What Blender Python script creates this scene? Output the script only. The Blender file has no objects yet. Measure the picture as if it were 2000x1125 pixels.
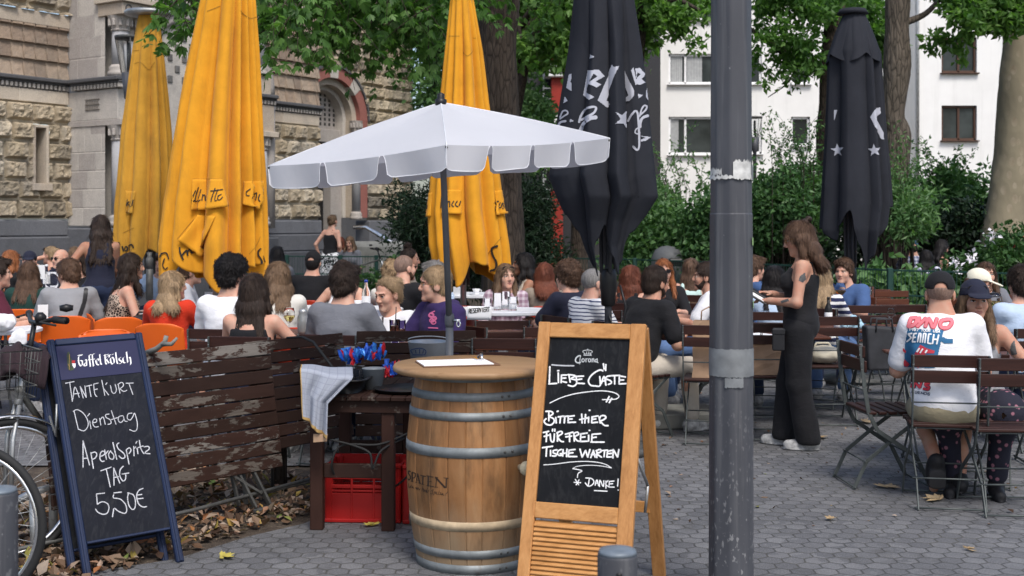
import bpy,bmesh,math,random
import numpy as np
from mathutils import Vector,Matrix,noise as mnoise
R=math.radians
SC=bpy.context.scene
COL=SC.collection
RNG=random.Random(7)
# ------------------------------------------------------------------ camera
CAMZ,F,CX,HY=1.62,2400.0,1000.0,435.0
cam_d=bpy.data.cameras.new('camera')
cam=bpy.data.objects.new('camera',cam_d);COL.objects.link(cam)
cam.location=(0,0,CAMZ);cam.rotation_euler=(R(90),0,0)
cam_d.sensor_width=36;cam_d.lens=36*F/2000
cam_d.shift_y=-(562.5 -HY)/2000
cam_d.clip_start=.1;cam_d.clip_end=2000
cam_d.dof.use_dof=True;cam_d.dof.focus_distance=7.2;cam_d.dof.aperture_fstop=5.0
SC.camera=cam
# ------------------------------------------------------------------ world, sun, exposure
SUN_EL,SUN_AZ=R(54),R(162)
world=bpy.data.worlds.new('World');SC.world=world;world.use_nodes=True
nt=world.node_tree;nt.nodes.clear()
wo=nt.nodes.new('ShaderNodeOutputWorld');bgn=nt.nodes.new('ShaderNodeBackground')
sky=nt.nodes.new('ShaderNodeTexSky');sky.sky_type='NISHITA';sky.sun_disc=False
sky.sun_elevation=SUN_EL;sky.sun_rotation=SUN_AZ
sky.air_density=1.0;sky.dust_density=3.0;sky.ozone_density=1.0;sky.altitude=50
bgn.inputs['Strength'].default_value=.15
nt.links.new(sky.outputs[0],bgn.inputs[0]);nt.links.new(bgn.outputs[0],wo.inputs[0])
sd=bpy.data.lights.new('sun','SUN');sd.energy=1.7;sd.angle=R(16);sd.color=(1.0,.97,.93)
so=bpy.data.objects.new('sun',sd);COL.objects.link(so)
_d=Vector((math.sin(SUN_AZ)*math.cos(SUN_EL),math.cos(SUN_AZ)*math.cos(SUN_EL),math.sin(SUN_EL)))
so.rotation_euler=(-_d).to_track_quat('-Z','Y').to_euler();so.location=(0,0,40)
SC.view_settings.view_transform='Standard';SC.view_settings.look='None'
SC.view_settings.exposure=0.55;SC.view_settings.gamma=1.0

# ------------------------------------------------------------------ helpers
def P(px,py,Y):
    return Vector(((px -CX)/F*Y,Y,CAMZ -(py -HY)/F*Y))
def G(px,py):
    Y=F*CAMZ/(py -HY);return Vector(((px -CX)/F*Y,Y,0))
def XX(px,Y):return (px -CX)/F*Y
def ZZ(py,Y):return CAMZ -(py -HY)/F*Y

def link(name,me,mats,parent=None):
    o=bpy.data.objects.new(name,me);COL.objects.link(o)
    if mats is not None:
        for m in (mats if isinstance(mats,(list,tuple)) else [mats]):me.materials.append(m)
    if parent:o.parent=parent
    return o
def tag(o,label=None,cat=None,group=None,kind=None):
    if label:o['label']=label
    if cat:o['category']=cat
    if group:o['group']=group
    if kind:o['kind']=kind
    return o
def thing(name,label,cat,loc=(0,0,0),rz=0,group=None):
    o=bpy.data.objects.new(name,None);COL.objects.link(o)
    o.empty_display_size=.1
    o.location=loc;o.rotation_euler=(0,0,rz)
    return tag(o,label,cat,group)
_kids={}
def dup(o,parent=None):
    c=o.copy();COL.objects.link(c)
    if parent:c.parent=parent
    for ch in [k for k in o.children]:dup(ch,c)
    return c

class MB:
    """collects shapes into one mesh"""
    def __init__(s):s.v=[];s.f=[];s.sm=[];s.mi=[]
    def add(s,vs,fs,smooth=False,mi=0,M=None):
        b=len(s.v)
        s.v+= [tuple(M @ Vector(v)) for v in vs] if M is not None else [tuple(v) for v in vs]
        for f in fs:s.f.append(tuple(i+b for i in f));s.sm.append(smooth);s.mi.append(mi)
        return s
    def box(s,c,size,M=None,bev=.003,mi=0):
        hx,hy,hz=[x/2 for x in size];b=min(bev,hx*.45,hy*.45,hz*.45)
        vs=[];idx={}
        for sx in (-1,1):
            for sy in (-1,1):
                for sz in (-1,1):
                    for k in range(3):
                        p=[sx*(hx -b),sy*(hy -b),sz*(hz -b)]
                        p[k]=(sx,sy,sz)[k]*(hx,hy,hz)[k]
                        idx[(sx,sy,sz,k)]=len(vs);vs.append(p)
        fs=[]
        def q(a):fs.append(a)
        for k in range(3):
            i,j=(k+1) % 3,(k+2) % 3
            for sg in (-1,1):
                L=[]
                for (a,c_) in ((-1,-1),(1,-1),(1,1),(-1,1)):
                    t=[0,0,0];t[k]=sg;t[i]=a;t[j]=c_
                    L.append(idx[(*t,k)])
                q(L if sg >0 else L[::-1])
        for k in range(3):
            i,j=(k+1) % 3,(k+2) % 3
            for a in (-1,1):
                for c_ in (-1,1):
                    t0=[0,0,0];t0[i]=a;t0[j]=c_;t1=list(t0);t0[k]=-1;t1[k]=1
                    L=[idx[(*t0,i)],idx[(*t0,j)],idx[(*t1,j)],idx[(*t1,i)]]
                    q(L if a*c_ <0 else L[::-1])
        for sx in (-1,1):
            for sy in (-1,1):
                for sz in (-1,1):
                    L=[idx[(sx,sy,sz,k)] for k in range(3)]
                    q(L if sx*sy*sz >0 else L[::-1])
        T=Matrix.Translation(Vector(c))
        if M is not None:T=M @ T
        # orientation check on edges is harmless: renderer is two sided
        return s.add(vs,fs,False,mi,T)
    def bar(s,a,b,w,h,up=(0,0,1),bev=.002,mi=0):
        a,b=Vector(a),Vector(b);d=b -a;L=d.length
        y=d.normalized();x=y.cross(Vector(up))
        if x.length <1e-4:x=y.cross(Vector((1,0,0)))
        x.normalize();z=x.cross(y)
        M=Matrix((x,y,z)).transposed().to_4x4();M.translation=(a+b)/2
        return s.box((0,0,0),(w,L,h),M,bev,mi)
    def tube(s,pts,r,n=8,cap=True,mi=0,closed=False,flat=1.0):
        pts=[Vector(p) for p in pts];m=len(pts)
        rr=r if isinstance(r,(list,tuple)) else [r]*m
        vs=[];prev=None
        for i,p in enumerate(pts):
            if closed:t=(pts[(i+1) % m]-pts[i -1])
            else:t=(pts[min(i+1,m -1)]-pts[max(i -1,0)])
            if t.length <1e-9:t=Vector((0,0,1))
            t.normalize()
            if prev is None:
                u=t.cross(Vector((0,0,1)))
                if u.length <1e-3:u=t.cross(Vector((1,0,0)))
            else:u=prev -t*prev.dot(t)
            u.normalize();prev=u;w=t.cross(u)
            for k in range(n):
                a=2*math.pi*k/n
                vs.append(p+(u*math.cos(a)+w*math.sin(a)*flat)*rr[i])
        fs=[]
        for i in range(m if closed else m -1):
            i2=(i+1) % m
            for k in range(n):
                fs.append((i*n+k,i*n+(k+1) % n,i2*n+(k+1) % n,i2*n+k))
        if cap and not closed:
            fs.append(tuple(range(n))[::-1]);fs.append(tuple((m -1)*n+k for k in range(n)))
        return s.add(vs,fs,True,mi)
    def lathe(s,prof,c=(0,0,0),n=24,M=None,mi=0,smooth=True,a0=0,cap=True):
        vs=[];fs=[]
        for (r,z) in prof:
            for k in range(n):
                a=2*math.pi*k/n+a0
                vs.append((c[0]+r*math.cos(a),c[1]+r*math.sin(a),c[2]+z))
        m=len(prof)
        for i in range(m -1):
            for k in range(n):
                fs.append((i*n+k,i*n+(k+1) % n,(i+1)*n+(k+1) % n,(i+1)*n+k))
        if cap:
            if prof[0][0]>1e-5:fs.append(tuple(range(n))[::-1])
            if prof[-1][0]>1e-5:fs.append(tuple((m -1)*n+k for k in range(n)))
        return s.add(vs,fs,smooth,mi,M)
    def prism(s,poly,a,mi=0,M=None,both=True):
        """poly: list of (x,z) in local plane y=0; thickness a in +y"""
        n=len(poly)
        vs=[(x,0,z) for x,z in poly]+[(x,a,z) for x,z in poly]
        fs=[tuple(range(n)),tuple(range(2*n -1,n -1,-1))]
        for i in range(n):fs.append((i,i+n,(i+1) % n+n,(i+1) % n))
        return s.add(vs,fs,False,mi,M)
    def build(s,name,mats,parent=None,auto=None):
        me=bpy.data.meshes.new(name)
        me.from_pydata(s.v,[],s.f)
        me.polygons.foreach_set('use_smooth',s.sm)
        me.polygons.foreach_set('material_index',s.mi)
        me.update()
        o=link(name,me,mats,parent)
        if auto is not None:me.set_sharp_from_angle(angle=R(auto))
        return o

def npmesh(name,V,Fq,mats,parent=None,smooth=True,mi=None,attr=None):
    """fast mesh from numpy arrays; Fq (n,4) or (n,3)"""
    V=np.asarray(V,np.float32);Fq=np.asarray(Fq,np.int32)
    me=bpy.data.meshes.new(name)
    n,k=Fq.shape
    me.vertices.add(len(V));me.vertices.foreach_set('co',V.ravel())
    me.loops.add(n*k);me.loops.foreach_set('vertex_index',Fq.ravel())
    me.polygons.add(n)
    me.polygons.foreach_set('loop_start',np.arange(0,n*k,k,dtype=np.int32))
    me.polygons.foreach_set('use_smooth',np.full(n,smooth))
    if mi is not None:me.polygons.foreach_set('material_index',np.asarray(mi,np.int32))
    me.update(calc_edges=True);me.validate()
    if attr:
        for an,av in attr.items():
            av=np.asarray(av,np.float32)
            if av.ndim== 1:
                a=me.attributes.new(an,'FLOAT','POINT');a.data.foreach_set('value',av)
            else:
                a=me.attributes.new(an,'FLOAT_VECTOR','POINT');a.data.foreach_set('vector',av.ravel())
    return link(name,me,mats,parent)

def gridfaces(nu,nv):
    i=np.arange(nu -1)[:,None]*nv+np.arange(nv -1)[None,:]
    i=i.ravel();return np.stack([i,i+nv,i+nv+1,i+1],1)

# vectorised value noise
_PT=np.random.RandomState(3).rand(64,64,64).astype(np.float32)
def vnoise(x,y,z):
    x,y,z=np.broadcast_arrays(np.asarray(x,np.float32),np.asarray(y,np.float32),np.asarray(z,np.float32))
    xi,yi,zi=np.floor(x).astype(int),np.floor(y).astype(int),np.floor(z).astype(int)
    fx,fy,fz=x -xi,y -yi,z -zi
    fx=fx*fx*(3-2*fx);fy=fy*fy*(3-2*fy);fz=fz*fz*(3-2*fz)
    g=lambda a,b,c:_PT[(xi+a) & 63,(yi+b) & 63,(zi+c) & 63]
    c00=g(0,0,0)*(1-fx)+g(1,0,0)*fx;c10=g(0,1,0)*(1-fx)+g(1,1,0)*fx
    c01=g(0,0,1)*(1-fx)+g(1,0,1)*fx;c11=g(0,1,1)*(1-fx)+g(1,1,1)*fx
    return (c00*(1-fy)+c10*fy)*(1-fz)+(c01*(1-fy)+c11*fy)*fz
def fbm(x,y,z,o=3):
    s=0;a=.5
    for i in range(o):
        s=s+a*(vnoise(x*2 ** i+7*i,y*2 ** i+3*i,z*2 ** i+5*i)-.5);a *= .5
    return s

# ------------------------------------------------------------------ material helpers
class NT:
    def __init__(s,name,rough=.6,metal=0.,spec=.28):
        s.m=bpy.data.materials.new(name);s.m.use_nodes=True
        s.t=s.m.node_tree;s.b=s.t.nodes['Principled BSDF']
        s.b.inputs['Roughness'].default_value=rough;s.b.inputs['Metallic'].default_value=metal
        s.b.inputs['Specular IOR Level'].default_value=spec
        s._tc=None
    def n(s,typ,**kw):
        nd=s.t.nodes.new(typ)
        for k,v in kw.items():
            if k in ('op',):nd.operation=v
            elif hasattr(nd,k) and not k.startswith('i_'):setattr(nd,k,v)
        return nd
    def L(s,a,b):s.t.links.new(a,b)
    def coord(s,kind='Object',scale=(1,1,1),rot=(0,0,0)):
        tc=s._tc or s.n('ShaderNodeTexCoord');s._tc=tc
        mp=s.n('ShaderNodeMapping');mp.inputs['Scale'].default_value=scale;mp.inputs['Rotation'].default_value=rot
        s.L(tc.outputs[kind],mp.inputs[0]);return mp.outputs[0]
    def noise(s,vec,scale=5,detail=4,rough=.55,dist=0):
        nd=s.n('ShaderNodeTexNoise');s.L(vec,nd.inputs['Vector'])
        nd.inputs['Scale'].default_value=scale;nd.inputs['Detail'].default_value=detail
        nd.inputs['Roughness'].default_value=rough;nd.inputs['Distortion'].default_value=dist
        return nd.outputs[0]
    def vor(s,vec,scale=5,feat='F1',out='Distance'):
        nd=s.n('ShaderNodeTexVoronoi');nd.feature=feat;s.L(vec,nd.inputs['Vector']);nd.inputs['Scale'].default_value=scale
        return nd.outputs[out]
    def ramp(s,fac,stops,interp='LINEAR'):
        nd=s.n('ShaderNodeValToRGB');nd.color_ramp.interpolation=interp;e=nd.color_ramp.elements
        while len(e)<len(stops):e.new(.5)
        for el,(p,c) in zip(e,stops):
            el.position=p;el.color=(c[0],c[1],c[2],1) if isinstance(c,(tuple,list)) else (c,c,c,1)
        s.L(fac,nd.inputs[0]);return nd.outputs[0]
    def math(s,op,a,b=None,clamp=False):
        nd=s.n('ShaderNodeMath');nd.operation=op;nd.use_clamp=clamp
        for i,x in enumerate((a,b)):
            if x is None:continue
            if isinstance(x,(int,float)):nd.inputs[i].default_value=x
            else:s.L(x,nd.inputs[i])
        return nd.outputs[0]
    def mix(s,fac,a,b,mode='MIX'):
        nd=s.n('ShaderNodeMix');nd.data_type='RGBA';nd.blend_type=mode
        for i,x in ((0,fac),(6,a),(7,b)):
            if isinstance(x,(int,float)):nd.inputs[i].default_value=x
            elif isinstance(x,tuple):nd.inputs[i].default_value=(*x[:3],1)
            else:s.L(x,nd.inputs[i])
        return nd.outputs[2]
    def attr(s,name):
        nd=s.n('ShaderNodeAttribute');nd.attribute_name=name;return nd
    def color(s,c):
        if isinstance(c,tuple):s.b.inputs['Base Color'].default_value=(*c[:3],1)
        else:s.L(c,s.b.inputs['Base Color'])
        return s
    def rough(s,r):
        s.L(r,s.b.inputs['Roughness']);return s
    def bump(s,h,strength=.3,dist=.01):
        nd=s.n('ShaderNodeBump');nd.inputs['Strength'].default_value=strength;nd.inputs['Distance'].default_value=dist
        s.L(h,nd.inputs['Height']);s.L(nd.outputs[0],s.b.inputs['Normal']);return s

_cache={}
def plain(name,c,rough=.6,metal=0.,var=.12,scale=8,bump=.0,bscale=60,spec=.3):
    """a base colour with slight large and small variation"""
    key=('p',name)
    if key in _cache:return _cache[key]
    t=NT(name,rough,metal,spec);v=t.coord()
    n=t.noise(v,scale,5)
    dk=tuple(x*(1-var) for x in c);lt=tuple(min(1,x*(1+var)) for x in c)
    t.color(t.ramp(n,[(.3,dk),(.7,lt)]))
    if bump:t.bump(t.noise(v,bscale,4),bump,.004)
    _cache[key]=t.m;return t.m

# ------------------------------------------------------------------ materials
M={}
def paving_mat():
    t=NT('paving',.75);v=t.coord('Object',(1,1,1))
    S=.108
    def vm(op,a,b=None):
        nd=t.n('ShaderNodeVectorMath');nd.operation=op
        for i,x in enumerate((a,b)):
            if x is None:continue
            if isinstance(x,tuple):nd.inputs[i].default_value=x
            else:t.L(x,nd.inputs[i])
        return nd
    wob=t.n('ShaderNodeTexNoise');wob.inputs['Scale'].default_value=9;t.L(v,wob.inputs['Vector'])
    wv=vm('SCALE',vm('SUBTRACT',wob.outputs['Color'],(.5,.5,.5)).outputs[0]);wv.inputs['Scale'].default_value=.022
    v2=vm('ADD',v,wv.outputs[0]).outputs[0]
    p=vm('DIVIDE',v2,(S,S,1)).outputs[0]
    p=vm('ADD',p,(200,200*1.7320508,0)).outputs[0]
    r=(1,1.7320508,1);h=(.5,.8660254,.5)
    a=vm('SUBTRACT',vm('MODULO',p,r).outputs[0],h).outputs[0]
    b=vm('SUBTRACT',vm('MODULO',vm('SUBTRACT',p,(.5,.8660254,0)).outputs[0],r).outputs[0],h).outputs[0]
    z0=(1,1,0)
    a=vm('MULTIPLY',a,z0).outputs[0];b=vm('MULTIPLY',b,z0).outputs[0]
    da=vm('DOT_PRODUCT',a,a).outputs['Value'];db=vm('DOT_PRODUCT',b,b).outputs['Value']
    lt=t.math('LESS_THAN',da,db)
    mx=t.n('ShaderNodeMix');mx.data_type='VECTOR'
    t.L(lt,mx.inputs[0]);t.L(b,mx.inputs[4]);t.L(a,mx.inputs[5]);gv=mx.outputs[1]
    ab=vm('ABSOLUTE',gv).outputs[0]
    sx=t.n('ShaderNodeSeparateXYZ');t.L(ab,sx.inputs[0])
    hd=t.math('MAXIMUM',sx.outputs[0],vm('DOT_PRODUCT',ab,(.5,.8660254,0)).outputs['Value'])
    edge=t.math('SUBTRACT',.5,hd)
    joint=t.ramp(edge,[(.0,.1),(.012,.1),(.07,1)])
    cid=vm('SUBTRACT',p,gv).outputs[0]
    cid=vm('SNAP',vm('ADD',cid,(.1,.1,0)).outputs[0],(.25,.25,1)).outputs[0]
    wn=t.n('ShaderNodeTexWhiteNoise');t.L(cid,wn.inputs['Vector'])
    base=t.ramp(wn.outputs['Value'],[(0,(.1,.101,.106)),(.5,(.127,.128,.133)),(1,(.158,.159,.163))])
    big=t.noise(v,.7,5,.6)
    base=t.mix(1,base,t.ramp(big,[(.3,.74),(.7,1.15)]),'MULTIPLY')
    fine=t.noise(v,150,4,.75)
    base=t.mix(1,base,t.ramp(fine,[(.3,.5),(.5,1),(.7,1.8)]),'MULTIPLY')
    spk=t.vor(v,150);base=t.mix(t.ramp(spk,[(.08,1),(.16,0)]),base,(.34,.34,.33))
    gum=t.vor(v,2.6);base=t.mix(t.ramp(gum,[(.045,.75),(.06,0)]),base,(.05,.05,.052));st=t.noise(v,3.1,6,.7);base=t.mix(t.ramp(st,[(.56,0),(.7,.45)]),base,(.05,.047,.042))
    moss=t.noise(v,1.7,3);jc=t.mix(t.ramp(moss,[(.45,0),(.65,1)]),(.05,.049,.048),(.068,.065,.055))
    t.color(t.mix(joint,jc,base))
    hgt=t.math('ADD',joint,t.math('MULTIPLY',fine,.25))
    hgt=t.math('ADD',hgt,t.math('MULTIPLY',wn.outputs['Value'],.35))
    t.bump(hgt,.5,.006)
    return t.m
M['paving']=paving_mat()

def soil_mat():
    t=NT('soil',.95);v=t.coord()
    n=t.noise(v,9,8,.7)
    c=t.ramp(n,[(.3,(.03,.022,.016)),(.5,(.065,.05,.038)),(.7,(.12,.095,.07))])
    s=t.vor(v,55);c=t.mix(t.ramp(s,[(.12,.7),(.25,0)]),c,(.2,.16,.11))
    t.color(c);t.bump(n,.8,.03);return t.m
M['soil']=soil_mat()

def wood(name,c0,c1,c2,axis='X',ring=1.,rough=.5,bump=.25,kind='Object',scale=1.):
    """c0 dark grain, c1 mid, c2 light; grain runs along axis"""
    sc={'X':(1.2,22,22),'Y':(22,1.2,22),'Z':(22,22,1.2)}[axis]
    sc=tuple(x*scale for x in sc)
    t=NT(name,rough);v=t.coord(kind,sc)
    oi=t.n('ShaderNodeObjectInfo')
    g=t.noise(v,1.0,8,.65,.6);g2=t.noise(v,5,4,.7,.2)
    c=t.ramp(g,[(.28,c0),(.48,c1),(.72,c2)])
    c=t.mix(.35,c,t.ramp(g2,[(.3,c0),(.7,c2)]))
    t.color(c);t.rough(t.ramp(g,[(.2,rough*.75),(.8,min(1,rough*1.3))]))
    t.bump(t.math('ADD',g,t.math('MULTIPLY',g2,.6)),bump,.004)
    return t
def peeling(name,paint,bare,amount=.5,axis='X'):
    t=wood(name,tuple(x*.55 for x in bare),bare,tuple(min(1,x*1.5) for x in bare),axis,rough=.75)
    src=t.b.inputs['Base Color'].links[0].from_socket
    v=t.coord('Object',{'X':(1,3,3),'Y':(3,1,3),'Z':(3,3,1)}[axis])
    e=t.noise(v,3.4,9,.72,.4);f=t.noise(v,24,5,.6)
    mk=t.math('ADD',e,t.math('MULTIPLY',t.math('SUBTRACT',f,.5),.22))
    mask=t.ramp(mk,[(amount -.015,1),(amount+.015,0)])
    pc=t.mix(t.noise(v,7,4),tuple(x*.65 for x in paint),tuple(x*1.3 for x in paint))
    t.color(t.mix(mask,src,pc));t.b.inputs['Roughness'].default_value=.55
    for l in list(t.b.inputs['Roughness'].links):t.t.links.remove(l)
    t.L(t.ramp(mask,[(0,.9),(1,.6)]),t.b.inputs['Roughness']);t.b.inputs['Specular IOR Level'].default_value=.12
    hb=t.math('ADD',mask,t.math('MULTIPLY',t.noise(t.coord('Object',(2,40,40)),1,5),.5))
    t.bump(hb,.5,.004);return t.m
M['barrier']=peeling('barrier_wood',(.034,.0175,.013),(.1,.085,.072),.555)
M['barrier_b']=peeling('barrier_wood_dark',(.026,.014,.0105),(.085,.073,.062),.6)
M['barrier_grey']=peeling('barrier_wood_grey',(.038,.019,.0145),(.15,.135,.12),.5)
M['slat']=wood('varnished_slat',(.013,.005,.004),(.028,.0095,.007),(.05,.017,.012),'X',rough=.42,bump=.1).m
M['slat_b']=wood('varnished_slat_light',(.04,.012,.008),(.085,.026,.014),(.13,.045,.022),'X',rough=.4,bump=.1).m
M['serving']=peeling('serving_table_wood',(.03,.0155,.012),(.08,.065,.055),.6,'Y')
M['serving_z']=peeling('serving_leg_wood',(.038,.018,.0135),(.08,.065,.055),.64,'Z')
M['pine_z']=wood('pine_upright',(.27,.115,.032),(.45,.21,.07),(.56,.29,.11),'Z',rough=.42,bump=.12).m
M['pine_x']=wood('pine_rail',(.29,.125,.035),(.46,.22,.072),(.58,.31,.12),'X',rough=.42,bump=.12).m
M['tabletop']=wood('tabletop_oak',(.2,.115,.055),(.29,.17,.085),(.37,.235,.125),'X',rough=.45,bump=.1).m

def barrel_mat():
    t=NT('barrel_oak',.55);v=t.coord('Object',(9,9,.9))
    g=t.noise(v,1.4,8,.65,.5)
    at=t.attr('tint')
    c=t.ramp(g,[(.25,(.16,.074,.028)),(.5,(.3,.15,.06)),(.75,(.4,.23,.108))])
    c=t.mix(1,c,t.ramp(at.outputs['Fac'],[(0,(.62,.58,.55)),(1,(1.12,1.08,1.05))]),'MULTIPLY')
    st=t.noise(t.coord('Object',(3,3,1)),2.2,6,.65)
    c=t.mix(t.ramp(st,[(.5,0),(.7,.8)]),c,(.07,.04,.02))
    gr=t.n('ShaderNodeSeparateXYZ');t.L(t.coord('Object'),gr.inputs[0])
    gw=t.math('ADD',gr.outputs[2],t.math('MULTIPLY',st,.5))
    c=t.mix(t.ramp(gw,[(.32,.75),(.6,0)]),c,(.24,.185,.12))
    t.color(c);t.bump(g,.2,.003);return t.m
M['barrel']=barrel_mat()
def hoop_mat():
    t=NT('galvanised_hoop',.6,.45);v=t.coord()
    n=t.noise(v,6,6,.65);c=t.ramp(n,[(.3,(.13,.145,.15)),(.55,(.225,.245,.25)),(.75,(.3,.32,.325))])
    r=t.noise(v,14,5,.7);c=t.mix(t.ramp(r,[(.6,0),(.75,.6)]),c,(.12,.075,.05))
    t.color(c);t.rough(t.ramp(n,[(.3,.72),(.7,.55)]));return t.m
M['hoop']=hoop_mat()
M['steel']=plain('chair_steel',(.075,.085,.083),.5,.25,.25,12)
M['galv']=plain('galvanised_steel',(.42,.43,.43),.45,.7,.25,10)
M['steel_dark']=plain('weathered_steel',(.1,.1,.095),.6,.5,.3,14)
M['chrome']=plain('bright_metal',(.7,.7,.7),.22,1.,.1)
M['black_plastic']=plain('black_plastic',(.012,.012,.013),.4)
M['pole_light']=plain('grey_tube_paint',(.11,.115,.125),.5,0,.15,6)
M['rubber']=plain('tyre_rubber',(.02,.02,.02),.75)
def pole_mat():
    t=NT('painted_pole',.5,0);v=t.coord('Object',(1,1,.35))
    n=t.noise(v,5,6,.6);c=t.ramp(n,[(.3,(.05,.052,.06)),(.7,(.074,.077,.087))])
    n2=t.noise(t.coord('Object',(1,1,.6)),26,4,.6);c=t.mix(t.ramp(n2,[(.70,0),(.725,.8)]),c,(.3,.3,.3))
    n3=t.noise(t.coord('Object',(3,3,.12)),9,4);c=t.mix(t.ramp(n3,[(.55,0),(.75,.35)]),c,(.2,.2,.2))
    sx=t.n('ShaderNodeSeparateXYZ');t.L(t.coord('Object'),sx.inputs[0])
    low=t.ramp(sx.outputs[2],[(.2,.5),(1.1,0)]);sp=t.noise(t.coord('Object',(1,1,.5)),60,3)
    c=t.mix(t.math('MULTIPLY',low,t.ramp(sp,[(.6,0),(.66,1)])),c,(.35,.35,.35))
    t.color(c);t.bump(n2,.1,.002);return t.m
M['pole']=pole_mat()
M['sticker']=plain('torn_sticker',(.5,.5,.48),.7,0,.35,25)
M['tape']=plain('grey_tape',(.17,.18,.185),.5,0,.2,20)
M['blue_frame']=plain('blue_frame_paint',(.008,.017,.05),.5,0,.2,8)
M['blue_head']=plain('blue_sign_header',(.009,.011,.05),.5,0,.1,5)
def board_mat(name,c):
    t=NT(name,.8,0,.1);v=t.coord('Object',(1,1,1))
    n=t.noise(v,4,6,.65,1.2);s=t.noise(t.coord('Object',(3,1,1)),9,7,.7,2)
    cc=t.ramp(n,[(.3,tuple(x*.8 for x in c)),(.7,tuple(x*1.25 for x in c))])
    cc=t.mix(t.ramp(s,[(.5,0),(.8,.07)]),cc,(.3,.3,.3))
    t.color(cc);return t.m
M['board']=board_mat('chalkboard',(.010,.011,.013));M['board_b']=board_mat('chalkboard_blueish',(.013,.0145,.02))
def chalk(name,c,rag=.42):
    t=NT(name,.9);v=t.coord('Object');n=t.noise(v,240,3,.7);n2=t.noise(v,22,3)
    t.color(t.mix(t.ramp(t.math('ADD',n,t.math('MULTIPLY',n2,.35)),[(rag,.0),(rag+.2,1)]),tuple(x*.45 for x in c),c));return t.m
M['chalk']=chalk('white_chalk',(.78,.78,.78));M['chalk_thin']=chalk('thin_chalk',(.52,.53,.56),.5)
M['print_pale']=plain('pale_canvas_print',(.4,.41,.46),.7);M['print_white']=plain('printed_white',(.75,.75,.76),.5);M['print_grey']=plain('printed_grey',(.5,.52,.53),.5)
M['ink']=plain('black_print',(.018,.016,.014),.7)
M['brand_ink']=plain('burnt_print',(.03,.018,.012),.8,0,.3,40)

def fabric(name,c,stain=.25,fold=.0,sheen=.08,weave=900,stain_c=None,rough=.85):
    t=NT(name,rough);v=t.coord()
    n=t.noise(v,2.2,7,.65);cc=t.ramp(n,[(.3,tuple(x*(1-stain) for x in c)),(.62,c),(.8,tuple(min(1,x*1.08) for x in c))])
    if stain_c:
        s=t.noise(t.coord('Object',(2,2,.5)),2.6,7,.7);cc=t.mix(t.ramp(s,[(.52,0),(.75,.65)]),cc,stain_c)
    t.color(cc);w=t.noise(v,weave*.3,2);cr=t.noise(t.coord('Object',(1,1,.6)),14,5,.6)
    t.bump(t.math('ADD',t.math('MULTIPLY',w,.12),cr),.22,.012)
    t.b.inputs['Sheen Weight'].default_value=sheen;t.b.inputs['Specular IOR Level'].default_value=.15;return t.m
M['yellow']=fabric('yellow_canvas',(.68,.305,.02),.24,stain_c=(.36,.165,.022))
M['yellow_old']=fabric('yellow_canvas_faded',(.55,.28,.035),.28,stain_c=(.26,.15,.035))
M['anthracite']=fabric('anthracite_canvas',(.024,.026,.033),.25,sheen=.0)
def pale_canvas():
    m=fabric('pale_canvas',(.63,.64,.67),.05);nt_=m.node_tree;b=nt_.nodes['Principled BSDF'];tr=nt_.nodes.new('ShaderNodeBsdfTranslucent');tr.inputs[0].default_value=(.68,.66,.7,1);mx=nt_.nodes.new('ShaderNodeMixShader');mx.inputs[0].default_value=.3
    nt_.links.new(b.outputs[0],mx.inputs[1]);nt_.links.new(tr.outputs[0],mx.inputs[2]);nt_.links.new(mx.outputs[0],nt_.nodes['Material Output'].inputs[0]);return m
M['white_canvas']=pale_canvas();M['piping']=plain('white_piping',(.7,.71,.74),.8)

def tinted(name,stops,rough=.9,bump=.6,bs=8,bd=.03,grime=None,bs2=60):
    """stone whose stones each have their own tone (attribute tint)"""
    t=NT(name,rough);v=t.coord();at=t.attr('tint')
    n=t.noise(v,bs,7,.65)
    f=t.math('ADD',at.outputs['Fac'],t.math('MULTIPLY',t.math('SUBTRACT',n,.5),.55),True)
    c=t.ramp(f,stops)
    if grime:
        g=t.noise(t.coord('Object',(1,1,.6)),1.3,7,.7);c=t.mix(t.ramp(g,[(.45,0),(.68,.75)]),c,grime)
    fine=t.noise(v,bs2,5,.7);c=t.mix(1,c,t.ramp(fine,[(.3,.7),(.7,1.2)]),'MULTIPLY')
    t.color(c);t.bump(t.math('ADD',n,t.math('MULTIPLY',fine,.4)),bump,bd);return t.m
M['rust_stone']=tinted('rusticated_stone',[(.05,(.16,.14,.115)),(.3,(.3,.25,.175)),(.6,(.45,.37,.26)),(.9,(.55,.48,.37))],grime=(.19,.18,.165),bd=.05)
M['tile_stone']=tinted('brown_stone_tiles',[(.1,(.22,.165,.125)),(.5,(.3,.225,.165)),(.9,(.36,.28,.21))],grime=(.21,.185,.155))
M['ashlar']=tinted('ashlar_stone',[(.1,(.36,.325,.3)),(.5,(.46,.425,.385)),(.9,(.53,.49,.44))],grime=(.3,.28,.26),bump=.25)
M['ashlar_warm']=tinted('warm_ashlar',[(.1,(.4,.33,.26)),(.5,(.49,.42,.335)),(.9,(.56,.49,.4))],grime=(.32,.285,.25),bump=.25)
M['granite']=tinted('grey_granite',[(.1,(.25,.25,.26)),(.5,(.33,.33,.34)),(.9,(.42,.42,.43))],bump=.1,bs=40,bs2=140)
M['basalt']=tinted('basalt_plinth',[(.1,(.06,.065,.075)),(.5,(.1,.104,.116)),(.9,(.145,.15,.165))],grime=(.085,.086,.092),bump=.25)
M['moulding']=tinted('dark_moulding',[(.1,(.06,.06,.065)),(.9,(.12,.12,.125))],bump=.2)
M['red_stone']=tinted('red_sandstone',[(.1,(.24,.09,.075)),(.9,(.36,.15,.125))],bump=.2)
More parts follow.
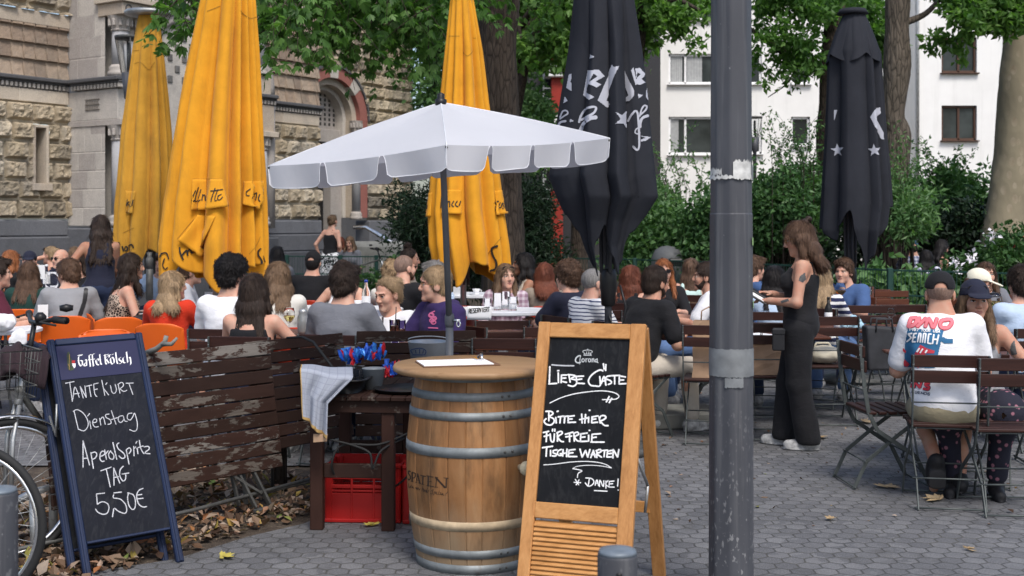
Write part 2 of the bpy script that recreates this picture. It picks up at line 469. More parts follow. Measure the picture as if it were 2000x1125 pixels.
def stucco():
    t=NT('white_stucco',.9);v=t.coord();n=t.noise(v,.6,6,.6);f=t.noise(v,120,3)
    c=t.ramp(n,[(.3,(.72,.715,.69)),(.7,(.81,.805,.78))]);sk_=t.noise(t.coord('Object',(1.2,1,.09)),2.2,6,.7);t.color(t.mix(t.ramp(sk_,[(.52,0),(.75,.3)]),c,(.45,.45,.42)));t.bump(f,.15,.01);return t.m
M['stucco']=stucco()
def pane():
    t=NT('window_glass',.1,0,.16);v=t.coord();n=t.noise(v,.8,3)
    t.color(t.ramp(n,[(.35,(.012,.016,.016)),(.7,(.05,.06,.06))]));return t.m
M['pane']=pane()
M['curtain']=plain('curtain',(.35,.36,.36),.9)
M['white_frame']=plain('white_window_frame',(.75,.75,.75),.5);M['brown_frame']=plain('brown_window_frame',(.07,.035,.022),.5)
M['dark_tiles']=plain('dark_facade_slates',(.03,.03,.033),.6,0,.4,30);M['red_beam']=plain('red_facade_beam',(.28,.03,.02),.5)
M['fence_green']=plain('green_fence_wire',(.012,.045,.035),.5)

def leafmat(name,stops,trans=.35,rough=.45):
    t=NT(name,rough);at=t.attr('tint')
    c=t.ramp(at.outputs['Fac'],stops);t.color(c)
    tr=t.n('ShaderNodeBsdfTranslucent');mx=t.n('ShaderNodeMixShader');mx.inputs[0].default_value=trans
    tc=t.mix(1,c,(1.0,1.25,.45),'MULTIPLY');t.L(tc,tr.inputs[0])
    out=t.t.nodes['Material Output'];t.L(t.b.outputs[0],mx.inputs[1]);t.L(tr.outputs[0],mx.inputs[2]);t.L(mx.outputs[0],out.inputs[0])
    return t.m
M['leaf_oak']=leafmat('oak_leaves',[(0,(.038,.095,.024)),(.5,(.09,.19,.046)),(1,(.17,.31,.085))],.5)
M['leaf_light']=leafmat('light_leaves',[(0,(.05,.12,.03)),(.5,(.11,.22,.05)),(1,(.2,.34,.09))],.45)
M['leaf_shrub']=leafmat('shrub_leaves',[(0,(.026,.066,.026)),(.5,(.06,.135,.048)),(1,(.12,.23,.08))])
M['leaf_yew']=leafmat('yew_needles',[(0,(.008,.018,.009)),(.5,(.016,.035,.016)),(1,(.03,.06,.026))],.12)
M['leaf_ivy']=leafmat('ivy_leaves',[(0,(.05,.115,.045)),(.5,(.1,.2,.075)),(1,(.19,.31,.13))],.4)
M['leaf_flower']=leafmat('flower_bush',[(0,(.022,.06,.018)),(.85,(.06,.13,.035)),(.93,(.07,.14,.04)),(.94,(.24,.035,.03)),(1,(.26,.04,.03))],.25)
M['petal']=plain('white_petal',(.75,.72,.76),.7)
M['litter']=leafmat('dry_leaves',[(0,(.04,.022,.014)),(.25,(.1,.055,.03)),(.5,(.19,.125,.08)),(.72,(.36,.29,.23)),(.88,(.26,.1,.035)),(.95,(.38,.28,.07)),(1,(.1,.16,.04))],.1,.7)
M['leaf_yellow']=leafmat('yellow_leaf',[(0,(.45,.36,.06)),(1,(.5,.42,.1))],.1,.6);M['leaf_tan']=leafmat('tan_leaf',[(0,(.36,.25,.13)),(1,(.42,.32,.2))],.1,.6)
def bark(name,a,b,sc=1,plates=False):
    t=NT(name,.95);v=t.coord('Object',(3.2*sc,3.2*sc,.7*sc));n=t.noise(v,3,9,.7,.6);w=t.vor(v,5,'DISTANCE_TO_EDGE')
    if plates:
        v=t.coord('Object',(1,1,.6));w=t.vor(v,6);n=t.noise(v,5,6,.6)
    c=t.ramp(n,[(.3,a),(.7,b)])
    if plates:c=t.mix(t.ramp(w,[(.3,0),(.34,1)]),c,(.22,.19,.13))
    else:c=t.mix(t.ramp(w,[(0,.8),(.12,0)]),c,tuple(x*.4 for x in a))
    t.color(c);t.bump(t.math('ADD',n,t.math('MULTIPLY',w,1.0)),.9 if not plates else .3,.04);return t.m
M['bark']=bark('rough_bark',(.03,.022,.017),(.085,.065,.05));M['bark_grey']=bark('grey_bark',(.06,.05,.038),(.14,.115,.09))
M['bark_plane']=bark('plane_bark',(.2,.16,.105),(.3,.26,.19),1,True)
def glass(name,c=(1,1,1),rough=.02,alpha=None):
    t=NT(name,rough);t.b.inputs['Transmission Weight'].default_value=1;t.b.inputs['IOR'].default_value=1.08
    t.color(c);return t.m
M['glass']=glass('clear_glass');M['wine']=glass('white_wine',(.9,.8,.35));M['spritz']=glass('orange_spritz',(.95,.4,.12));M['cola']=plain('dark_drink',(.06,.025,.01),.1)
M['amber']=glass('amber_drink',(.8,.45,.12));M['lamp_glass']=glass('lantern_glass',(.85,.87,.88),.15);M['bottle_blue']=plain('bottle_blue',(.02,.05,.3),.3)
M['white_plastic']=plain('white_table_top',(.72,.73,.75),.4,0,.05);M['paper']=plain('white_paper',(.8,.8,.8),.8,0,.03)
M['orange']=plain('orange_plastic',(.66,.115,.014),.38,0,.08,3);M['red_plastic']=plain('red_crate_plastic',(.32,.009,.008),.38,0,.15,3)
M['red_chair']=plain('red_chair_plastic',(.4,.035,.015),.38,0,.08);M['blue_foil']=plain('blue_foil_packets',(.015,.08,.42),.3,.2,.4,30);M['red_foil']=plain('red_foil_packets',(.5,.02,.03),.3,.1,.3,30)
M['kraft']=plain('kraft_paper',(.36,.235,.15),.85,0,.12,12);M['black_bag']=plain('black_leather',(.02,.02,.022),.45);M['cream_bag']=plain('cream_fabric',(.6,.56,.45),.8)
M['bag_plastic']=plain('white_plastic_bag',(.75,.76,.78),.3,0,.1);M['concrete']=plain('concrete',(.2,.2,.18),.9,0,.25,5,.3,40);M['towel_edge']=plain('towel_edge',(.4,.26,.1),.9)
def towel():
    t=NT('checked_towel',.95);v=t.coord('UV')
    b=t.n('ShaderNodeTexBrick');b.offset=0;b.inputs['Scale'].default_value=1;b.inputs['Mortar Size'].default_value=.004;b.inputs['Brick Width'].default_value=.07;b.inputs['Row Height'].default_value=.07
    b.inputs['Color1'].default_value=b.inputs['Color2'].default_value=(.3,.325,.38,1);b.inputs['Mortar'].default_value=(.25,.265,.32,1);t.L(v,b.inputs['Vector'])
    t.color(b.outputs[0]);t.bump(t.noise(t.coord(),160,3),.4,.004);return t.m
M['towel']=towel()

# people
def skin(name,c):
    t=NT(name,.6,0,.3);v=t.coord();n=t.noise(v,16,6,.65);r=tuple((c[0]*.98,c[1]*.78,c[2]*.74))
    t.color(t.ramp(n,[(.35,r),(.65,c)]));t.b.inputs['Subsurface Weight'].default_value=.12;t.b.inputs['Subsurface Radius'].default_value=(.02,.008,.005)
    t.bump(t.noise(v,130,3),.05,.002);return t.m
SKIN={'fair':skin('fair_skin',(.56,.35,.26)),'mid':skin('medium_skin',(.46,.27,.19)),'tan':skin('tanned_skin',(.36,.2,.13)),'olive':skin('olive_skin',(.3,.165,.105))}
M['lip']=plain('lips',(.34,.15,.12),.5);M['eye']=plain('eye_white',(.42,.4,.38),.3);M['iris']=plain('iris',(.02,.014,.01),.2)
M['brow']=plain('eyebrow',(.06,.035,.022),.8);M['tattoo']=plain('tattoo_ink',(.075,.075,.075),.6,0,.4,40)
def hair(name,c):
    t=NT(name,.5,0,.22);v=t.coord('Object',(60,60,7));n=t.noise(v,1.6,6,.7,.8);n2=t.noise(t.coord('Object',(14,14,4)),1,4)
    f=t.math('ADD',t.math('MULTIPLY',n,.75),t.math('MULTIPLY',n2,.35))
    t.color(t.ramp(f,[(.3,tuple(x*.35 for x in c)),(.55,c),(.8,tuple(min(1,x*1.9) for x in c))]));t.bump(n,.8,.01);return t.m
HAIR={'black':hair('black_hair',(.012,.01,.01)),'dark':hair('dark_brown_hair',(.03,.019,.014)),'brown':hair('brown_hair',(.085,.048,.03)),'light':hair('light_brown_hair',(.14,.088,.052)),
        'blonde':hair('blonde_hair',(.29,.2,.115)),'ginger':hair('ginger_hair',(.25,.09,.035)),'auburn':hair('auburn_hair',(.13,.04,.022)),'grey':hair('grey_hair',(.2,.19,.18)),'stubble':hair('shaven_hair',(.2,.13,.1))}
def cloth(name,c,var=.12,bump=.35):
    t=NT('cloth_'+name,.88);v=t.coord();n=t.noise(v,5,6,.65)
    t.color(t.ramp(n,[(.3,tuple(x*(1-var) for x in c)),(.7,tuple(min(1,x*(1+var*.6)) for x in c))]))
    t.bump(t.noise(t.coord('Object',(1,1,1.6)),22,4,.6,.8),bump,.012);t.b.inputs['Sheen Weight'].default_value=.03;t.b.inputs['Specular IOR Level'].default_value=.25;return t.m
CL={k:cloth(k,c) for k,c in {'white':(.74,.74,.76),'offwhite':(.6,.58,.53),'grey':(.25,.255,.27),'darkgrey':(.15,.155,.175),'black':(.011,.011,.013),'navy':(.016,.018,.035),'green':(.011,.04,.033),'maroon':(.08,.014,.028),
      'red':(.55,.035,.012),'purple':(.033,.02,.085),'beige':(.5,.45,.38),'khaki':(.3,.26,.17),'taupe':(.25,.21,.17),'jeans':(.02,.03,.065),'bluejeans':(.1,.17,.33),'blue':(.055,.105,.235),'lightblue':(.42,.52,.66),'mint':(.5,.66,.62),'cream':(.72,.68,.55)}.items()}
def pattern(name,fn):
    t=NT('cloth_'+name,.88);t.color(fn(t));t.bump(t.noise(t.coord(),22,4,.6,.8),.3,.012);CL[name]=t.m
def _sep(t,k):
    s=t.n('ShaderNodeSeparateXYZ');t.L(t.coord('Object'),s.inputs[0]);return s.outputs[k]
def _stripe(a,b,f,duty):
    def fn(t):
        z=t.math('ADD',_sep(t,2),t.math('MULTIPLY',t.noise(t.coord(),6,2),.03));z=t.math('FRACT',t.math('MULTIPLY',z,f))
        return t.mix(t.ramp(z,[(duty -.03,1),(duty+.03,0)]),a,b)
    return fn
pattern('bluestripe',_stripe((.72,.72,.72),(.04,.05,.12),34,.3));pattern('widestripe',_stripe((.68,.68,.68),(.02,.025,.07),17,.55))
pattern('leopard',lambda t:t.mix(t.ramp(t.vor(t.coord(),42,'DISTANCE_TO_EDGE'),[(.07,1),(.13,0)]),(.018,.013,.012),(.48,.38,.3)))
pattern('zebra',lambda t:t.mix(t.ramp(t.noise(t.coord('Object',(1,1,1)),11,1,.4,2.2),[(.47,0),(.5,1)]),(.015,.015,.015),(.72,.72,.72)))
def _plaid(t):
    a=t.math('FRACT',t.math('MULTIPLY',_sep(t,2),19));b=t.math('FRACT',t.math('MULTIPLY',_sep(t,0),21));s=t.math('ADD',t.ramp(a,[(.4,0),(.5,.5)]),t.ramp(b,[(.4,0),(.5,.5)]))
    return t.ramp(s,[(0,(.52,.46,.49)),(.5,(.4,.3,.35)),(1,(.27,.17,.22))])
pattern('plaid',_plaid)
def _plaidb(t):
    a=t.math('FRACT',t.math('MULTIPLY',_sep(t,2),16));b=t.math('FRACT',t.math('MULTIPLY',_sep(t,0),16));s=t.math('ADD',t.ramp(a,[(.4,0),(.5,.5)]),t.ramp(b,[(.4,0),(.5,.5)]))
    return t.ramp(s,[(0,(.62,.62,.68)),(.5,(.35,.36,.46)),(1,(.12,.13,.22))])
pattern('checkshirt',_plaidb)
pattern('floral',lambda t:t.mix(t.ramp(t.vor(t.coord(),22),[(.2,1),(.3,0)]),(.018,.018,.03),(.3,.13,.17)))
M['sole']=plain('shoe_sole',(.55,.53,.48),.7);M['sneaker']=plain('pale_sneaker',(.34,.34,.335),.8,0,.5,26);M['shoe_black']=plain('black_shoe',(.015,.015,.017),.6)
M['gold']=plain('glasses_wire',(.25,.15,.05),.3,.9);M['dark_lens']=plain('dark_lens',(.012,.012,.015),.08)

# ------------------------------------------------------------------ ground
def sheet(name,poly,z,mat,kind='structure',cat='ground',label=None):
    mb=MB();mb.add([(x,y,z) for x,y in poly],[tuple(range(len(poly)))]);o=mb.build(name,mat)
    return tag(o,label,cat,None,kind)
sheet('ground',[(-260,-60),(260,-60),(260,420),(-260,420)],-.012,M['soil'],label='bare earth under the trees reaching to the houses')
PAVE_EDGE=[(-2.08,5.2),(-1.93,5.72),(-1.62,5.92),(-1.36,6.35),(-1.12,6.62),(-.9,7.2),(-.9,8.2),(-12,8.2),(-12,21),(9.6,16.2),(16,12),(16,-6),(-2.08,-6)]
sheet('pavement',PAVE_EDGE,0,M['paving'],label='grey hexagonal concrete pavers with dark joints')
sheet('street_pavement',[(-16,-6),(-2.08,-6),(-2.08,5.2),(-3.4,5.05),(-16,5.0)],0.0,M['paving'],label='grey pavers left of the bicycle')
_st=MB();_st.box((0,0,.06),(.7,.55,.12),bev=.012)
_stp=tag(_st.build('kerb_stone',M['concrete']),'low grey stone slab on the pavers beside the wooden sign','kerb',None,'structure');_stp.location=(1.3,9.9,0);_stp.rotation_euler=(0,0,R(8))

# ------------------------------------------------------------------ leaf quads
def leafquads(C,size,rs,up=.5,droop=0.,aspect=.55,jitter=.35,outward=None,tint=None,shape=1):
    """C (n,3) leaf base points -> (V,F,tint). Each leaf is a folded blade of two faces"""
    n=len(C);d=rs.randn(n,3)
    if outward is not None:d=d*.8+outward
    d[:,2] -= droop;d /= np.linalg.norm(d,axis=1)[:,None]+1e-9
    nm=rs.randn(n,3);nm[:,2]+= up*2
    s=np.cross(d,nm);s /= np.linalg.norm(s,axis=1)[:,None]+1e-9
    nn=np.cross(s,d)
    L=(size*(1+jitter*(rs.rand(n)*2-1)))[:,None];W=L*aspect*.5;fold=L*.1
    p0=C;p3=C+d*L -nn*L*.12
    m1=C+d*L*.42
    V=np.stack([p0,m1+s*W+nn*fold,p3,m1 -s*W+nn*fold],1)
    Fq=np.arange(n*4).reshape(n,4)
    if shape== 2:# folded in two triangles -> as two quads with a mid rib point
        V=np.stack([p0,m1+s*W+nn*fold,m1+d*L*.3+s*W*.55,p3,m1 -s*W+nn*fold,m1+d*L*.3 -s*W*.55],1)
        b=np.arange(n)[:,None]*6
        Fq=np.concatenate([b+np.array([[0,1,2,3]]),b+np.array([[0,3,5,4]])],0)
    if tint is None:tint=rs.rand(n)
    k=V.shape[1]
    return V.reshape(-1,3),Fq,np.repeat(tint,k)
def palmate(C,D,size,rs,nl=6,tint=None):
    """clusters of nl drooping blades radiating from each point C around direction D"""
    n=len(C);base=np.repeat(C,nl,0);DD=np.repeat(D,nl,0)
    ang=(np.tile(np.linspace(-1.25,1.25,nl),n)+rs.randn(n*nl)*.12)
    side=np.cross(D,np.array([0,0,1.])+rs.randn(n,3)*.45);side /= np.linalg.norm(side,axis=1)[:,None]+1e-9
    S=np.repeat(side,nl,0)
    d=DD*np.cos(ang)[:,None]+S*np.sin(ang)[:,None];d[:,2] -= .25+.3*rs.rand(n*nl)
    d /= np.linalg.norm(d,axis=1)[:,None]
    nn=np.cross(np.cross(DD,S),d)+1e-6;nn=np.cross(d,S*np.cos(ang)[:,None]-DD*np.sin(ang)[:,None]);nn /= np.linalg.norm(nn,axis=1)[:,None]+1e-9
    s=np.cross(d,nn)
    L=(np.repeat(size*(.7+.6*rs.rand(n)),nl)*(1-.3*np.abs(ang)/1.25))[:,None];W=L*.17
    p3=base+d*L;p3[:,2] -= (L[:,0]*.12)
    m=base+d*L*.6
    V=np.stack([base,m+s*W+nn*L*.04,p3,m -s*W+nn*L*.04],1)
    if tint is None:tint=np.clip(rs.rand(n)+.0,0,1)
    t=np.clip(np.repeat(tint,nl)+rs.randn(n*nl)*.1,0,1)
    return V.reshape(-1,3),np.arange(n*nl*4).reshape(-1,4),np.repeat(t,4)
def joinq(parts):
    V,Fq,T,b=[],[],[],0
    for v,f,t in parts:
        V.append(v);Fq.append(f+b);T.append(t);b+= len(v)
    return np.concatenate(V),np.concatenate(Fq),np.concatenate(T)
def clumps(centers,radii,n,rs,shell=.55):
    """n points spread over uneven clumps"""
    centers=np.array(centers,float);radii=np.array(radii,float)
    if radii.ndim== 1:radii=np.repeat(radii[:,None],3,1)
    w=radii.prod(1) ** (2/3);k=rs.choice(len(centers),n,p=w/w.sum())
    d=rs.randn(n,3);d /= np.linalg.norm(d,axis=1)[:,None]
    r=(shell+(1-shell)*rs.rand(n)) ** .8*(1+.18*rs.randn(n))
    p=centers[k]+d*r[:,None]*radii[k]
    return p,d,k
def crown(name,centers,radii,n,size,mat,parent,seed=1,gap=.0,up=.5,droop=.2,aspect=.6,shell=.45,sub=7,clip=None):
    rs=np.random.RandomState(seed);centers=np.array(centers,float);radii=np.array(radii,float)
    if radii.ndim== 1:radii=np.repeat(radii[:,None],3,1)
    # secondary clumps on each primary one
    c2,d2,k2=clumps(centers,radii*.78,max(8,len(centers)*sub*4),rs,.6)
    rr=radii[k2]*(.22+.2*rs.rand(len(c2)))[:,None]
    p,d,k=clumps(c2,rr,n,rs,shell)
    if clip is not None:
        ok=clip(p);p,d,k=p[ok],d[ok],k[ok]
    ct=rs.rand(len(c2));t=np.clip(ct[k]*.55+rs.rand(len(p))*.5,0,1)
    V,Fq,T=leafquads(p,np.full(len(p),size),rs,up,droop,aspect,outward=d*.6,tint=t)
    return npmesh(name,V,Fq,mat,parent,smooth=False,attr={'tint':T})

# ------------------------------------------------------------------ leaf litter
def litter():
    rs=np.random.RandomState(5);n=3900
    t=rs.rand(n*3);a=np.array([-2.3,5.3]);b=np.array([-1.0,7.2])
    off=rs.rand(n*3) ** 1.2*1.9 -.12
    d=(b -a)/np.linalg.norm(b -a);nn=np.array([-d[1],d[0]])
    xy=a+(b -a)*(t*1.25 -.12)[:,None]+nn*off[:,None]
    xy=xy[:n]
    extra=np.stack([-2.9+rs.rand(500)*1.1,5.2+rs.rand(500)*1.2],1);xy=np.concatenate([xy,extra])
    C=np.concatenate([xy,(.006+.024*rs.rand(len(xy)))[:,None]],1)
    V,Fq,T=leafquads(C,np.full(len(C),.05),rs,up=1.9,droop=0,aspect=.7,jitter=.7,shape=2)
    V[:,2]=np.clip(V[:,2],.003,.09)
    o=npmesh('fallen_leaves',V,Fq,M['litter'],smooth=False,attr={'tint':T});tag(o,'brown and tan dry leaves littering the earth under the tipped tables','leaves',None,'stuff')
    # a thin sprinkle over the pavement
    n=420;xy=np.stack([-1.5+rs.rand(n)*6.5,6.5+rs.rand(n) ** 1.0*6],1);sz=.025+.035*rs.rand(n) ** 3
    C=np.concatenate([xy,np.full((n,1),.004)],1)
    V,Fq,T=leafquads(C,sz,rs,up=2.5,aspect=.7,shape=2);V[:,2]=np.clip(V[:,2],.003,.02)
    o=npmesh('leaf_crumbs',V,Fq,M['litter'],smooth=False,attr={'tint':T});tag(o,'small dry leaf crumbs scattered over the grey pavers','leaves',None,'stuff')
litter()
def single_leaf(px,py,label,mat,size=.11,rz=0):
    p=G(px,py);rs=np.random.RandomState(int(px));C=np.array([[0,0,.006]]*5)
    D=np.array([[1.,0,0]]);V,Fq,T=palmate(C[:1],D,size,rs,7)
    V[:,2]=.006+np.abs(V[:,2])*.25+rs.rand(len(V))*.012;V[:,:2] *= 1.0
    W=V.reshape(-1,4,3);mid=W.mean(1,keepdims=True);W[:,:,:2]=mid[:,:,:2]+(W -mid)[:,:,:2]*np.array([1,1.7]);V=W.reshape(-1,3)
    o=npmesh('fallen_leaf',V,Fq,mat,smooth=False,attr={'tint':T});o.location=(p.x,p.y,0);o.rotation_euler=(0,0,rz)
    tag(o,label,'leaf','single leaves lying on the pavement')
for a in [(430,1092,'yellow fallen leaf on the pavers right of the blue chalkboard foot',M['leaf_yellow'],.1,.4),(728,1030,'yellow fallen leaf on the pavers under the serving table',M['leaf_yellow'],.075,2),(1592,857,'tan leaf on the pavers beside the shoes of the waitress',M['leaf_tan'],.12,.3),
          (1728,956,'tan leaf on the pavers left of the nearest folding chair',M['leaf_tan'],.1,1),(1838,980,'brown leaf under the chair of the man in the printed shirt',M['leaf_tan'],.1,2.2),(1684,826,'pale leaf on the pavers beneath the sideways folding chair',M['leaf_tan'],.1,0),
          (1890,1077,'small pale leaf on the open pavers in the bottom right',M['leaf_tan'],.06,.6),(1622,1018,'small tan leaf on the open pavers right of the grey pole',M['leaf_tan'],.07,1.6)]:single_leaf(*a)

# ------------------------------------------------------------------ church
CB=Vector((-8.83,24.44,0));CU=Vector((.545,.838,0));CN=Vector((.838,-.545,0))
def W3(s,d,z):return CB+CU*s+CN*d+Vector((0,0,z))
church=thing('church_building','brown rusticated stone church with arched doorway and grey plinth behind the terrace','church',CB)
def hsh(a,b,k=0):
    v=np.sin(a*127.1+b*311.7+k*74.7)*43758.5453;return v -np.floor(v)
def blocks(s,z,rh,w,z0,joint=.02,rough=.11,pill=.05,jit=.35,seed=0):
    r=np.floor((z -z0)/rh);fz=(z -z0)/rh -r
    q=s/w+hsh(r,r*0+3+seed)*7;c=np.floor(q);fx=q -c
    e0=(hsh(c,r,seed)-.5)*jit;e1=(hsh(c+1,r,seed)-.5)*jit
    lo,hi=e0,1+e1
    left=fx <lo;right=fx >hi
    cc=np.where(left,c -1,np.where(right,c+1,c))
    lo2=np.where(left,-1+(hsh(cc,r,seed)-.5)*jit,np.where(right,hi,lo));hi2=np.where(left,lo,np.where(right,2+(hsh(cc+1,r,seed)-.5)*jit,hi))
    ex=np.minimum(fx -lo2,hi2 -fx)*w;ez=np.minimum(fz,1-fz)*rh
    e=np.minimum(ex,ez)-joint
    k=np.clip(e/pill,0,1);k=k*k*(3-2*k)
    t=hsh(cc,r,seed+5)
    n1=fbm(s*4+cc*3.1,z*4+r*1.7,t*9,4);n2=np.abs(fbm(s*9,z*9,cc,3))
    h=k*(.05+rough*1.3*(n1+.35)+rough*1.3*n2)
    return h,np.where(e <0,.78,t*.8+.1)
def hf(name,s0,s1,z0,z1,d0,res,fn,mat,along='s',parent=church,hole=None):
    ns=max(2,int((s1 -s0)/res)+1);nz=max(2,int((z1 -z0)/res)+1)
    S,Z=np.meshgrid(np.linspace(s0,s1,ns),np.linspace(z0,z1,nz),indexing='ij')
    h,t=fn(S,Z);a=np.array(CU) if along== 's' else np.array(CN);b=np.array(CN) if along== 's' else -np.array(CU)
    other=d0
    Pp=a[None,None]*S[...,None]+b[None,None]*(other+h)[...,None];Pp[...,2]+= Z
    Fq=gridfaces(ns,nz)
    if hole is not None:
        sm,zm=S.ravel()[Fq].mean(1),Z.ravel()[Fq].mean(1);Fq=Fq[~hole(sm,zm)]
    return npmesh(name,Pp.reshape(-1,3),Fq,mat,parent,smooth=False,attr={'tint':t.ravel()})
def cbox(mb,s0,s1,d0,d1,z0,z1,bev=.01):
    Mx=Matrix((CU,CN,Vector((0,0,1)))).transposed().to_4x4()
    return mb.box(((s0+s1)/2,(d0+d1)/2,(z0+z1)/2),(s1 -s0,abs(d1 -d0),z1 -z0),Mx,bev)
def tintbox(name,boxes,mat,parent=church,bev=.01):
    mb=MB();ts=[]
    for i,b in enumerate(boxes):
        n0=len(mb.v);cbox(mb,*b,bev=bev);ts+= [(i*.37+.21) % 1]*(len(mb.v)-n0)
    o=mb.build(name,mat,parent);a=o.data.attributes.new('tint','FLOAT','POINT');a.data.foreach_set('value',ts);return o
RB=lambda rh,w,z0,seed:(lambda s,z:blocks(s,z,rh,w,z0,seed=seed))
slit=lambda s,z:(s >-.86) & (s <-.50) & (z >2.38) & (z <3.52)
hf('rusticated_wall',-3.4,0,1.7,3.95,0,.022,RB(.375,.52,1.7,1),M['rust_stone'],hole=slit)
hf('rusticated_wall',-3.4,0,5.72,9.5,0,.035,RB(.375,.52,1.7,2),M['rust_stone'])
def tiles(s,z):
    fx=np.mod(s/.262,1);fz=np.mod((z -4.42)/.325,1);c=np.floor(s/.262);r=np.floor((z -4.42)/.325)
    h=.075*(1-fz)*(fz >.06)*(fx >.07)+.02*fbm(s*14,z*14,1,3);return h,hsh(c,r,2)
hf('tile_wall',-3.4,0,4.42,5.46,0,.02,tiles,M['tile_stone'])
tintbox('frieze',[(-3.4+i*1.13,-3.4+(i+1)*1.13 -.004,-.3,.05,3.95,4.2) for i in range(3)]+[(-3.4,-.002,-.3,.06,5.46,5.72)],M['ashlar_warm'])
tintbox('window_recess',[(-.86,-.80,-.34,.1,2.38,3.52),(-.56,-.50,-.34,.1,2.38,3.52),(-.8,-.56,-.34,.1,3.46,3.52),(-.9,-.46,-.34,.16,2.24,2.38)],M['ashlar_warm'])
_gr=MB();cbox(_gr,-.8,-.56,-.36,-.3,2.38,3.46)
for i in range(11):cbox(_gr,-.72,-.64,-.29,-.26,2.42+i*.095,2.47+i*.095,.005)
_gr.build('window_grille',plain('dark_iron',(.03,.028,.026),.6,.3),church)
def cornice(s0,s1,d,z=4.2,along='s',d2=None):
    m=MB();dd=MB();L=s1 -s0
    if along== 's':
        cbox(m,s0,s1,d -.2,d+.16,z+.15,z+.235,.03);cbox(m,s0,s1,d -.2,d+.1,z+.11,z+.148)
        n=int(L/.095)
        for i in range(n):cbox(dd,s0+(i+.2)*L/n,s0+(i+.75)*L/n,d -.1,d+.085,z+.02,z+.108,.008)
        cbox(m,s0,s1,d -.2,d+.045,z -.0,z+.018)
    else:
        # along n from d=s0..s1 at s=d (faces -u)
        cbox(m,d -.16,d+.2,s0,s1,z+.15,z+.235,.03);cbox(m,d -.1,d+.2,s0,s1,z+.11,z+.148);n=int(L/.095)
        for i in range(n):cbox(dd,d -.085,d+.1,s0+(i+.2)*L/n,s0+(i+.75)*L/n,z+.02,z+.108,.008)
    for b,nm,mt in ((m,'cornice',M['moulding']),(dd,'dentil_row',M['ashlar'])):
        o=b.build(nm,mt,church);a=o.data.attributes.new('tint','FLOAT','POINT');a.data.foreach_set('value',[.5]*len(b.v))
cornice(-3.4,.0,0);cornice(.16,1.66,0,along='n')
# portal block: return wall towards the camera
def ashl(rh,w,z0,seed,dep=.006):
    def fn(s,z):
        r=np.floor((z -z0)/rh);fz=(z -z0)/rh -r;q=s/w+hsh(r,r*0,seed)*3;c=np.floor(q);fx=q -c
        e=np.minimum(np.minimum(fx,1-fx)*w,np.minimum(fz,1-fz)*rh)
        return np.where(e <.008,-dep,0)+.004*fbm(s*6,z*6,seed,3),hsh(c,r,seed+1)
    return fn
hf('ashlar_wall',0,1.12,1.55,3.5,0,.02,ashl(.36,.5,1.55,3),M['ashlar'],'n')
hf('ashlar_wall',0,1.12,4.42,9.5,0,.025,ashl(.42,.6,4.42,4),M['ashlar'],'n')
tintbox('portal_block',[(-.02,.9,.02,1.6,3.5,3.62),(-.01,.9,.02,1.5,3.62,4.2),(.3,4.0,-.4,1.1,1.5,9.5),(.06,.34,.05,1.06,5.95,9.5)],M['ashlar'])
tintbox('plinth',[(-3.4,-.05,-.4,.2,-.05,.95),(-3.4,-.05,-.4,.15,.95,1.35),(-3.4,-.05,-.4,.09,1.35,1.68),(-.12,.6,-.3,1.7,-.05,1.1),(-.08,.6,-.3,1.6,1.1,1.52),(.5,4.2,.5,1.7,-.05,1.3)],M['basalt'],bev=.03)
def column(s,d,z0,z1,r=.17):
    m=MB();p=W3(s,d,0)-CB;m.lathe([(r,z0+.22),(r*.98,(z0+z1)/2),(r*.95,z1 -.3)],(p.x,p.y,0),24)
    o=m.build('column_shaft',M['granite'],church);a=o.data.attributes.new('tint','FLOAT','POINT');a.data.foreach_set('value',[.6]*len(m.v))
    m=MB();m.lathe([(r*1.45,z0),(r*1.45,z0+.08),(r*1.2,z0+.11),(r*1.35,z0+.16),(r*1.02,z0+.22)],(p.x,p.y,0),20)
    m.lathe([(r*.98,z1 -.3),(r*1.15,z1 -.27),(r*1.0,z1 -.25),(r*1.3,z1 -.1),(r*1.5,z1)],(p.x,p.y,0),12,smooth=False)
    for i in range(10):
        an=i*math.tau/10;m.box((p.x+r*1.25*math.cos(an),p.y+r*1.25*math.sin(an),z1 -.13),(.06,.06,.14),bev=.02)
    o=m.build('column_base',M['ashlar'],church);a=o.data.attributes.new('tint','FLOAT','POINT');a.data.foreach_set('value',[.3]*len(m.v))
for z0,z1 in ((1.55,3.5),(4.46,5.62)):
    column(.2,1.33,z0,z1);column(.62,1.45,z0,z1,.15)
tintbox('capital_block',[(-.04,.9,.95,1.68,5.62,5.86),(-.1,.95,.9,1.74,5.86,5.97)],M['ashlar_warm'])
for sx in (.0,.3,.6):
    m=MB();p=W3(sx+.1,1.69,5.74)-CB
    m.tube([p+(CU*math.cos(a)+Vector((0,0,1))*math.sin(a))*.07 for a in np.linspace(0,math.tau,14)[:-1]],.012,6,closed=True);o=m.build('rosette',M['moulding'],church);a=o.data.attributes.new('tint','FLOAT','POINT');a.data.foreach_set('value',[.2]*len(m.v))
_ins=MB()
for i in range(3):cbox(_ins,-.03,-.012,.55,.98,3.82+i*.1,3.835+i*.1,.002)
for r_ in range(2):
    for i in range(8):cbox(_ins,-.03,-.012,.57+i*.05,.585+i*.05,3.845+r_*.1,3.9+r_*.1,.002)
_ins.build('carved_plaque',plain('carved_lines',(.16,.14,.12),.9),church)
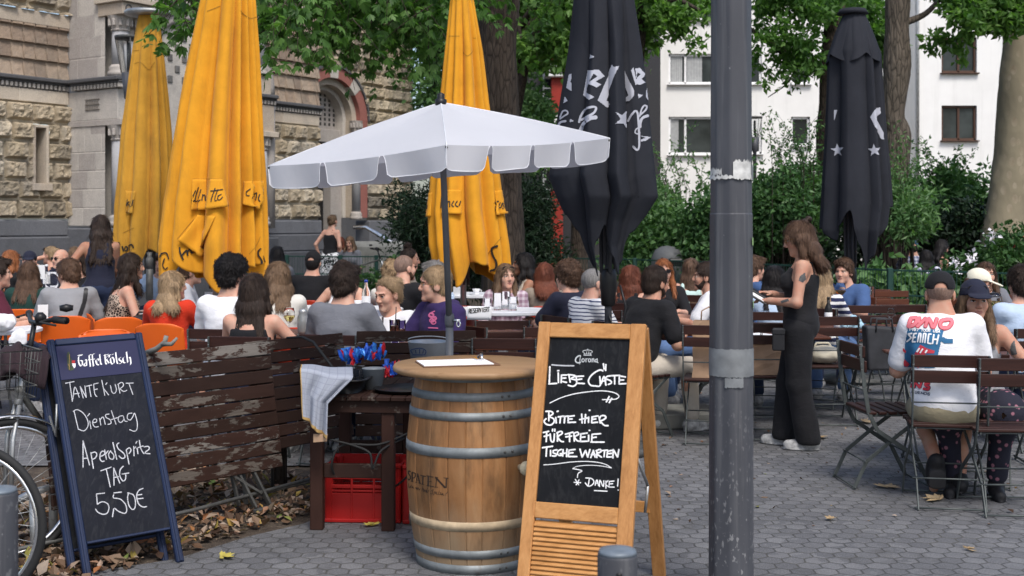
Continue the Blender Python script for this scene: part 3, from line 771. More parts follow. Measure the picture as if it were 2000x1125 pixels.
# carved arch over the portal, seen between the yellow parasols
m=MB()
for i in range(14):
    for j in range(10):
        if (i+j) % 2:cbox(m,1.0+i*.19,1.12+i*.19,1.09,1.13,4.5+j*.22,4.64+j*.22,.01)
m.build('carved_panel',plain('dark_carving',(.13,.125,.12),.9,0,.3,20),church)
m=MB()
for k,(r,w) in enumerate(((1.5,.1),(1.75,.12),(2.05,.14))):
    pts=[W3(2.25+r*math.cos(a),1.12+.08*k,4.4+r*math.sin(a))-CB for a in np.linspace(0,math.pi,26)];m.tube(pts,w,8)
    for sg in (-1,1):m.tube([W3(2.25+sg*r,1.12+.08*k,1.5)-CB,W3(2.25+sg*r,1.12+.08*k,4.4)-CB],w,10)
o=m.build('portal_arch',M['ashlar'],church);a=o.data.attributes.new('tint','FLOAT','POINT');a.data.foreach_set('value',[.15]*len(m.v))
# right end of the block and the wall after it
tintbox('portal_block',[(3.75,4.25,.3,1.5,3.62,4.2),(3.7,4.3,.3,1.6,3.5,3.62),(3.85,4.2,.3,1.2,4.42,9.5),(3.4,4.2,.3,1.45,4.42,4.85)],M['ashlar_warm']);cornice(3.4,4.3,1.45);column(4.0,1.33,1.55,3.5,.15);column(3.95,1.3,4.85,6.3,.15)
hf('rusticated_wall',4.2,6.66,1.7,3.95,.62,.028,RB(.375,.46,1.7,6),M['rust_stone'])
hf('tile_wall',4.2,6.66,4.42,6.7,.62,.025,tiles,M['tile_stone']);tintbox('frieze',[(4.2,5.4,.2,.66,3.95,4.2),(5.404,6.66,.2,.66,3.95,4.2),(4.2,6.6,.2,.66,6.7,6.95)],M['ashlar_warm']);cornice(4.2,6.72,.62)
hf('rusticated_wall',4.2,6.62,6.95,9.5,.6,.04,RB(.375,.46,1.7,7),M['rust_stone'])
tintbox('plinth',[(4.2,6.8,.1,.85,-.05,.95),(4.2,6.75,.1,.8,.95,1.35),(4.2,6.7,.1,.72,1.35,1.68)],M['basalt'],bev=.03)
tintbox('side_wall',[(6.2,6.66,-1.2,.6,1.5,9.5)],M['ashlar'])
# recessed wall with the arched doorway
AC,AZ=9.0,4.38
hole=lambda s,z:(((s -AC) ** 2+(z -AZ) ** 2<1.36 ** 2) & (z >AZ)) | ((np.abs(s -AC)<1.36) & (z <= AZ))
hf('rusticated_wall',7.2,12.34,1.7,10.5,-1,.035,lambda s,z:blocks(s,z,.335,.85,1.7,joint=.012,rough=.085,pill=.05,seed=9),M['rust_stone'],hole=hole)
tintbox('plinth',[(7.0,7.6,-1.4,-.8,-.05,1.68),(10.4,12.4,-1.4,-.8,-.05,1.0),(10.4,12.38,-1.4,-.86,1.0,1.68)],M['basalt'],bev=.03)
tintbox('wall_core',[(12.0,12.33,-6,-1.01,0,10.5)],M['ashlar_warm'])
def ringpart(name,r0,r1,d0,d1,mat,a0=0,a1=math.pi,jamb=True,tint=.5,n=30):
    m=MB();vs=[];fs=[]
    aa=np.linspace(a0,a1,n)
    for a in aa:
        for (r,d) in ((r0,d0),(r1,d0),(r1,d1),(r0,d1)):vs.append(W3(AC+r*math.cos(a),d,AZ+r*math.sin(a))-CB)
    for i in range(n -1):
        for k in range(4):fs.append((i*4+k,i*4+(k+1) % 4,(i+1)*4+(k+1) % 4,(i+1)*4+k))
    m.add(vs,fs)
    if jamb:
        for sg in (-1,1):cbox(m,*(sorted((AC+sg*r0,AC+sg*r1))),d0,d1,1.75,AZ)
    o=m.build(name,mat,church);a=o.data.attributes.new('tint','FLOAT','POINT');a.data.foreach_set('value',[tint]*len(m.v));return o
ringpart('arch_ring',1.08,1.38,-1.2,-.93,M['red_stone']);ringpart('arch_rim',1.375,1.43,-1.2,-.88,M['moulding'],jamb=False)
for a in (90,47,133):ringpart('carved_voussoir',1.075,1.385,-1.19,-.918,M['ashlar'],R(a -8),R(a+8),False,.9,6)
ringpart('arch_moulding',.9,1.08,-1.5,-1.08,M['ashlar_warm'],tint=.4);ringpart('arch_moulding',.78,.9,-1.6,-1.3,M['ashlar'],tint=.9)
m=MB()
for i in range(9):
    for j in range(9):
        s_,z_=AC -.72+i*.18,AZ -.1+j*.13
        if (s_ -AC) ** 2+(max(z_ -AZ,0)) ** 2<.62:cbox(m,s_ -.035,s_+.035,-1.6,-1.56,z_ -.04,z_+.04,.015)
m.build('lattice_hole_shade',plain('lattice_shadow',(.05,.048,.045),.9),church)  # dark solid blocks: the shade inside the lattice openings put in as colour
tintbox('tympanum',[(AC -.82,AC+.82,-1.75,-1.575,AZ -.25,AZ+.82),(AC -.05,AC+.05,-1.6,-1.5,AZ -.1,AZ+.8)],M['ashlar']);tintbox('lintel',[(AC -.9,AC+.9,-1.7,-1.4,AZ -.6,AZ -.25)],M['ashlar'])
tintbox('door_jamb',[(AC+.35,AC+.78,-1.62,-1.35,0,AZ -.6)],M['ashlar'])
m=MB();cbox(m,AC -.78,AC+.35,-1.75,-1.62,0,AZ -.6);m.build('door',plain('dark_door',(.014,.013,.013),.5),church)
column(AC+.98,-1.0,1.7,AZ,.12)
tag(tintbox('door_step',[(AC -1.2,AC+2.2,-1.0,.8,0,.5),(AC -1.2,AC+1.8,-1.0,.5,.5,.9)],M['basalt']),None)
# concrete block and tubular handrail in front of the door
m=MB();m.box((0,0,.62),(1.7,.5,1.24),bev=.22);o=m.build('concrete_block',M['concrete']);o.location=(-2.5,25.2,0);tag(o,'rounded concrete block below the steel handrail by the church door','block')
m=MB();m.tube([P(690,444,26),P(716,444,26),P(772,478,25.2),P(776,520,25.2)],.045,10);o=m.build('handrail',M['chrome']);tag(o,'bright steel handrail sloping down beside the church steps','handrail')

# ------------------------------------------------------------------ white apartment building and the slate house
def facade(name,label,x0,x1,Y,h,mat,wins,depth=9,pipes=()):
    b=thing(name,label,'building',((x0+x1)/2,Y,0));cx=(x0+x1)/2
    # wall with real openings: grid of boxes around the windows
    xs=sorted({x0,x1} | {v for w in wins for v in (w[0],w[1])});zs=sorted({0,h} | {v for w in wins for v in (w[2],w[3])})
    wl=MB()
    vs=[];fs=[];idx={}
    def vid(x,z,y):
        k=(round(x,4),round(z,4),y)
        if k not in idx:idx[k]=len(vs);vs.append((x -cx,y,z))
        return idx[k]
    for i in range(len(xs)-1):
        for j in range(len(zs)-1):
            xm,zm=(xs[i]+xs[i+1])/2,(zs[j]+zs[j+1])/2
            if any(w[0]<xm <w[1] and w[2]<zm <w[3] for w in wins):continue
            fs.append((vid(xs[i],zs[j],0),vid(xs[i+1],zs[j],0),vid(xs[i+1],zs[j+1],0),vid(xs[i],zs[j+1],0)))
    for w in wins:
        for (a,c) in (((w[0],w[2]),(w[1],w[2])),((w[1],w[2]),(w[1],w[3])),((w[1],w[3]),(w[0],w[3])),((w[0],w[3]),(w[0],w[2]))):
            fs.append((vid(*a,0),vid(*c,0),vid(*c,.22),vid(*a,.22)))
    for (xa,ya,xb,yb) in ((x0,0,x0,depth),(x0,depth,x1,depth),(x1,depth,x1,0)):
        k=len(vs);vs+= [(xa -cx,ya,0),(xb -cx,yb,0),(xb -cx,yb,h),(xa -cx,ya,h)];fs.append((k,k+1,k+2,k+3))
    k=len(vs);vs+= [(x0 -cx,0,h),(x1 -cx,0,h),(x1 -cx,depth,h),(x0 -cx,depth,h)];fs.append((k,k+1,k+2,k+3))
    wl.add(vs,fs);wl.build('wall',mat,b)
    for w in wins:
        X0,X1,Z0,Z1,fm,bars=w[:6];f=MB();t=.09
        for bx in ((X0,X0+t),(X1 -t,X1),*[(X0+(X1 -X0)*q -t/2,X0+(X1 -X0)*q+t/2) for q in bars]):f.box(((bx[0]+bx[1])/2-cx,.14,(Z0+Z1)/2),(t,.08,Z1 -Z0),bev=.01)
        for bz in ((Z0,Z0+t),(Z1 -t,Z1)):f.box(((X0+X1)/2-cx,.139,(bz[0]+bz[1])/2),(X1 -X0,.078,t),bev=.01)
        fo=f.build('window',fm,b);g=MB();g.box(((X0+X1)/2-cx,.17,(Z0+Z1)/2),(X1 -X0,.01,Z1 -Z0),bev=0.001);g.build('pane',M['pane'],fo)
        sl=MB();sl.box(((X0+X1)/2-cx,-.02,Z0 -.03),(X1 -X0+.12,.3,.05),bev=.01);sl.build('sill',fm,fo)
        if len(w)>6:
            cu=MB()
            for (q0,q1) in w[6]:
                n=16;pts=[(X0+(X1 -X0)*(q0+(q1 -q0)*i/n)-cx,.16+.0*i+.008*(1+math.sin(i*2.1))-.01) for i in range(n+1)]
                cu.add([(x,y -.005,Z0+t) for x,y in pts]+[(x,y -.005,Z1 -t) for x,y in pts],[(i,i+1,n+2+i,n+1+i) for i in range(n)],True)
            cu.build('curtain',M['curtain'],fo)
    for x in pipes:
        p=MB();p.tube([(x -cx,-.09,0),(x -cx,-.09,h)],.065,8);p.build('downpipe',M['galv'],b)
    return b
YB=50.;wx=lambda px:XX(px,YB);wz=lambda py:ZZ(py,YB)
wf,bf=M['white_frame'],M['brown_frame']
facade('apartment_building','white rendered apartment block with white window frames behind the trees',wx(1264),wx(1786),YB,19,M['stucco'],
       [(wx(1306),wx(1398),wz(164),wz(105),wf,(.36,),[(.06,.3),(.4,.72)]),(wx(1306),wx(1398),wz(302),wz(228),wf,(.36,),[(.05,.22)]),(wx(1432),wx(1488),wz(300),wz(228),wf,()),(wx(1545),wx(1582),wz(284),wz(228),wf,()),
        (wx(1432),wx(1488),wz(164),wz(105),wf,()),(wx(1545),wx(1582),wz(164),wz(105),wf,()),(wx(1306),wx(1398),wz(38),wz(-30),wf,(.36,))],pipes=(wx(1277),))
rb=48.;rx=lambda px:XX(px,rb);rz_=lambda py:ZZ(py,rb)
facade('apartment_building','pale grey apartment block with brown window frames on the right edge',rx(1787),rx(2150),rb,19,M['stucco'],
       [(rx(1839),rx(1908),rz_(142),rz_(73),bf,(.5,)),(rx(1839),rx(1908),rz_(274),rz_(206),bf,(.5,)),(rx(1839),rx(1908),rz_(8),rz_(-60),bf,(.5,))],pipes=(rx(1791),))
yb=44.;sx_=lambda px:XX(px,yb);sz_=lambda py:ZZ(py,yb)
b=facade('slate_house','dark slate clad house with red post seen between the trees',sx_(1000),sx_(1290),yb,13,M['dark_tiles'],[(sx_(1108),sx_(1200),sz_(205),sz_(142),bf,(.5,)),(sx_(1108),sx_(1200),sz_(340),sz_(260),bf,(.5,))])
cx=(sx_(1000)+sx_(1290))/2
m=MB();m.box((sx_(1087)-cx,-.3,5),(.42,.3,10),bev=.02);m.build('red_post',M['red_beam'],b)
m=MB();m.box((sx_(1150)-cx,-.4,sz_(140)),(3.2,.6,.5),bev=.02);m.box((sx_(1150)-cx,-.4,sz_(235)),(3.2,.6,.3),bev=.02);m.build('balcony_slab',M['stucco'],b)
m=MB()
for i in range(24):m.box((sx_(1072)-cx,-.35,1+i*.36),(.38,.05,.06),bev=.005)
for x in (-.2,.2):m.box((sx_(1072)-cx+x,-.35,5),(.06,.05,10),bev=.005)
m.build('ladder',M['galv'],b)

# ------------------------------------------------------------------ trees
def trunkmesh(name,paths,mat,parent,n=18,seed=0,lump=.08):
    """paths: list of lists of (x,y,z,r)"""
    mb=MB();rng=random.Random(seed)
    for pth in paths:
        pts=[Vector(p[:3]) for p in pth];rad=[p[3] for p in pth]
        # resample smoothly
        P2,R2=[],[]
        for i in range(len(pts)-1):
            p0=pts[max(i -1,0)];p1,p2=pts[i],pts[i+1];p3=pts[min(i+2,len(pts)-1)];st=12 if rad[i]>.1 else 6
            for k in range(st):
                t=k/st;q=.5*((2*p1)+(p2 -p0)*t+(2*p0 -5*p1+4*p2 -p3)*t*t+(3*p1 -p0 -3*p2+p3)*t ** 3);P2.append(q);R2.append(rad[i]+(rad[i+1]-rad[i])*t)
        P2.append(pts[-1]);R2.append(rad[-1])
        R2=[r*(1+(lump*(mnoise.noise((p*1.3+Vector((seed,0,0))))))) for r,p in zip(R2,P2)]
        b0=len(mb.v);nn=n if rad[0]>.1 else 8;mb.tube(P2,R2,nn)
        if rad[0]>.1:
            for i in range(b0,len(mb.v)):
                v=Vector(mb.v[i]);c=P2[min((i -b0) // nn,len(P2)-1)];d=(v -c)
                k=.09*mnoise.noise(Vector((v.x*7,v.y*7,v.z*1.6)))+.05*mnoise.noise(v*9);mb.v[i]=tuple(c+d*(1+k))
    return mb.build(name,mat,parent)
def tree(name,label,base,paths,barkm,crowns,group='trees around the terrace',seed=1):
    t=thing(name,label,'tree',base,0,group);B=Vector(base)
    loc=lambda p:(p[0]-B.x,p[1]-B.y,p[2]-B.z,p[3])
    trunkmesh('trunk',[[loc(p) for p in pth] for pth in paths],barkm,t,seed=seed)
    for i,(cs,rs_,n,size,mat,kw) in enumerate(crowns):
        cs=[tuple(Vector(c)-B) for c in cs];crown('crown',cs,rs_,n,size,mat,t,seed=seed*10+i,**kw)
    return t
def PX(px,py,Y,r):v=P(px,py,Y);return (v.x,v.y,v.z,r)
# T1: big rough trunk behind the pale parasol; its limbs hang over the terrace
Y1=17.5
t1=tree('shade_tree','large tree with dark rough trunk rising behind the pale parasol',(XX(985,Y1),Y1,0),
     [[(XX(985,Y1),Y1,-.1,.42),(XX(984,Y1),Y1,.5,.33),(XX(982,Y1),Y1,2,.27),(XX(978,Y1),Y1,3.2,.262),(XX(973,Y1),Y1,4.3,.27),(XX(976,Y1),Y1,4.9,.3),(XX(976,Y1),Y1,6.5,.26),(XX(985,Y1),Y1,9.5,.2)],
      [(XX(974,Y1),Y1,5.6,.13),(XX(860,16),16,6.1,.09),(XX(700,14.6),14.6,5.6,.05),(XX(590,13.5),13.5,4.6,.022),(XX(520,13),13,4.3,.01)],
      [(XX(974,Y1),Y1,5.9,.12),(XX(800,15.5),15.5,5.3,.05),(XX(700,14.5),14.5,4.6,.02),(XX(660,14),14,4.1,.008)],
      [(XX(974,Y1),Y1,6.3,.1),(XX(640,15),15,6.2,.06),(XX(420,13.5),13.5,5.2,.03),(XX(340,13),13,3.9,.01)],
      [(XX(985,Y1),Y1,5.8,.1),(XX(1100,17),17,5.5,.05),(XX(1210,17),17,4.6,.02)]],
     M['bark'],[],seed=3)
def hanging(parent,B,seed,specs,mat,size):
    """sprays of palmate leaves placed along twigs: (px,py,Y,spread_px_x,spread_px_y,n)"""
    rs=np.random.RandomState(seed);parts=[];tw=MB()
    for (px,py,Y,sx,sy,n) in specs:
        m=max(1,n // 13)
        for _ in range(m):
            a=P(px+rs.randn()*sx*.5,py+rs.randn()*sy*.4 -74,Y+rs.randn()*.5);d=Vector((rs.randn()*.7,rs.randn()*.6,-.55 -.5*rs.rand())).normalized();L=.35+.35*rs.rand()
            pts=[a+d*(L*k/6)+Vector((0,0,-.12*(k/6) ** 2)) for k in range(7)];tw.tube([p -B for p in pts],[.006,.005,.005,.004,.004,.003,.002],5)
            C=[];D=[]
            for p in pts[1:]:
                for q in range(2):C.append(p+Vector(rs.randn(3)*.05));dd=Vector(rs.randn(3))*.8+d;D.append(dd.normalized())
            C=np.array(C)-np.array(B);parts.append(palmate(C,np.array(D),size,rs,6,tint=np.clip(rs.rand(len(C))*.7+.3*rs.rand(),0,1)))
    V,Fq,T=joinq(parts);npmesh('crown',V,Fq,mat,parent,smooth=False,attr={'tint':T});tw.build('twigs',M['bark'],parent)
hanging(t1,Vector(t1.location),4,[
    (376,10,12.8,14,40,120),(368,80,12.6,8,40,110),(362,112,12.6,5,20,40),(420,8,13,60,40,130),
    (540,12,13,70,40,260),(525,85,13,28,55,170),(590,60,13.2,35,50,150),(565,100,13,30,26,70),(515,135,13,14,22,36),
    (680,20,13.6,80,40,300),(655,85,13.4,40,40,190),(700,60,13.6,60,45,230),(650,120,13.4,18,20,44),(740,100,13.6,30,40,130),(760,122,13.6,18,18,40),
    (800,25,14,60,60,300),(830,85,14,40,45,200),(770,60,14,40,45,190),(850,130,14.2,18,30,60),(915,20,15,50,60,200),(620,8,13.5,60,30,200),(740,8,13.8,90,30,280),(860,5,14.2,90,30,260),
    (1060,0,16,60,30,90),(1025,90,16.5,12,40,36),(1095,40,16.5,30,20,50),(960,-110,15,300,40,500),(600,-120,13.5,300,40,500)],M['leaf_oak'],.108)
# crown of the same tree above the frame, shading the terrace
crown('crown',[(-3,-2,8.5),(0,1,9.5),(3,-1,8.8),(-5,-3,8),(1.5,-4,8.6),(-1,3,9)],[(2.6,2.4,1.6)]*6,4000,.2,M['leaf_oak'],t1,seed=77,clip=None)
def lump(px0,px1,py0,py1,Y,n,r,seed,dy=1.5):
    rs=random.Random(seed);cs=[]
    for _ in range(n):
        y=Y+rs.uniform(-dy,dy);cs.append(tuple(P(rs.uniform(px0,px1),rs.uniform(py0,py1),y)))
    return cs,[r*(.7+.6*rs.random()) for _ in cs]
# background greenery behind the trunk
def bgtree(label,px,Y,h,cs,rs_,n,size,mat,seed,r=.22,barkm=None,gr='background trees'):
    x=XX(px,Y);pth=[[(x,Y,-.1,r*1.4),(x+.05,Y,h*.3,r),(x -.1,Y,h*.65,r*.8),(x+.2,Y,h,r*.3)]]
    for i,c in enumerate(cs[:9]):pth.append([(x,Y,h*(.45+.05*i),r*.5),((x+c[0])/2,(Y+c[1])/2,(h*(.5+.05*i)+c[2])/2+.4,r*.3),(c[0],c[1],c[2],r*.1)])
    return tree('broadleaf_tree',label,(x,Y,0),pth,barkm or M['bark'],[(cs,rs_,n,size,mat,{})],gr,seed)
cs,rr=lump(1015,1130,-70,105,27,14,.55,3);bgtree('pale leaved tree right behind the dark rough trunk',995,28,7,cs,rr,5200,.16,M['leaf_light'],5)
cs,rr=lump(805,1010,-20,330,36,22,1.3,5,1.5);bgtree('ivy green tree between the church corner and the dark trunk',850,37,8,cs,rr,12000,.2,M['leaf_ivy'],6)
cs,rr=lump(1005,1052,170,330,34,10,.55,6);bgtree('low grey green tree in front of the slate house',1012,35,4.5,cs,rr,3600,.16,M['leaf_ivy'],7,.12)
cs,rr=lump(940,1290,-120,20,34,14,1.6,8);bgtree('tall tree spreading above the slate house',1130,36,10,cs,rr,8000,.22,M['leaf_light'],8)
cs,rr=lump(1255,1290,-40,130,26,6,.32,9);c2,r2=lump(1280,1400,-60,45,26,9,.34,10);c3,r3=lump(1330,1385,50,110,26,4,.2,11)
bgtree('tree whose light leaves hang before the white block left of the grey pole',1240,27,7,cs+c2+c3,rr+r2+r3,3800,.15,M['leaf_light'],9)
# T3 with the long limb, T2 burly trunk, plane tree
Y3=26.;cs,rr=lump(1475,1580,50,130,Y3,13,.36,12,1);c2,r2=lump(1490,1570,135,170,Y3,4,.26,13,.6);c3,r3=lump(1560,1720,-80,20,Y3,9,.5,14);c4,r4=lump(1455,1500,70,150,Y3,4,.22,15,.5);c5,r5=lump(1460,1590,-40,30,Y3,9,.4,16,1);cs+= c5;rr+= r5
tree('limb_tree','slim tree behind the second charcoal parasol with a long limb to the left',(XX(1612,Y3),Y3,0),
     [[(XX(1610,Y3),Y3,-.1,.26),(XX(1612,Y3),Y3,3,.2),PX(1625,110,Y3,.22),PX(1640,-60,Y3,.18)],[PX(1618,135,Y3,.13),PX(1560,118,Y3,.1),PX(1500,80,Y3,.07),PX(1440,40,Y3,.03)],[PX(1635,40,Y3,.1),PX(1690,10,Y3,.07),PX(1760,-30,Y3,.05)],
      [PX(1560,118,Y3,.04),PX(1540,160,Y3,.02),PX(1500,190,Y3,.008)]],
     M['bark'],[(cs+c2+c3+c4,rr+r2+r3+r4,7500,.14,M['leaf_oak'],{})],seed=11)
Y2=21.;cs,rr=lump(1690,1730,20,110,Y2+3,4,.4,17,.5)
tree('burly_tree','burly brown trunk with knots right of the second charcoal parasol',(XX(1742,Y2),Y2,0),
     [[(XX(1738,Y2),Y2,-.1,.36),(XX(1742,Y2),Y2,1.2,.26),PX(1745,360,Y2,.235),PX(1754,268,Y2,.225),PX(1745,225,Y2,.19),PX(1752,130,Y2,.235),PX(1752,60,Y2,.205),PX(1755,-40,Y2,.21)],[PX(1765,45,Y2,.07),PX(1810,25,Y2,.05),PX(1850,-20,Y2,.03)],
      [PX(1763,262,Y2 -.1,.14),PX(1768,258,Y2 -.16,.05)],[PX(1760,128,Y2 -.1,.14),PX(1768,124,Y2 -.16,.05)]],
     M['bark_grey'],[(cs,rr,1500,.14,M['leaf_oak'],{})],seed=12)
YP=23.;cs,rr=lump(1830,1960,-50,35,YP -2,13,.36,18,.8);c2,r2=lump(1850,1900,70,120,YP -2,5,.2,19,.4);c3,r3=lump(1920,2040,-60,30,YP -2,9,.4,20,.6);c4,r4=lump(1815,1840,60,90,YP -2,2,.22,21,.3)
tree('plane_tree','plane tree with patchy pale bark leaning at the right edge',(XX(1958,YP),YP,0),
     [[(XX(1950,YP),YP,-.1,.5),PX(1962,430,YP,.37),PX(1977,300,YP,.33),PX(1990,100,YP,.3),PX(2000,-80,YP,.28)],[PX(1990,40,YP,.12),PX(1950,20,YP -1,.06),PX(1890,-10,YP -2,.03)]],
     M['bark_plane'],[(cs+c2+c3+c4,rr+r2+r3+r4,8000,.14,M['leaf_light'],{})],seed=13)

# ------------------------------------------------------------------ shrubs
def shrub(name,label,base_px,Y,cs,rs_,n,size,mat,seed,gr='shrubs behind the green fence',**kw):
    x=XX(base_px,Y);t=thing(name,label,'shrub',(x,Y,0),0,gr);B=Vector((x,Y,0))
    mb=MB();rng=random.Random(seed)
    for c in cs[:16]:
        c=Vector(c)-B;mb.tube([(rng.uniform(-.3,.3)+c.x*.35,rng.uniform(-.2,.2),-.05),c*.5+Vector((c.x*.2,0,.1)),c],[.04,.028,.01],6)
    mb.build('stems',M['bark'],t);crown('foliage',[tuple(Vector(c)-B) for c in cs],rs_,n,size,mat,t,seed,**kw);return t
cs,rr=lump(785,870,400,490,19.5,24,.42,30,.7);c2,r2=lump(850,1070,385,540,19.5,40,.45,31,.8);c3,r3=lump(1000,1060,370,400,19.5,6,.4,32,.5)
shrub('yew_shrub','dark evergreen yew bush behind the pale parasol',930,19.5,cs+c2+c3,rr+r2+r3,26000,.1,M['leaf_yew'],33,aspect=.3,droop=0)
cs,rr=lump(1240,1400,420,560,24,26,.65,34,1.0);shrub('ivy_bank','bright ivy covered bank left of the grey pole',1310,24,cs,rr,15000,.13,M['leaf_ivy'],35)
cs,rr=lump(1240,1300,360,430,30,8,.55,36);shrub('pale_shrub','loose pale shrub against the white wall beside the charcoal parasol',1270,30,cs,rr,3500,.14,M['leaf_ivy'],37)
cs,rr=lump(1450,1600,375,450,20.5,20,.5,38,.8);c2,r2=lump(1440,1600,440,600,21.5,20,.6,39,.7);c3,r3=lump(1490,1590,325,360,20.5,6,.22,40,.4)
shrub('broad_shrub','broad dark green shrub behind the waitress',1530,21,cs+c3,rr+r3,13000,.1,M['leaf_shrub'],41);shrub('under_shrub','shady evergreen undergrowth at the foot of the broad shrub',1520,21.6,c2,r2,8000,.1,M['leaf_yew'],42)
cs,rr=lump(1600,1725,450,570,22.5,14,.5,59,.4);shrub('under_shrub','dark evergreen undergrowth behind the pole of the far charcoal parasol',1660,22.5,cs,rr,5500,.11,M['leaf_yew'],60)
cs,rr=lump(1360,1460,390,500,23,14,.5,43,.6);shrub('broad_shrub','mid green shrub hidden partly by the grey pole',1410,23,cs,rr,6500,.12,M['leaf_shrub'],44)
cs,rr=lump(1690,1800,365,450,20,9,.38,45,.4);shrub('feathery_shrub','feathery light shrub at the knotted trunk',1740,20,cs,rr,3600,.12,M['leaf_ivy'],46,aspect=.35)
cs,rr=lump(1780,1960,375,440,25.5,18,.55,47,.7);shrub('laurel_shrub','deep green laurel shrub below the brown framed windows',1860,25.5,cs,rr,11000,.14,M['leaf_shrub'],48)
cs,rr=lump(1780,2050,430,490,24,18,.5,49,.6);shrub('under_shrub','dark low evergreens in front of the plane tree',1900,24,cs,rr,9000,.12,M['leaf_yew'],50)
cs,rr=lump(1880,2060,475,600,17.5,24,.4,51,.6);shrub('flower_shrub','red dotted flowering bush at the right edge behind the fence',1960,17.5,cs,rr,14000,.09,M['leaf_flower'],52)
cs,rr=lump(1690,1860,545,640,17.2,14,.32,53,.4);shrub('leafy_plant','leafy green plants along the fence under the knotted trunk',1770,17.2,cs,rr,3600,.14,M['leaf_ivy'],54)
cs,rr=lump(1380,1600,540,640,18.6,14,.3,55,.4);shrub('leafy_plant','low leafy plants along the fence behind the waitress',1490,18.6,cs,rr,4000,.11,M['leaf_shrub'],56)
cs,rr=lump(700,850,520,580,21.6,10,.3,57,.3);shrub('leafy_plant','thin climbing plants on the fence below the handrail',770,21.6,cs,rr,3000,.1,M['leaf_shrub'],58)
for (px,py,Y) in ((1935,460,16.9),(1895,505,16.7),(1870,515,16.7)):
    rs=np.random.RandomState(px);p=P(px,py,Y);C=np.array(rs.randn(26,3))*.05;V,Fq,T=leafquads(C,np.full(26,.07),rs,up=1,aspect=.6);o=npmesh('white_blossom',V,Fq,M['petal'],smooth=False,attr={'tint':T});o.location=p
    tag(o,'white blossom head on the flowering bush, '+{1935:'topmost of three',1895:'lower right of three',1870:'lower left of three'}[px],'flower','white blossoms')

def sprays(parent_label,px0,px1,py,Y,n,seed,mat,size=.07):
    rs=np.random.RandomState(seed);t=thing('twig_shrub',parent_label,'shrub',(XX((px0+px1)/2,Y),Y,0),0,'shrubs behind the green fence');B=np.array(t.location);tw=MB();parts=[]
    for _ in range(n):
        a=np.array(P(px0+(px1 -px0)*rs.rand(),py+rs.randn()*12,Y+rs.randn()*.3));d=np.array([rs.randn()*.35,rs.randn()*.3,1.]);L=.5+.7*rs.rand();pts=[a+d*L*k/7+np.array([.12*rs.randn()*0+.1*(k/7) ** 2*np.sign(d[0]),0,-.15*(k/7) ** 2])-B for k in range(8)];tw.tube([Vector(a*[1,1,0]-B)]+[Vector(p) for p in pts],[.012]+[.006 -.0006*k for k in range(8)],5)
        C=np.repeat(np.array(pts),5,0)+rs.randn(40,3)*.025;parts.append(leafquads(C,np.full(40,size),rs,.4,.1,.45))
    V,Fq,T=joinq(parts);npmesh('foliage',V,Fq,mat,t,smooth=False,attr={'tint':T});tw.build('stems',M['bark'],t)
sprays('arching twigs standing above the broad shrub against the white wall',1500,1600,330,20.2,20,61,M['leaf_shrub']);sprays('light twigs rising beside the knotted trunk',1690,1790,370,19.8,14,62,M['leaf_ivy']);sprays('thin twigs above the laurel below the brown windows',1800,1900,370,25,12,63,M['leaf_shrub'],.09);sprays('thin twigs before the white wall left of the grey pole',1290,1390,370,24,16,64,M['leaf_ivy'],.08)
# ------------------------------------------------------------------ fence
fence=thing('wire_fence','dark green wire mesh fence with posts round the terrace','fence',(0,19,0))
FP=[P(2080,435,14.6),P(1925,435,15.2),P(1738,435,16),P(1560,435,17.6),P(1400,435,19.2),P(1240,435,20.6),P(1105,435,21.4),P(960,435,22),P(830,435,22.3),P(735,435,22.4),P(665,435,22.5),P(560,435,22.6),P(450,435,22.5)]
FB=Vector((0,19,0))
for i,p in enumerate(FP):
    m=MB();m.box((p.x,p.y -19,.5),(.07,.07,1.06),bev=.008);m.build('post',M['fence_green'],fence)
    if i:
        a,c=FP[i -1],p;m=MB();d=c -a;L=d.length;q=lambda t,z:(a.x+d.x*t,a.y+d.y*t -19,z)
        for z in (.06,.36,.68,1.0):m.bar(q(.01,z),q(.99,z),.016,.022)
        k=int(L/.05)
        for j in range(1,k):m.bar(q(j/k,.04),q(j/k,1.02),.006,.006,(1,0,0),.0005)
        m.build('mesh_panel',M['fence_green'],fence)

# ------------------------------------------------------------------ lanterns
def lantern(px,pytop,Y,label,s=1.):
    t=thing('street_lamp',label,'street lamp',(XX(px,Y),Y,0),0,'park lanterns');zt=ZZ(pytop,Y)
    m=MB();m.lathe([(.055*s,0),(.05*s,zt -.95*s),(.07*s,zt -.93*s),(.11*s,zt -.55*s),(.0,zt -.549*s)],n=14);m.build('post',M['pole'],t)
    m=MB();m.lathe([(.11*s,zt -.55*s),(.2*s,zt -.04*s)],n=16,cap=False);g=m.build('shade',M['lamp_glass'],t)
    m=MB();m.lathe([(.21*s,zt -.04*s),(.21*s,zt),(.06*s,zt+.02*s),(0,zt+.02*s)],n=16)
    m.lathe([(.03*s,zt -.5*s),(.03*s,zt -.1*s)],n=8)
    for k in range(4):a=k*math.pi/2+.4;m.tube([(.11*s*math.cos(a),.11*s*math.sin(a),zt -.55*s),(.2*s*math.cos(a),.2*s*math.sin(a),zt -.04*s)],.008*s,5)
    m.build('lamp_cap',M['steel_dark'],t)
lantern(252,71,17.5,'glass lantern on a post half hidden by the left yellow parasol',.95);lantern(1474,228,33,'glass park lantern before the white block right of the grey pole',1.0)

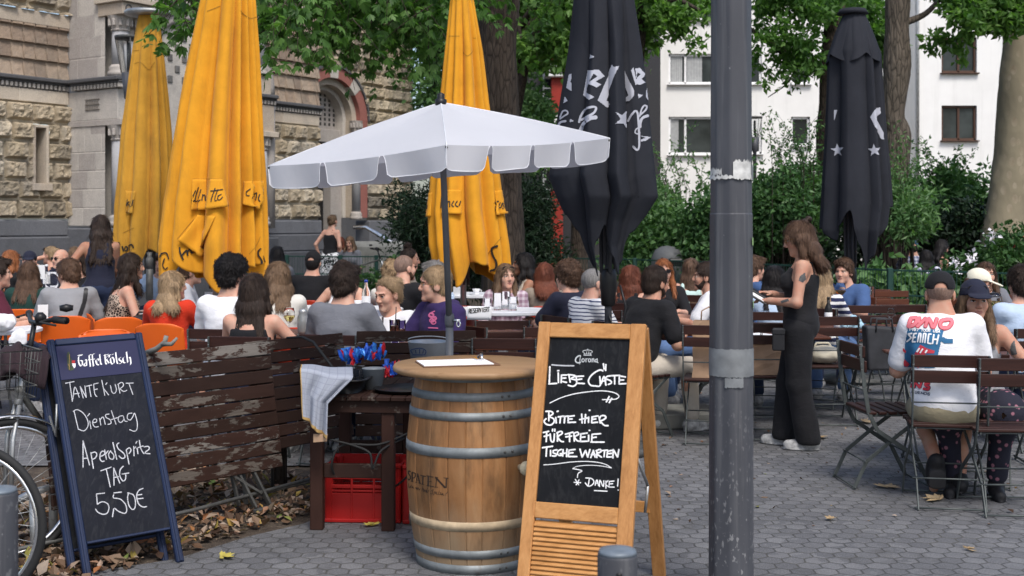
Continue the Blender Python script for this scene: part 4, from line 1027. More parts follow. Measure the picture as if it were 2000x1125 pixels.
# ------------------------------------------------------------------ lettering laid on real surfaces
from mathutils.bvhtree import BVHTree
def bvh(objs):
    bpy.context.view_layer.update()
    V,Fc=[],[]
    for o in objs:
        b=len(V);mw=o.matrix_world
        V+= [mw @ v.co for v in o.data.vertices];Fc+= [tuple(i+b for i in p.vertices) for p in o.data.polygons]
    return BVHTree.FromPolygons(V,Fc)
EYE=Vector((0,0,CAMZ))
def hit(tree_,px,py,lift=.002):
    d=Vector(((px -CX)/F,1,-(py -HY)/F)).normalized();r=tree_.ray_cast(EYE,d)
    if r[0] is None:return None
    n=r[1] if r[1].dot(d)<0 else -r[1]
    return r[0]+n*lift
def smoothline(pts,step):
    pts=[Vector((*p,0)) for p in pts];out=[]
    for i in range(len(pts)-1):
        p0=pts[max(i -1,0)];p1,p2=pts[i],pts[i+1];p3=pts[min(i+2,len(pts)-1)]
        st=max(1,int((p2 -p1).length/step))
        for k in range(st):
            t=k/st
            if len(pts)== 2:q=p1.lerp(p2,t)
            else:q=.5*((2*p1)+(p2 -p0)*t+(2*p0 -5*p1+4*p2 -p3)*t*t+(3*p1 -p0 -3*p2+p3)*t ** 3)
            out.append(q)
    out.append(pts[-1]);return out
def finish(name,V,Fc,mat,parent):
    if not V:return None
    if parent is not None:
        bpy.context.view_layer.update();inv=parent.matrix_world.inverted();V=[inv @ v for v in V]
    me=bpy.data.meshes.new(name);me.from_pydata([tuple(v) for v in V],[],Fc);me.update();return link(name,me,mat,parent)
def ink(name,targets,strokes,mat,parent,w,tr=(0,0,1),nib=None,lift=.002,step=2.2,sharp=False,jump=.08):
    T=bvh(targets) if not isinstance(targets,BVHTree) else targets;V,Fc=[],[];ox,oy,s=tr
    for st in strokes:
        ww=w
        if isinstance(st,dict):ww=st['w'];st=st['p']
        if len(st)== 1:st=[st[0],(st[0][0]+.6*ww,st[0][1]+.1)]
        pts=smoothline([(ox+x/s,oy+y/s) for x,y in st],step) if not sharp else [q for a,b in zip(st[:-1],st[1:]) for q in smoothline([(ox+a[0]/s,oy+a[1]/s),(ox+b[0]/s,oy+b[1]/s)],step)]
        hw=ww/s/2;m=len(pts);prev=None
        if nib is None:
            t0=(pts[1]-pts[0]).normalized();t1=(pts[-1]-pts[-2]).normalized() if m >1 else t0
            pts=[pts[0]-t0*hw*.7]+pts+[pts[-1]+t1*hw*.7];m+= 2
        for i,p in enumerate(pts):
            t=pts[min(i+1,m -1)]-pts[max(i -1,0)]
            if t.length <1e-6:t=Vector((1,0,0))
            t.normalize();n=Vector((-t.y,t.x,0)) if nib is None else Vector((math.cos(nib),-math.sin(nib),0))
            h=hw*(1 if nib is not None else (.55 if i in (0,m -1) else .92+.16*RNG.random()))
            a,b=hit(T,p.x+n.x*h,p.y+n.y*h,lift),hit(T,p.x -n.x*h,p.y -n.y*h,lift)
            cur=(a,b) if a is not None and b is not None and (a -b).length <jump else None
            if prev is not None and cur is not None and (cur[0]-prev[0]).length <jump:
                k=len(V);V+= [prev[0],prev[1],cur[1],cur[0]];Fc.append((k,k+1,k+2,k+3))
            prev=cur
    return finish(name,V,Fc,mat,parent)
def inpoly(x,y,poly):
    c=False;n=len(poly);j=n -1
    for i in range(n):
        xi,yi=poly[i];xj,yj=poly[j]
        if (yi >y) != (yj >y) and x <(xj -xi)*(y -yi)/(yj -yi)+xi:c=not c
        j=i
    return c
def inkpoly(name,targets,polys,mat,parent,tr=(0,0,1),holes=(),lift=.002,step=1.2,jump=.06):
    T=bvh(targets) if not isinstance(targets,BVHTree) else targets;V,Fc=[],[];ox,oy,s=tr;cache={}
    def H(i,j,x0,y0):
        if (i,j) not in cache:
            q=hit(T,x0+i*step,y0+j*step,lift);cache[(i,j)]=None if q is None else (len(V),q)
            if q is not None:V.append(q)
        return cache[(i,j)]
    for poly in polys:
        pp=[(ox+x/s,oy+y/s) for x,y in poly];hh=[[(ox+x/s,oy+y/s) for x,y in h] for h in holes];cache={}
        x0,y0=min(p[0] for p in pp),min(p[1] for p in pp);nx=int((max(p[0] for p in pp)-x0)/step)+1;ny=int((max(p[1] for p in pp)-y0)/step)+1
        for i in range(nx):
            for j in range(ny):
                x,y=x0+(i+.5)*step,y0+(j+.5)*step
                if inpoly(x,y,pp) and not any(inpoly(x,y,h) for h in hh):
                    q=[H(i,j,x0,y0),H(i+1,j,x0,y0),H(i+1,j+1,x0,y0),H(i,j+1,x0,y0)]
                    if all(a is not None for a in q) and max((q[0][1]-a[1]).length for a in q)<jump:Fc.append(tuple(a[0] for a in q))
    return finish(name,V,Fc,mat,parent)
FONT={'A':[[(0,0),(.5,1),(1,0)],[(.2,.38),(.8,.38)]],'D':[[(0,0),(0,1),(.6,1),(1,.7),(1,.3),(.6,0),(0,0)]],'E':[[(1,1),(0,1),(0,0),(1,0)],[(0,.5),(.8,.5)]],'G':[[(1,.85),(.7,1),(.2,1),(0,.7),(0,.3),(.2,0),(.8,0),(1,.2),(1,.5),(.6,.5)]],
        'I':[[(.5,0),(.5,1)]],'L':[[(0,1),(0,0),(.9,0)]],'N':[[(0,0),(0,1),(1,0),(1,1)]],'O':[[(.3,0),(0,.3),(0,.7),(.3,1),(.7,1),(1,.7),(1,.3),(.7,0),(.3,0)]],'R':[[(0,0),(0,1),(.8,1),(1,.8),(.8,.5),(0,.5)],[(.5,.5),(1,0)]],
        'S':[[(1,.85),(.7,1),(.2,1),(0,.8),(.2,.55),(.8,.45),(1,.2),(.8,0),(.2,0),(0,.15)]],'T':[[(0,1),(1,1)],[(.5,1),(.5,0)]],'U':[[(0,1),(0,.25),(.3,0),(.7,0),(1,.25),(1,1)]],'V':[[(0,1),(.5,0),(1,1)]],
        '1':[[(.2,.75),(.5,1),(.5,0)]],'9':[[(.9,.5),(.2,.5),(0,.75),(.3,1),(.8,1),(1,.7),(.7,0)]],'8':[[(.5,.5),(.1,.75),(.5,1),(.9,.75),(.5,.5),(0,.25),(.5,0),(1,.25),(.5,.5)]],'7':[[(0,1),(1,1),(.4,0)]]}
def textline(s,a,b,h,slant=0):
    """stroke lettering from a to b (picture points), letter height h upward"""
    n=len(s);out=[]
    for i,ch in enumerate(s):
        for st in FONT.get(ch,[]):
            out.append([(a[0]+(b[0]-a[0])*(i+x*.72)/n+slant*y*h,a[1]+(b[1]-a[1])*(i+x*.72)/n -y*h) for x,y in st])
    return out

# ------------------------------------------------------------------ closed parasols
def interp(tab,z):
    if z >= tab[0][0]:return tab[0][1:]
    for (a,b) in zip(tab[:-1],tab[1:]):
        if b[0] <= z <= a[0]:
            t=(a[0]-z)/(a[0]-b[0]+1e-9);return [x+(y -x)*t for x,y in zip(a[1:],b[1:])]
    return tab[-1][1:]
def closed_parasol(name,label,prof,Y,bottom,mat,nf,ph,depth=.24,seed=0,group='closed parasols',pole_r=.03,pole_mat=None,cap=None,wr=.03,base=True,warp=.28,ridge=0.):
    tab=[(ZZ(py,Y),XX((l+r)/2,Y),(r -l)/2/F*Y) for py,l,r in prof]
    xb=XX(bottom['px'],Y);t=thing(name,label,'parasol',(xb,Y,0),0,group)
    N,Mr=260,130;th=np.linspace(0,2*np.pi,N,endpoint=False);V=np.zeros((Mr+1,N,3));rs=np.random.RandomState(seed);amp=.6+.8*rs.rand(nf*2)
    tw=th+warp*np.sin(2*th+ph)+warp*.5*np.sin(3*th+2*ph)
    lobe=(nf*tw/2/np.pi+ph) % nf;li=np.floor(lobe).astype(int) % nf;fx=lobe -np.floor(lobe)
    arch=np.sqrt(np.clip(1-(2*fx -1) ** 2,0,1));crease=1-arch          # deep at lobe borders
    # each lobe is pressed to one side, which gives long pleats rather than beads
    skew=np.clip(1.35*fx,0,1);arch2=(np.sin(np.pi*skew ** .8)*.5+.5*arch)*(1-ridge)+ridge*np.where(fx <.3,fx/.3,(1-fx)/.7)
    zt=tab[0][0];zend=np.array([ZZ(bottom['fn'](math.degrees(a)),Y) for a in th])
    for i in range(Mr+1):
        f=i/Mr;z=zt+(zend -zt)*f;R_=np.array([interp(tab,zz) for zz in z]);g=min(1,f*3+.12)
        dd=depth*amp[li]*g
        r=R_[:,1]*(1-dd*(1-arch2))*(1+wr*2*fbm(np.cos(th)*2.2+5,np.sin(th)*2.2+seed,z*1.3,3))
        r=r*(1+(.05+wr)*np.clip(f -.6,0,1)*2*fbm(np.cos(th)*3.5,np.sin(th)*3.5+seed,z*3.5,3))
        V[i,:,0]=R_[:,0]-xb+r*np.cos(th);V[i,:,1]=r*np.sin(th);V[i,:,2]=z
    i=np.arange(Mr)[:,None]*N;j=np.arange(N)[None,:];j2=(j+1) % N
    Fq=np.stack([(i+j).ravel(),(i+j2).ravel(),(i+N+j2).ravel(),(i+N+j).ravel()],1)
    c=npmesh('canopy',V.reshape(-1,3),Fq,mat,t)
    sol=c.modifiers.new('thickness','SOLIDIFY');sol.thickness=.004;sol.offset=0
    p=MB();p.lathe([(pole_r,.02),(pole_r,zt+.02)],n=14);p.build('pole',pole_mat or M['galv'],t)
    h=MB()
    for k in range(8):
        a=k*math.pi/4+.2;h.tube([(.05*math.cos(a),.05*math.sin(a),zend.min()+.02+.06*(k % 2)),(.09*math.cos(a),.09*math.sin(a),zt -.3)],.014,6)
    h.build('ribs',pole_mat or M['steel_dark'],t)
    if base:b=MB();b.lathe([(.32,0),(.32,.05),(.05,.07),(.045,.3),(.035,.3)],n=20);b.build('base_plate',M['steel_dark'],t)
    if cap:m=MB();[m.lathe(*cp) for cp in cap(zt)];m.build('cap',M['galv'] if mat is not M['anthracite'] else M['anthracite'],t)
    return t,c
def flap(name,target,poly,mat,parent,out=.03,tr=(0,0,1),hem=.012):
    """a hanging piece of cloth over the canopy, poly = 4 picture corners (top left, top right, bottom right, bottom left)"""
    T=bvh([target]);ox,oy,s=tr;q=[Vector((ox+x/s,oy+y/s,0)) for x,y in poly];n,m=14,12;V=[];ok={}
    for i in range(n+1):
        for j in range(m+1):
            u,v=i/n,j/m;p=q[0].lerp(q[1],u).lerp(q[3].lerp(q[2],u),v);h_=hit(T,p.x,p.y,out*(.15+.85*v)+hem*math.sin(u*7+v*2)*v);ok[(i,j)]=None if h_ is None else len(V)
            if h_ is not None:V.append(h_)
    Fc=[tuple(ok[k] for k in ((i,j),(i+1,j),(i+1,j+1),(i,j+1))) for i in range(n) for j in range(m) if all(ok[k] is not None for k in ((i,j),(i+1,j),(i+1,j+1),(i,j+1)))]
    o=finish(name,V,Fc,mat,parent)
    if o:o.data.polygons.foreach_set('use_smooth',[True]*len(o.data.polygons));sm=o.modifiers.new('thickness','SOLIDIFY');sm.thickness=.006
    return o
seam_mat=plain('canvas_seam',(.3,.15,.02),.9)
capY=lambda zt:[([(.22,zt -.02),(.3,zt+.005),(.3,zt+.03),(0,zt+.045)],(0,0,0),20)]
bot1=lambda a:505+22*math.sin(math.radians(a*3+20))+12*math.sin(math.radians(a*7))
u1,c1=closed_parasol('closed_parasol','smaller faded yellow closed parasol with metal cap at the church front',[(30,271,310),(92,260,318),(150,252,324),(250,238,334),(330,231,339),(400,225,341),(470,222,338),(530,222,332)],14.5,dict(px=293,fn=bot1),M['yellow_old'],12,.35,seed=1,depth=.36,warp=.15,wr=.045,
    cap=lambda zt:[([(.15,zt -.01),(.27,zt+.0),(.28,zt+.03),(.26,zt+.05),(.0,zt+.07)],(XX(290,14.5)-XX(293,14.5),0,0),22)])
bot2=lambda a:535+24*math.sin(math.radians(a*4+30))+10*math.sin(math.radians(a*9))
u2,c2_=closed_parasol('closed_parasol','biggest yellow closed parasol left of the pale open parasol',[(-90,405,465),(0,393,499),(100,372,506),(200,352,512),(300,336,518),(400,322,524),(480,314,527),(560,314,527)],11.0,dict(px=422,fn=bot2),M['yellow'],14,.8,seed=4,wr=.05,depth=.4,warp=.16,cap=capY)
bot3=lambda a:530+22*math.sin(math.radians(a*4+200))+8*math.sin(math.radians(a*9))
u3,c3_=closed_parasol('closed_parasol','yellow closed parasol right behind the pole of the pale parasol',[(-60,888,908),(0,879,925),(100,868,943),(200,858,955),(330,840,975),(415,833,985),(480,836,995),(550,850,998)],12.2,dict(px=905,fn=bot3),M['yellow'],13,.1,seed=7,wr=.04,depth=.38,warp=.15,cap=capY)
T8=(210,330,4.688)
f=[flap('valance',c2_,[(775,95),(900,95),(895,375),(748,380)],M['yellow'],u2,.035,T8),flap('valance',c2_,[(948,95),(1045,95),(1062,345),(935,375)],M['yellow'],u2,.04,T8),flap('valance',c2_,[(1255,115),(1432,112),(1400,375),(1275,330)],M['yellow'],u2,.045,T8),
     flap('valance',c2_,[(820,420),(990,430),(850,810),(645,660)],M['yellow'],u2,.03,T8)]
tg=[o for o in [c2_]+f if o]
ink('lettering',tg,[[(800,200),(770,270),(765,300),(790,290)],[(825,170),(800,250),(795,300),(815,290)],[(855,190),(835,260),(830,300),(850,285)],[(872,235),(865,290)],[(868,255),(888,238),(892,290)],[(950,205),(1050,190)],[(985,180),(955,270),(950,300)],[(1010,190),(985,260),(985,295),(1000,290)],[(1040,235),(1015,250),(1010,285),(1030,285),(1050,260)],
    [(1310,185),(1275,215),(1278,245),(1300,245)],[(1340,215),(1325,270)],[(1330,255),(1370,220),(1360,290)],[(1395,235),(1385,280),(1395,300)],dict(w=15,p=[(660,720),(665,770),(690,830)]),dict(w=15,p=[(680,790),(720,745),(730,790)]),dict(w=15,p=[(725,760),(750,735),(765,770),(775,765)]),
    dict(w=14,p=[(1405,730),(1385,750),(1385,790),(1410,830),(1410,865)]),dict(w=11,p=[(1425,800),(1440,850)]),dict(w=12,p=[(485,810),(500,775),(540,770),(560,820)]),dict(w=10,p=[(525,820),(510,880),(530,920),(550,900)])],M['ink'],u2,9,T8,lift=.012,jump=.2)
ink('seam',[c2_],[[(775,92),(1048,92)],[(640,640),(770,480),(850,410)],[(1300,780),(1370,690),(1400,620)]],seam_mat,u2,4,T8,lift=.006,jump=.2)
ink('seam',[c2_],[[(470,22),(492,36),(522,18)],[(405,22),(430,12)]],seam_mat,u2,1.2,(0,0,1),lift=.006,jump=.2)
fl1=flap('valance',c1,[(162,200),(258,205),(240,410),(165,400)],M['yellow_old'],u1,.03,T8);tg1=[o for o in (c1,fl1) if o]
ink('lettering',tg1,[[(180,280),(172,340)],[(175,320),(195,300)],[(185,320),(200,345)],[(215,295),(205,335),(215,345)],[(240,285),(228,340),(240,350)],dict(w=15,p=[(80,690),(105,670),(110,690),(100,720),(110,760),(95,800)]),dict(w=14,p=[(135,710),(145,750)]),dict(w=13,p=[(165,710),(155,735),(170,750),(185,730),(175,710),(165,710)]),dict(w=13,p=[(195,700),(205,735)]),dict(w=13,p=[(200,705),(225,690),(240,720)])]
    +[dict(w=5,p=q) for q in textline('OL',(148,840),(195,805),24)],M['ink'],u1,9,T8,lift=.012,jump=.2)
ink('seam',[c1],[[(262,125),(275,122),(290,136),(302,122)],[(258,100),(272,98)],[(240,455),(262,445)]],seam_mat,u1,1.2,(0,0,1),lift=.006,jump=.2)
T5b=(780,0,2.009)
fl3=flap('valance',c3_,[(172,745),(240,745),(238,842),(160,838)],M['yellow'],u3,.03,T5b);fl4=flap('valance',c3_,[(372,750),(408,745),(418,838),(376,846)],M['yellow'],u3,.03,T5b);fl5=flap('valance',c3_,[(108,760),(130,756),(128,850),(92,848)],M['yellow'],u3,.03,T5b)
ink('lettering',[o for o in (c3_,fl3,fl4,fl5) if o],[[(165,770),(162,815)],[(180,775),(165,795),(180,815)],[(188,790),(186,815)],[(187,800),(197,790),(198,812)],[(212,790),(205,805),(212,812)],[(225,790),(218,805),(228,812)],[(238,790),(232,808)],[(97,795),(95,820)],[(97,805),(105,797),(104,820)],[(105,805),(112,797),(111,820)],
    [(378,780),(376,825)],[(372,795),(388,790)],[(395,795),(388,812),(398,815),(402,797)],[(410,780),(405,820)],dict(w=8,p=[(385,965),(365,975),(368,1000),(382,1030),(378,1055),(360,1062)])],M['ink'],u3,4.5,T5b,lift=.012,jump=.2)
ink('seam',[c3_],[[(195,142),(235,142)],[(252,205),(268,220),(288,200)],[(300,150),(290,150)],[(345,1000),(400,930)]],seam_mat,u3,2,T5b,lift=.006,jump=.2)
# charcoal parasols: long tails of cloth
def botA(a):# a: 270 faces the camera
    pts=[(0,392),(20,405),(180,352),(200,420),(215,450),(228,520),(240,538),(255,470),(268,440),(282,500),(296,535),(308,528),(318,455),(335,420),(360,392)]
    for (p,q) in zip(pts[:-1],pts[1:]):
        if p[0] <= a <= q[0]:
            t=(a -p[0])/(q[0]-p[0]);t=t*t*(3-2*t);return p[1]+(q[1]-p[1])*t
    return 400
ua,ca=closed_parasol('closed_parasol','near charcoal closed parasol with large white lettering',[(-60,1128,1230),(0,1120,1240),(100,1109,1258),(200,1092,1271),(300,1078,1282),(345,1068,1287),(385,1078,1292),(430,1096,1262),(480,1112,1242),(545,1140,1236)],8.7,dict(px=1188,fn=botA),M['anthracite'],7,2.75,depth=.3,ridge=.6,seed=5,wr=.03,pole_r=.026,pole_mat=M['pole'],warp=.2)
def botB(a):
    pts=[(0,405),(20,420),(180,448),(205,470),(225,440),(245,412),(262,480),(278,528),(292,500),(308,470),(325,430),(345,405),(360,405)]
    for (p,q) in zip(pts[:-1],pts[1:]):
        if p[0] <= a <= q[0]:
            t=(a -p[0])/(q[0]-p[0]);t=t*t*(3-2*t);return p[1]+(q[1]-p[1])*t
    return 430
ub,cb=closed_parasol('closed_parasol','farther charcoal closed parasol with white stars behind the waitress',[(22,1650,1680),(40,1642,1692),(70,1630,1706),(103,1618,1718),(108,1617,1719),(260,1612,1730),(340,1607,1737),(400,1604,1742),(450,1602,1736),(530,1640,1716)],12.5,dict(px=1661,fn=botB),M['anthracite'],9,1.3,depth=.34,ridge=.7,seed=9,wr=.02,pole_r=.032,pole_mat=M['pole'],warp=.2,
    cap=lambda zt:[([(.16,zt -.03),(.13,zt+.02),(.0,zt+.03)],(XX(1665,12.5)-XX(1661,12.5),0,0),18)])
hd=MB();zz=ZZ(100,12.5);xc=XX(1668,12.5)-XX(1661,12.5)
rs=np.random.RandomState(2);N=80;V=[]
for i in range(14):
    f_=i/13;py=24+84*f_
    for k in range(N):
        a=k*math.tau/N;e=1+.05*math.sin(7*a+1.3)*f_+.02*math.sin(13*a);rr_=(17+36*f_ ** .85)/F*12.5*e;V.append((xc+rr_*math.cos(a),rr_*math.sin(a),ZZ(py,12.5)-(.09*abs(math.sin(2.5*a+.8+.5*math.sin(a)))*f_ ** 3)))
hd.add(V,[(i*N+k,i*N+(k+1) % N,(i+1)*N+(k+1) % N,(i+1)*N+k) for i in range(13) for k in range(N)],True);hd.build('vent_cap',M['anthracite'],ub)
T5=(1060,80,4.6875)
Ta=bvh([ca])
inkpoly('lettering',Ta,[[(412,270),(510,265),(565,325),(482,372),(532,400),(490,428),(425,395),(400,470),(472,515),(430,540),(372,498)],[(640,215),(655,240),(693,230),(580,545),(622,580),(585,612),(500,545),(600,310)],[(752,270),(838,460),(835,500),(800,550),(760,555),(762,520),(790,500),(752,400)],[(808,270),(830,245),(860,380),(850,410)],
    [(845,255),(885,248),(930,300),(925,325),(900,350),(935,380),(890,405),(850,395),(858,345)],[(955,190),(968,260),(955,430),(978,580),(940,515),(945,380)],[(435,165),(442,125),(475,148)],[(875,530),(870,485),(912,497)],[(195,572),(208,510),(235,548)],[(252,745),(255,712),(290,735)],[(245,310),(270,300),(270,345),(258,375),(270,385),(268,460),(222,430)],
    [(673,655),(720,680),(762,640),(755,700),(762,800),(730,755),(668,760),(705,715)],[(890,870),(988,880),(940,915),(897,922),(897,905),(940,888)]],M['print_pale'],ua,T5,[[(465,300),(430,375),(500,325)],[(862,290),(860,340),(895,305)]],lift=.006,step=1.0,jump=.2)
ink('lettering',Ta,[dict(w=20,p=[(335,745),(350,690),(390,630),(450,605),(485,612),(470,655),(420,690),(350,725)]),dict(w=36,p=[(485,700),(430,712),(380,755),(345,825)]),dict(w=14,p=[(165,700),(190,645),(225,640),(235,665),(200,690),(165,715)]),dict(w=20,p=[(215,735),(170,745),(150,775)]),
    dict(w=18,p=[(785,735),(815,680),(845,642),(866,660),(876,760),(882,900),(880,975),(862,1000),(832,965)]),dict(w=12,p=[(880,795),(855,808),(845,840),(868,852),(888,840)]),dict(w=15,p=[(885,690),(905,620),(930,590),(948,598),(938,632),(890,680)]),dict(w=24,p=[(958,685),(912,705),(892,745),(890,790)])],M['print_pale'],ua,16,T5,lift=.006,jump=.2)
TB=(1250,0,2.0093)
def star(cx,cy,r,a0=-90):return [(cx+(r if k % 2== 0 else r*.42)*math.cos(math.radians(a0+36*k)),cy+(r if k % 2== 0 else r*.42)*math.sin(math.radians(a0+36*k))) for k in range(10)]
inkpoly('lettering',[cb],[[(925,425),(942,422),(945,445),(925,460),(955,520),(957,548),(946,545),(905,460)],star(776,590,27,-95),star(920,590,25,-95),[(762,432),(775,432),(762,475)]],M['print_pale'],ub,TB,lift=.008,step=.9,jump=.2)
for u_,Yp,w_ in ((ua,8.7,1.),(ub,12.5,1.2)):
    m=MB();z0=1.13 if u_ is ua else 1.0
    m.lathe([(.036,z0 -.1),(.05,z0 -.09),(.055,z0),(.062,z0+.03),(.06,z0+.12),(.05,z0+.16),(.0,z0+.17)],n=16);m.build('runner',M['black_plastic'],u_)
    m=MB();m.tube([(.08,-.03,z0+.05),(.12,-.05,z0 -.1),(.1,-.05,z0 -.22),(.03,-.04,z0 -.24),(.0,-.04,z0 -.16)],.008,6);m.build('crank_strap',M['black_plastic'],u_)

# ------------------------------------------------------------------ open pale parasol
pp=thing('open_parasol','open pale grey square parasol with scalloped edge on a grey pole behind the barrel','parasol',(XX(878,6.75),6.75,0));PB=Vector(pp.location)
ap=P(861,200,6.6);cL,cF,cR=P(524,324,6.7),P(872,283,5.85),P(1191,270,6.6);cB=cL+cR -cF
def panel(a,b,n=16):
    V=[]
    for i in range(n+1):
        for j in range(n+1):
            u,v=i/n,j/n;p=ap.lerp(a.lerp(b,u),v);p=p.copy();p.z+= .006*math.sin(9*u+4*v)*v*(1-v)*2+.012*math.sin(math.pi*v)-.012*math.sin(math.pi*v)*math.sin(math.pi*u)-.02*math.sin(math.pi*u)*v;V.append(tuple(p -PB))
    return V,[(i*(n+1)+j,i*(n+1)+j+1,(i+1)*(n+1)+j+1,(i+1)*(n+1)+j) for i in range(n) for j in range(n)]
m=MB()
for a,b in ((cL,cF),(cF,cR),(cR,cB),(cB,cL)):m.add(*panel(a,b),True)
cano=m.build('canopy',M['white_canvas'],pp);m=MB()
for a,b in ((cL,cF),(cF,cR),(cR,cB),(cB,cL)):
    V_,_f=panel(a,b);n1=17
    for j in (0,):m.tube([Vector(V_[i*n1+j])+Vector((0,0,.001)) for i in range(1,n1)],.0018,5)
    m.tube([Vector(V_[16*n1+j]) for j in range(n1)],.003,5)
m.build('seam',M['piping'],pp)
def valance(a,b,nfl,h=.105,out=.0):
    m=MB();d=(b -a);L=d.length
    for k in range(nfl):
        u0,u1_=(k+(.0 if k== 0 else .03))/nfl,(k+1-(.0 if k== nfl -1 else .03))/nfl;n,mm=14,8;V=[]
        for i in range(n+1):
            t=i/n;u=u0+(u1_ -u0)*t
            for j in range(mm+1):
                v=j/mm;ew=.03*(v ** 2);uu=u+(0.5 -t)*2*(.0 if (k== 0 and t <.5) or (k== nfl -1 and t >.5) else .06/nfl)*v ** .55*(1 if True else 0)
                e=min(t,1-t);hh=h*(1-.16*max(0,1-e/.12) ** 2)*(1+.05*math.sin(k*2.1+t*3));p=a+d*uu;top=-.02*math.sin(math.pi*uu)
                w=.012*v*math.sin(u*L*14+k) ;nrm=Vector((d.y,-d.x,0)).normalized();V.append(tuple(p+Vector((0,0,top -hh*v))+nrm*(w -.012*v)-PB))
        m.add(V,[(i*(mm+1)+j,i*(mm+1)+j+1,(i+1)*(mm+1)+j+1,(i+1)*(mm+1)+j) for i in range(n) for j in range(mm)],True)
    o=m.build('valance',M['white_canvas'],pp);m2=MB()
    for k in range(nfl):
        q=o.data.vertices;b0=k*15*9;vv=lambda i,j:Vector(q[b0+i*9+j].co);m2.tube([vv(0,j) for j in range(9)]+[vv(i,8) for i in range(1,15)]+[vv(14,j) for j in range(7,-1,-1)],.0022,5)
    m2.build('piping',M['piping'],o);return o
valance(cL,cF,3,.12);valance(cF,cR,4,.12);valance(cR,cB,3,.12);valance(cB,cL,4,.12)
m=MB();m.tube([(0,0,.05),(0,0,ZZ(612,6.75))],.0215,14);m.tube([(.0,0,ZZ(640,6.75)),(.0,0,ZZ(632,6.75)),(0,0,ZZ(618,6.75)),(0,0,ZZ(612,6.75))],[.021,.027,.027,.02],14);m.tube([(0,0,ZZ(640,6.75)),tuple(ap -PB -Vector((0,0,.02)))],.0175,14);m.build('pole',M['pole_light'],pp)
m=MB();m.tube([(.02,-.02,ZZ(625,6.75)),(.06,-.03,ZZ(625,6.75))],.008,8);m.tube([(.05+.01*math.cos(a),-.03,ZZ(632,6.75)+.016*math.sin(a)) for a in np.linspace(0,math.tau,12)[:-1]],.005,6,closed=True);m.build('clamp_screw',M['chrome'],pp)
m=MB();t_=ap -PB;m.lathe([(.03,-.02),(.032,.015),(.02,.02),(.02,.045),(.0,.055)],tuple(t_),14);m.build('finial',M['black_plastic'],pp)
m=MB()
for c_ in (cL,cF,cR,cB):m.tube([tuple(ap -PB -Vector((0,0,.03))),tuple(ap.lerp(c_,.55)-PB+Vector((0,0,.0))),tuple(c_ -PB -Vector((0,0,.012)))],.007,6)
m.build('ribs',M['steel_dark'],pp)
m=MB();m.lathe([(.26,0),(.26,.06),(.04,.09),(.03,.35),(.0,.35)],n=24);m.build('base_plate',M['concrete'],pp)

# ------------------------------------------------------------------ barrel with its round top
bx,by=XX(925,5.92),5.92
brl=thing('barrel_table','oak wine barrel with grey hoops and a round wooden top','barrel table',(bx,by,0))
prof=[(.0,.271),(.06,.279),(.15,.295),(.25,.309),(.36,.319),(.47,.3235),(.58,.321),(.7,.309),(.8,.295),(.88,.281),(.915,.274)]
def br(z):
    for (a,b) in zip(prof[:-1],prof[1:]):
        if a[0] <= z <= b[0]:return a[1]+(b[1]-a[1])*(z -a[0])/(b[0]-a[0])
    return prof[-1][1]
ns=22;V=[];tint=[];rs=np.random.RandomState(8);wd=.7+.6*rs.rand(ns);ed=np.concatenate([[0],np.cumsum(wd)])/wd.sum()*math.tau;tn=rs.rand(ns)
cols=[]
for k in range(ns):
    a0,a1=ed[k],ed[k+1]
    for q in (.0,.03,.06,.25,.5,.75,.94,.97):cols.append((a0+(a1 -a0)*q,-.004 if q== 0 else (-.0012 if q in (.03,.97) else 0),tn[k]))
nz_=40
for i in range(nz_+1):
    z=.915*i/nz_
    for (a,dr,tt) in cols:r=br(z)+dr;V.append((r*math.cos(a),r*math.sin(a),z));tint.append(tt)
nc=len(cols);i=np.arange(nz_)[:,None]*nc;j=np.arange(nc)[None,:];j2=(j+1) % nc
body=npmesh('barrel_body',V,np.stack([(i+j).ravel(),(i+j2).ravel(),(i+nc+j2).ravel(),(i+nc+j).ravel()],1),M['barrel'],brl,smooth=False,attr={'tint':np.array(tint)})
for z0,z1 in ((.885,.915),(.80,.838),(.712,.75),(.545,.592),(.075,.115),(.0,.045)):
    m=MB();m.lathe([(br(z0)+.001,z0),(br(z0)+.0035,z0),(br(z1)+.0035,z1),(br(z1)+.001,z1)],n=64,cap=False)
    for a in (R(-62),R(-55)):m.lathe([(.006,-.001),(.006,.004),(.0,.006)],(0,0,0),8,Matrix.Translation(((br(z0)+.003)*math.cos(a),(br(z0)+.003)*math.sin(a),(z0+z1)/2)) @ Matrix.Rotation(a,4,'Z') @ Matrix.Rotation(R(90),4,'Y'),mi=1)
    m.build('hoop',[M['hoop'],M['steel_dark']],brl)
m=MB();m.lathe([(br(.205)+.0006,.205),(br(.205)+.0012,.205),(br(.25)+.0012,.25),(br(.25)+.0006,.25)],n=64,cap=False);m.build('bare_band',plain('bare_oak_band',(.4,.31,.2),.8,0,.3,14),brl)
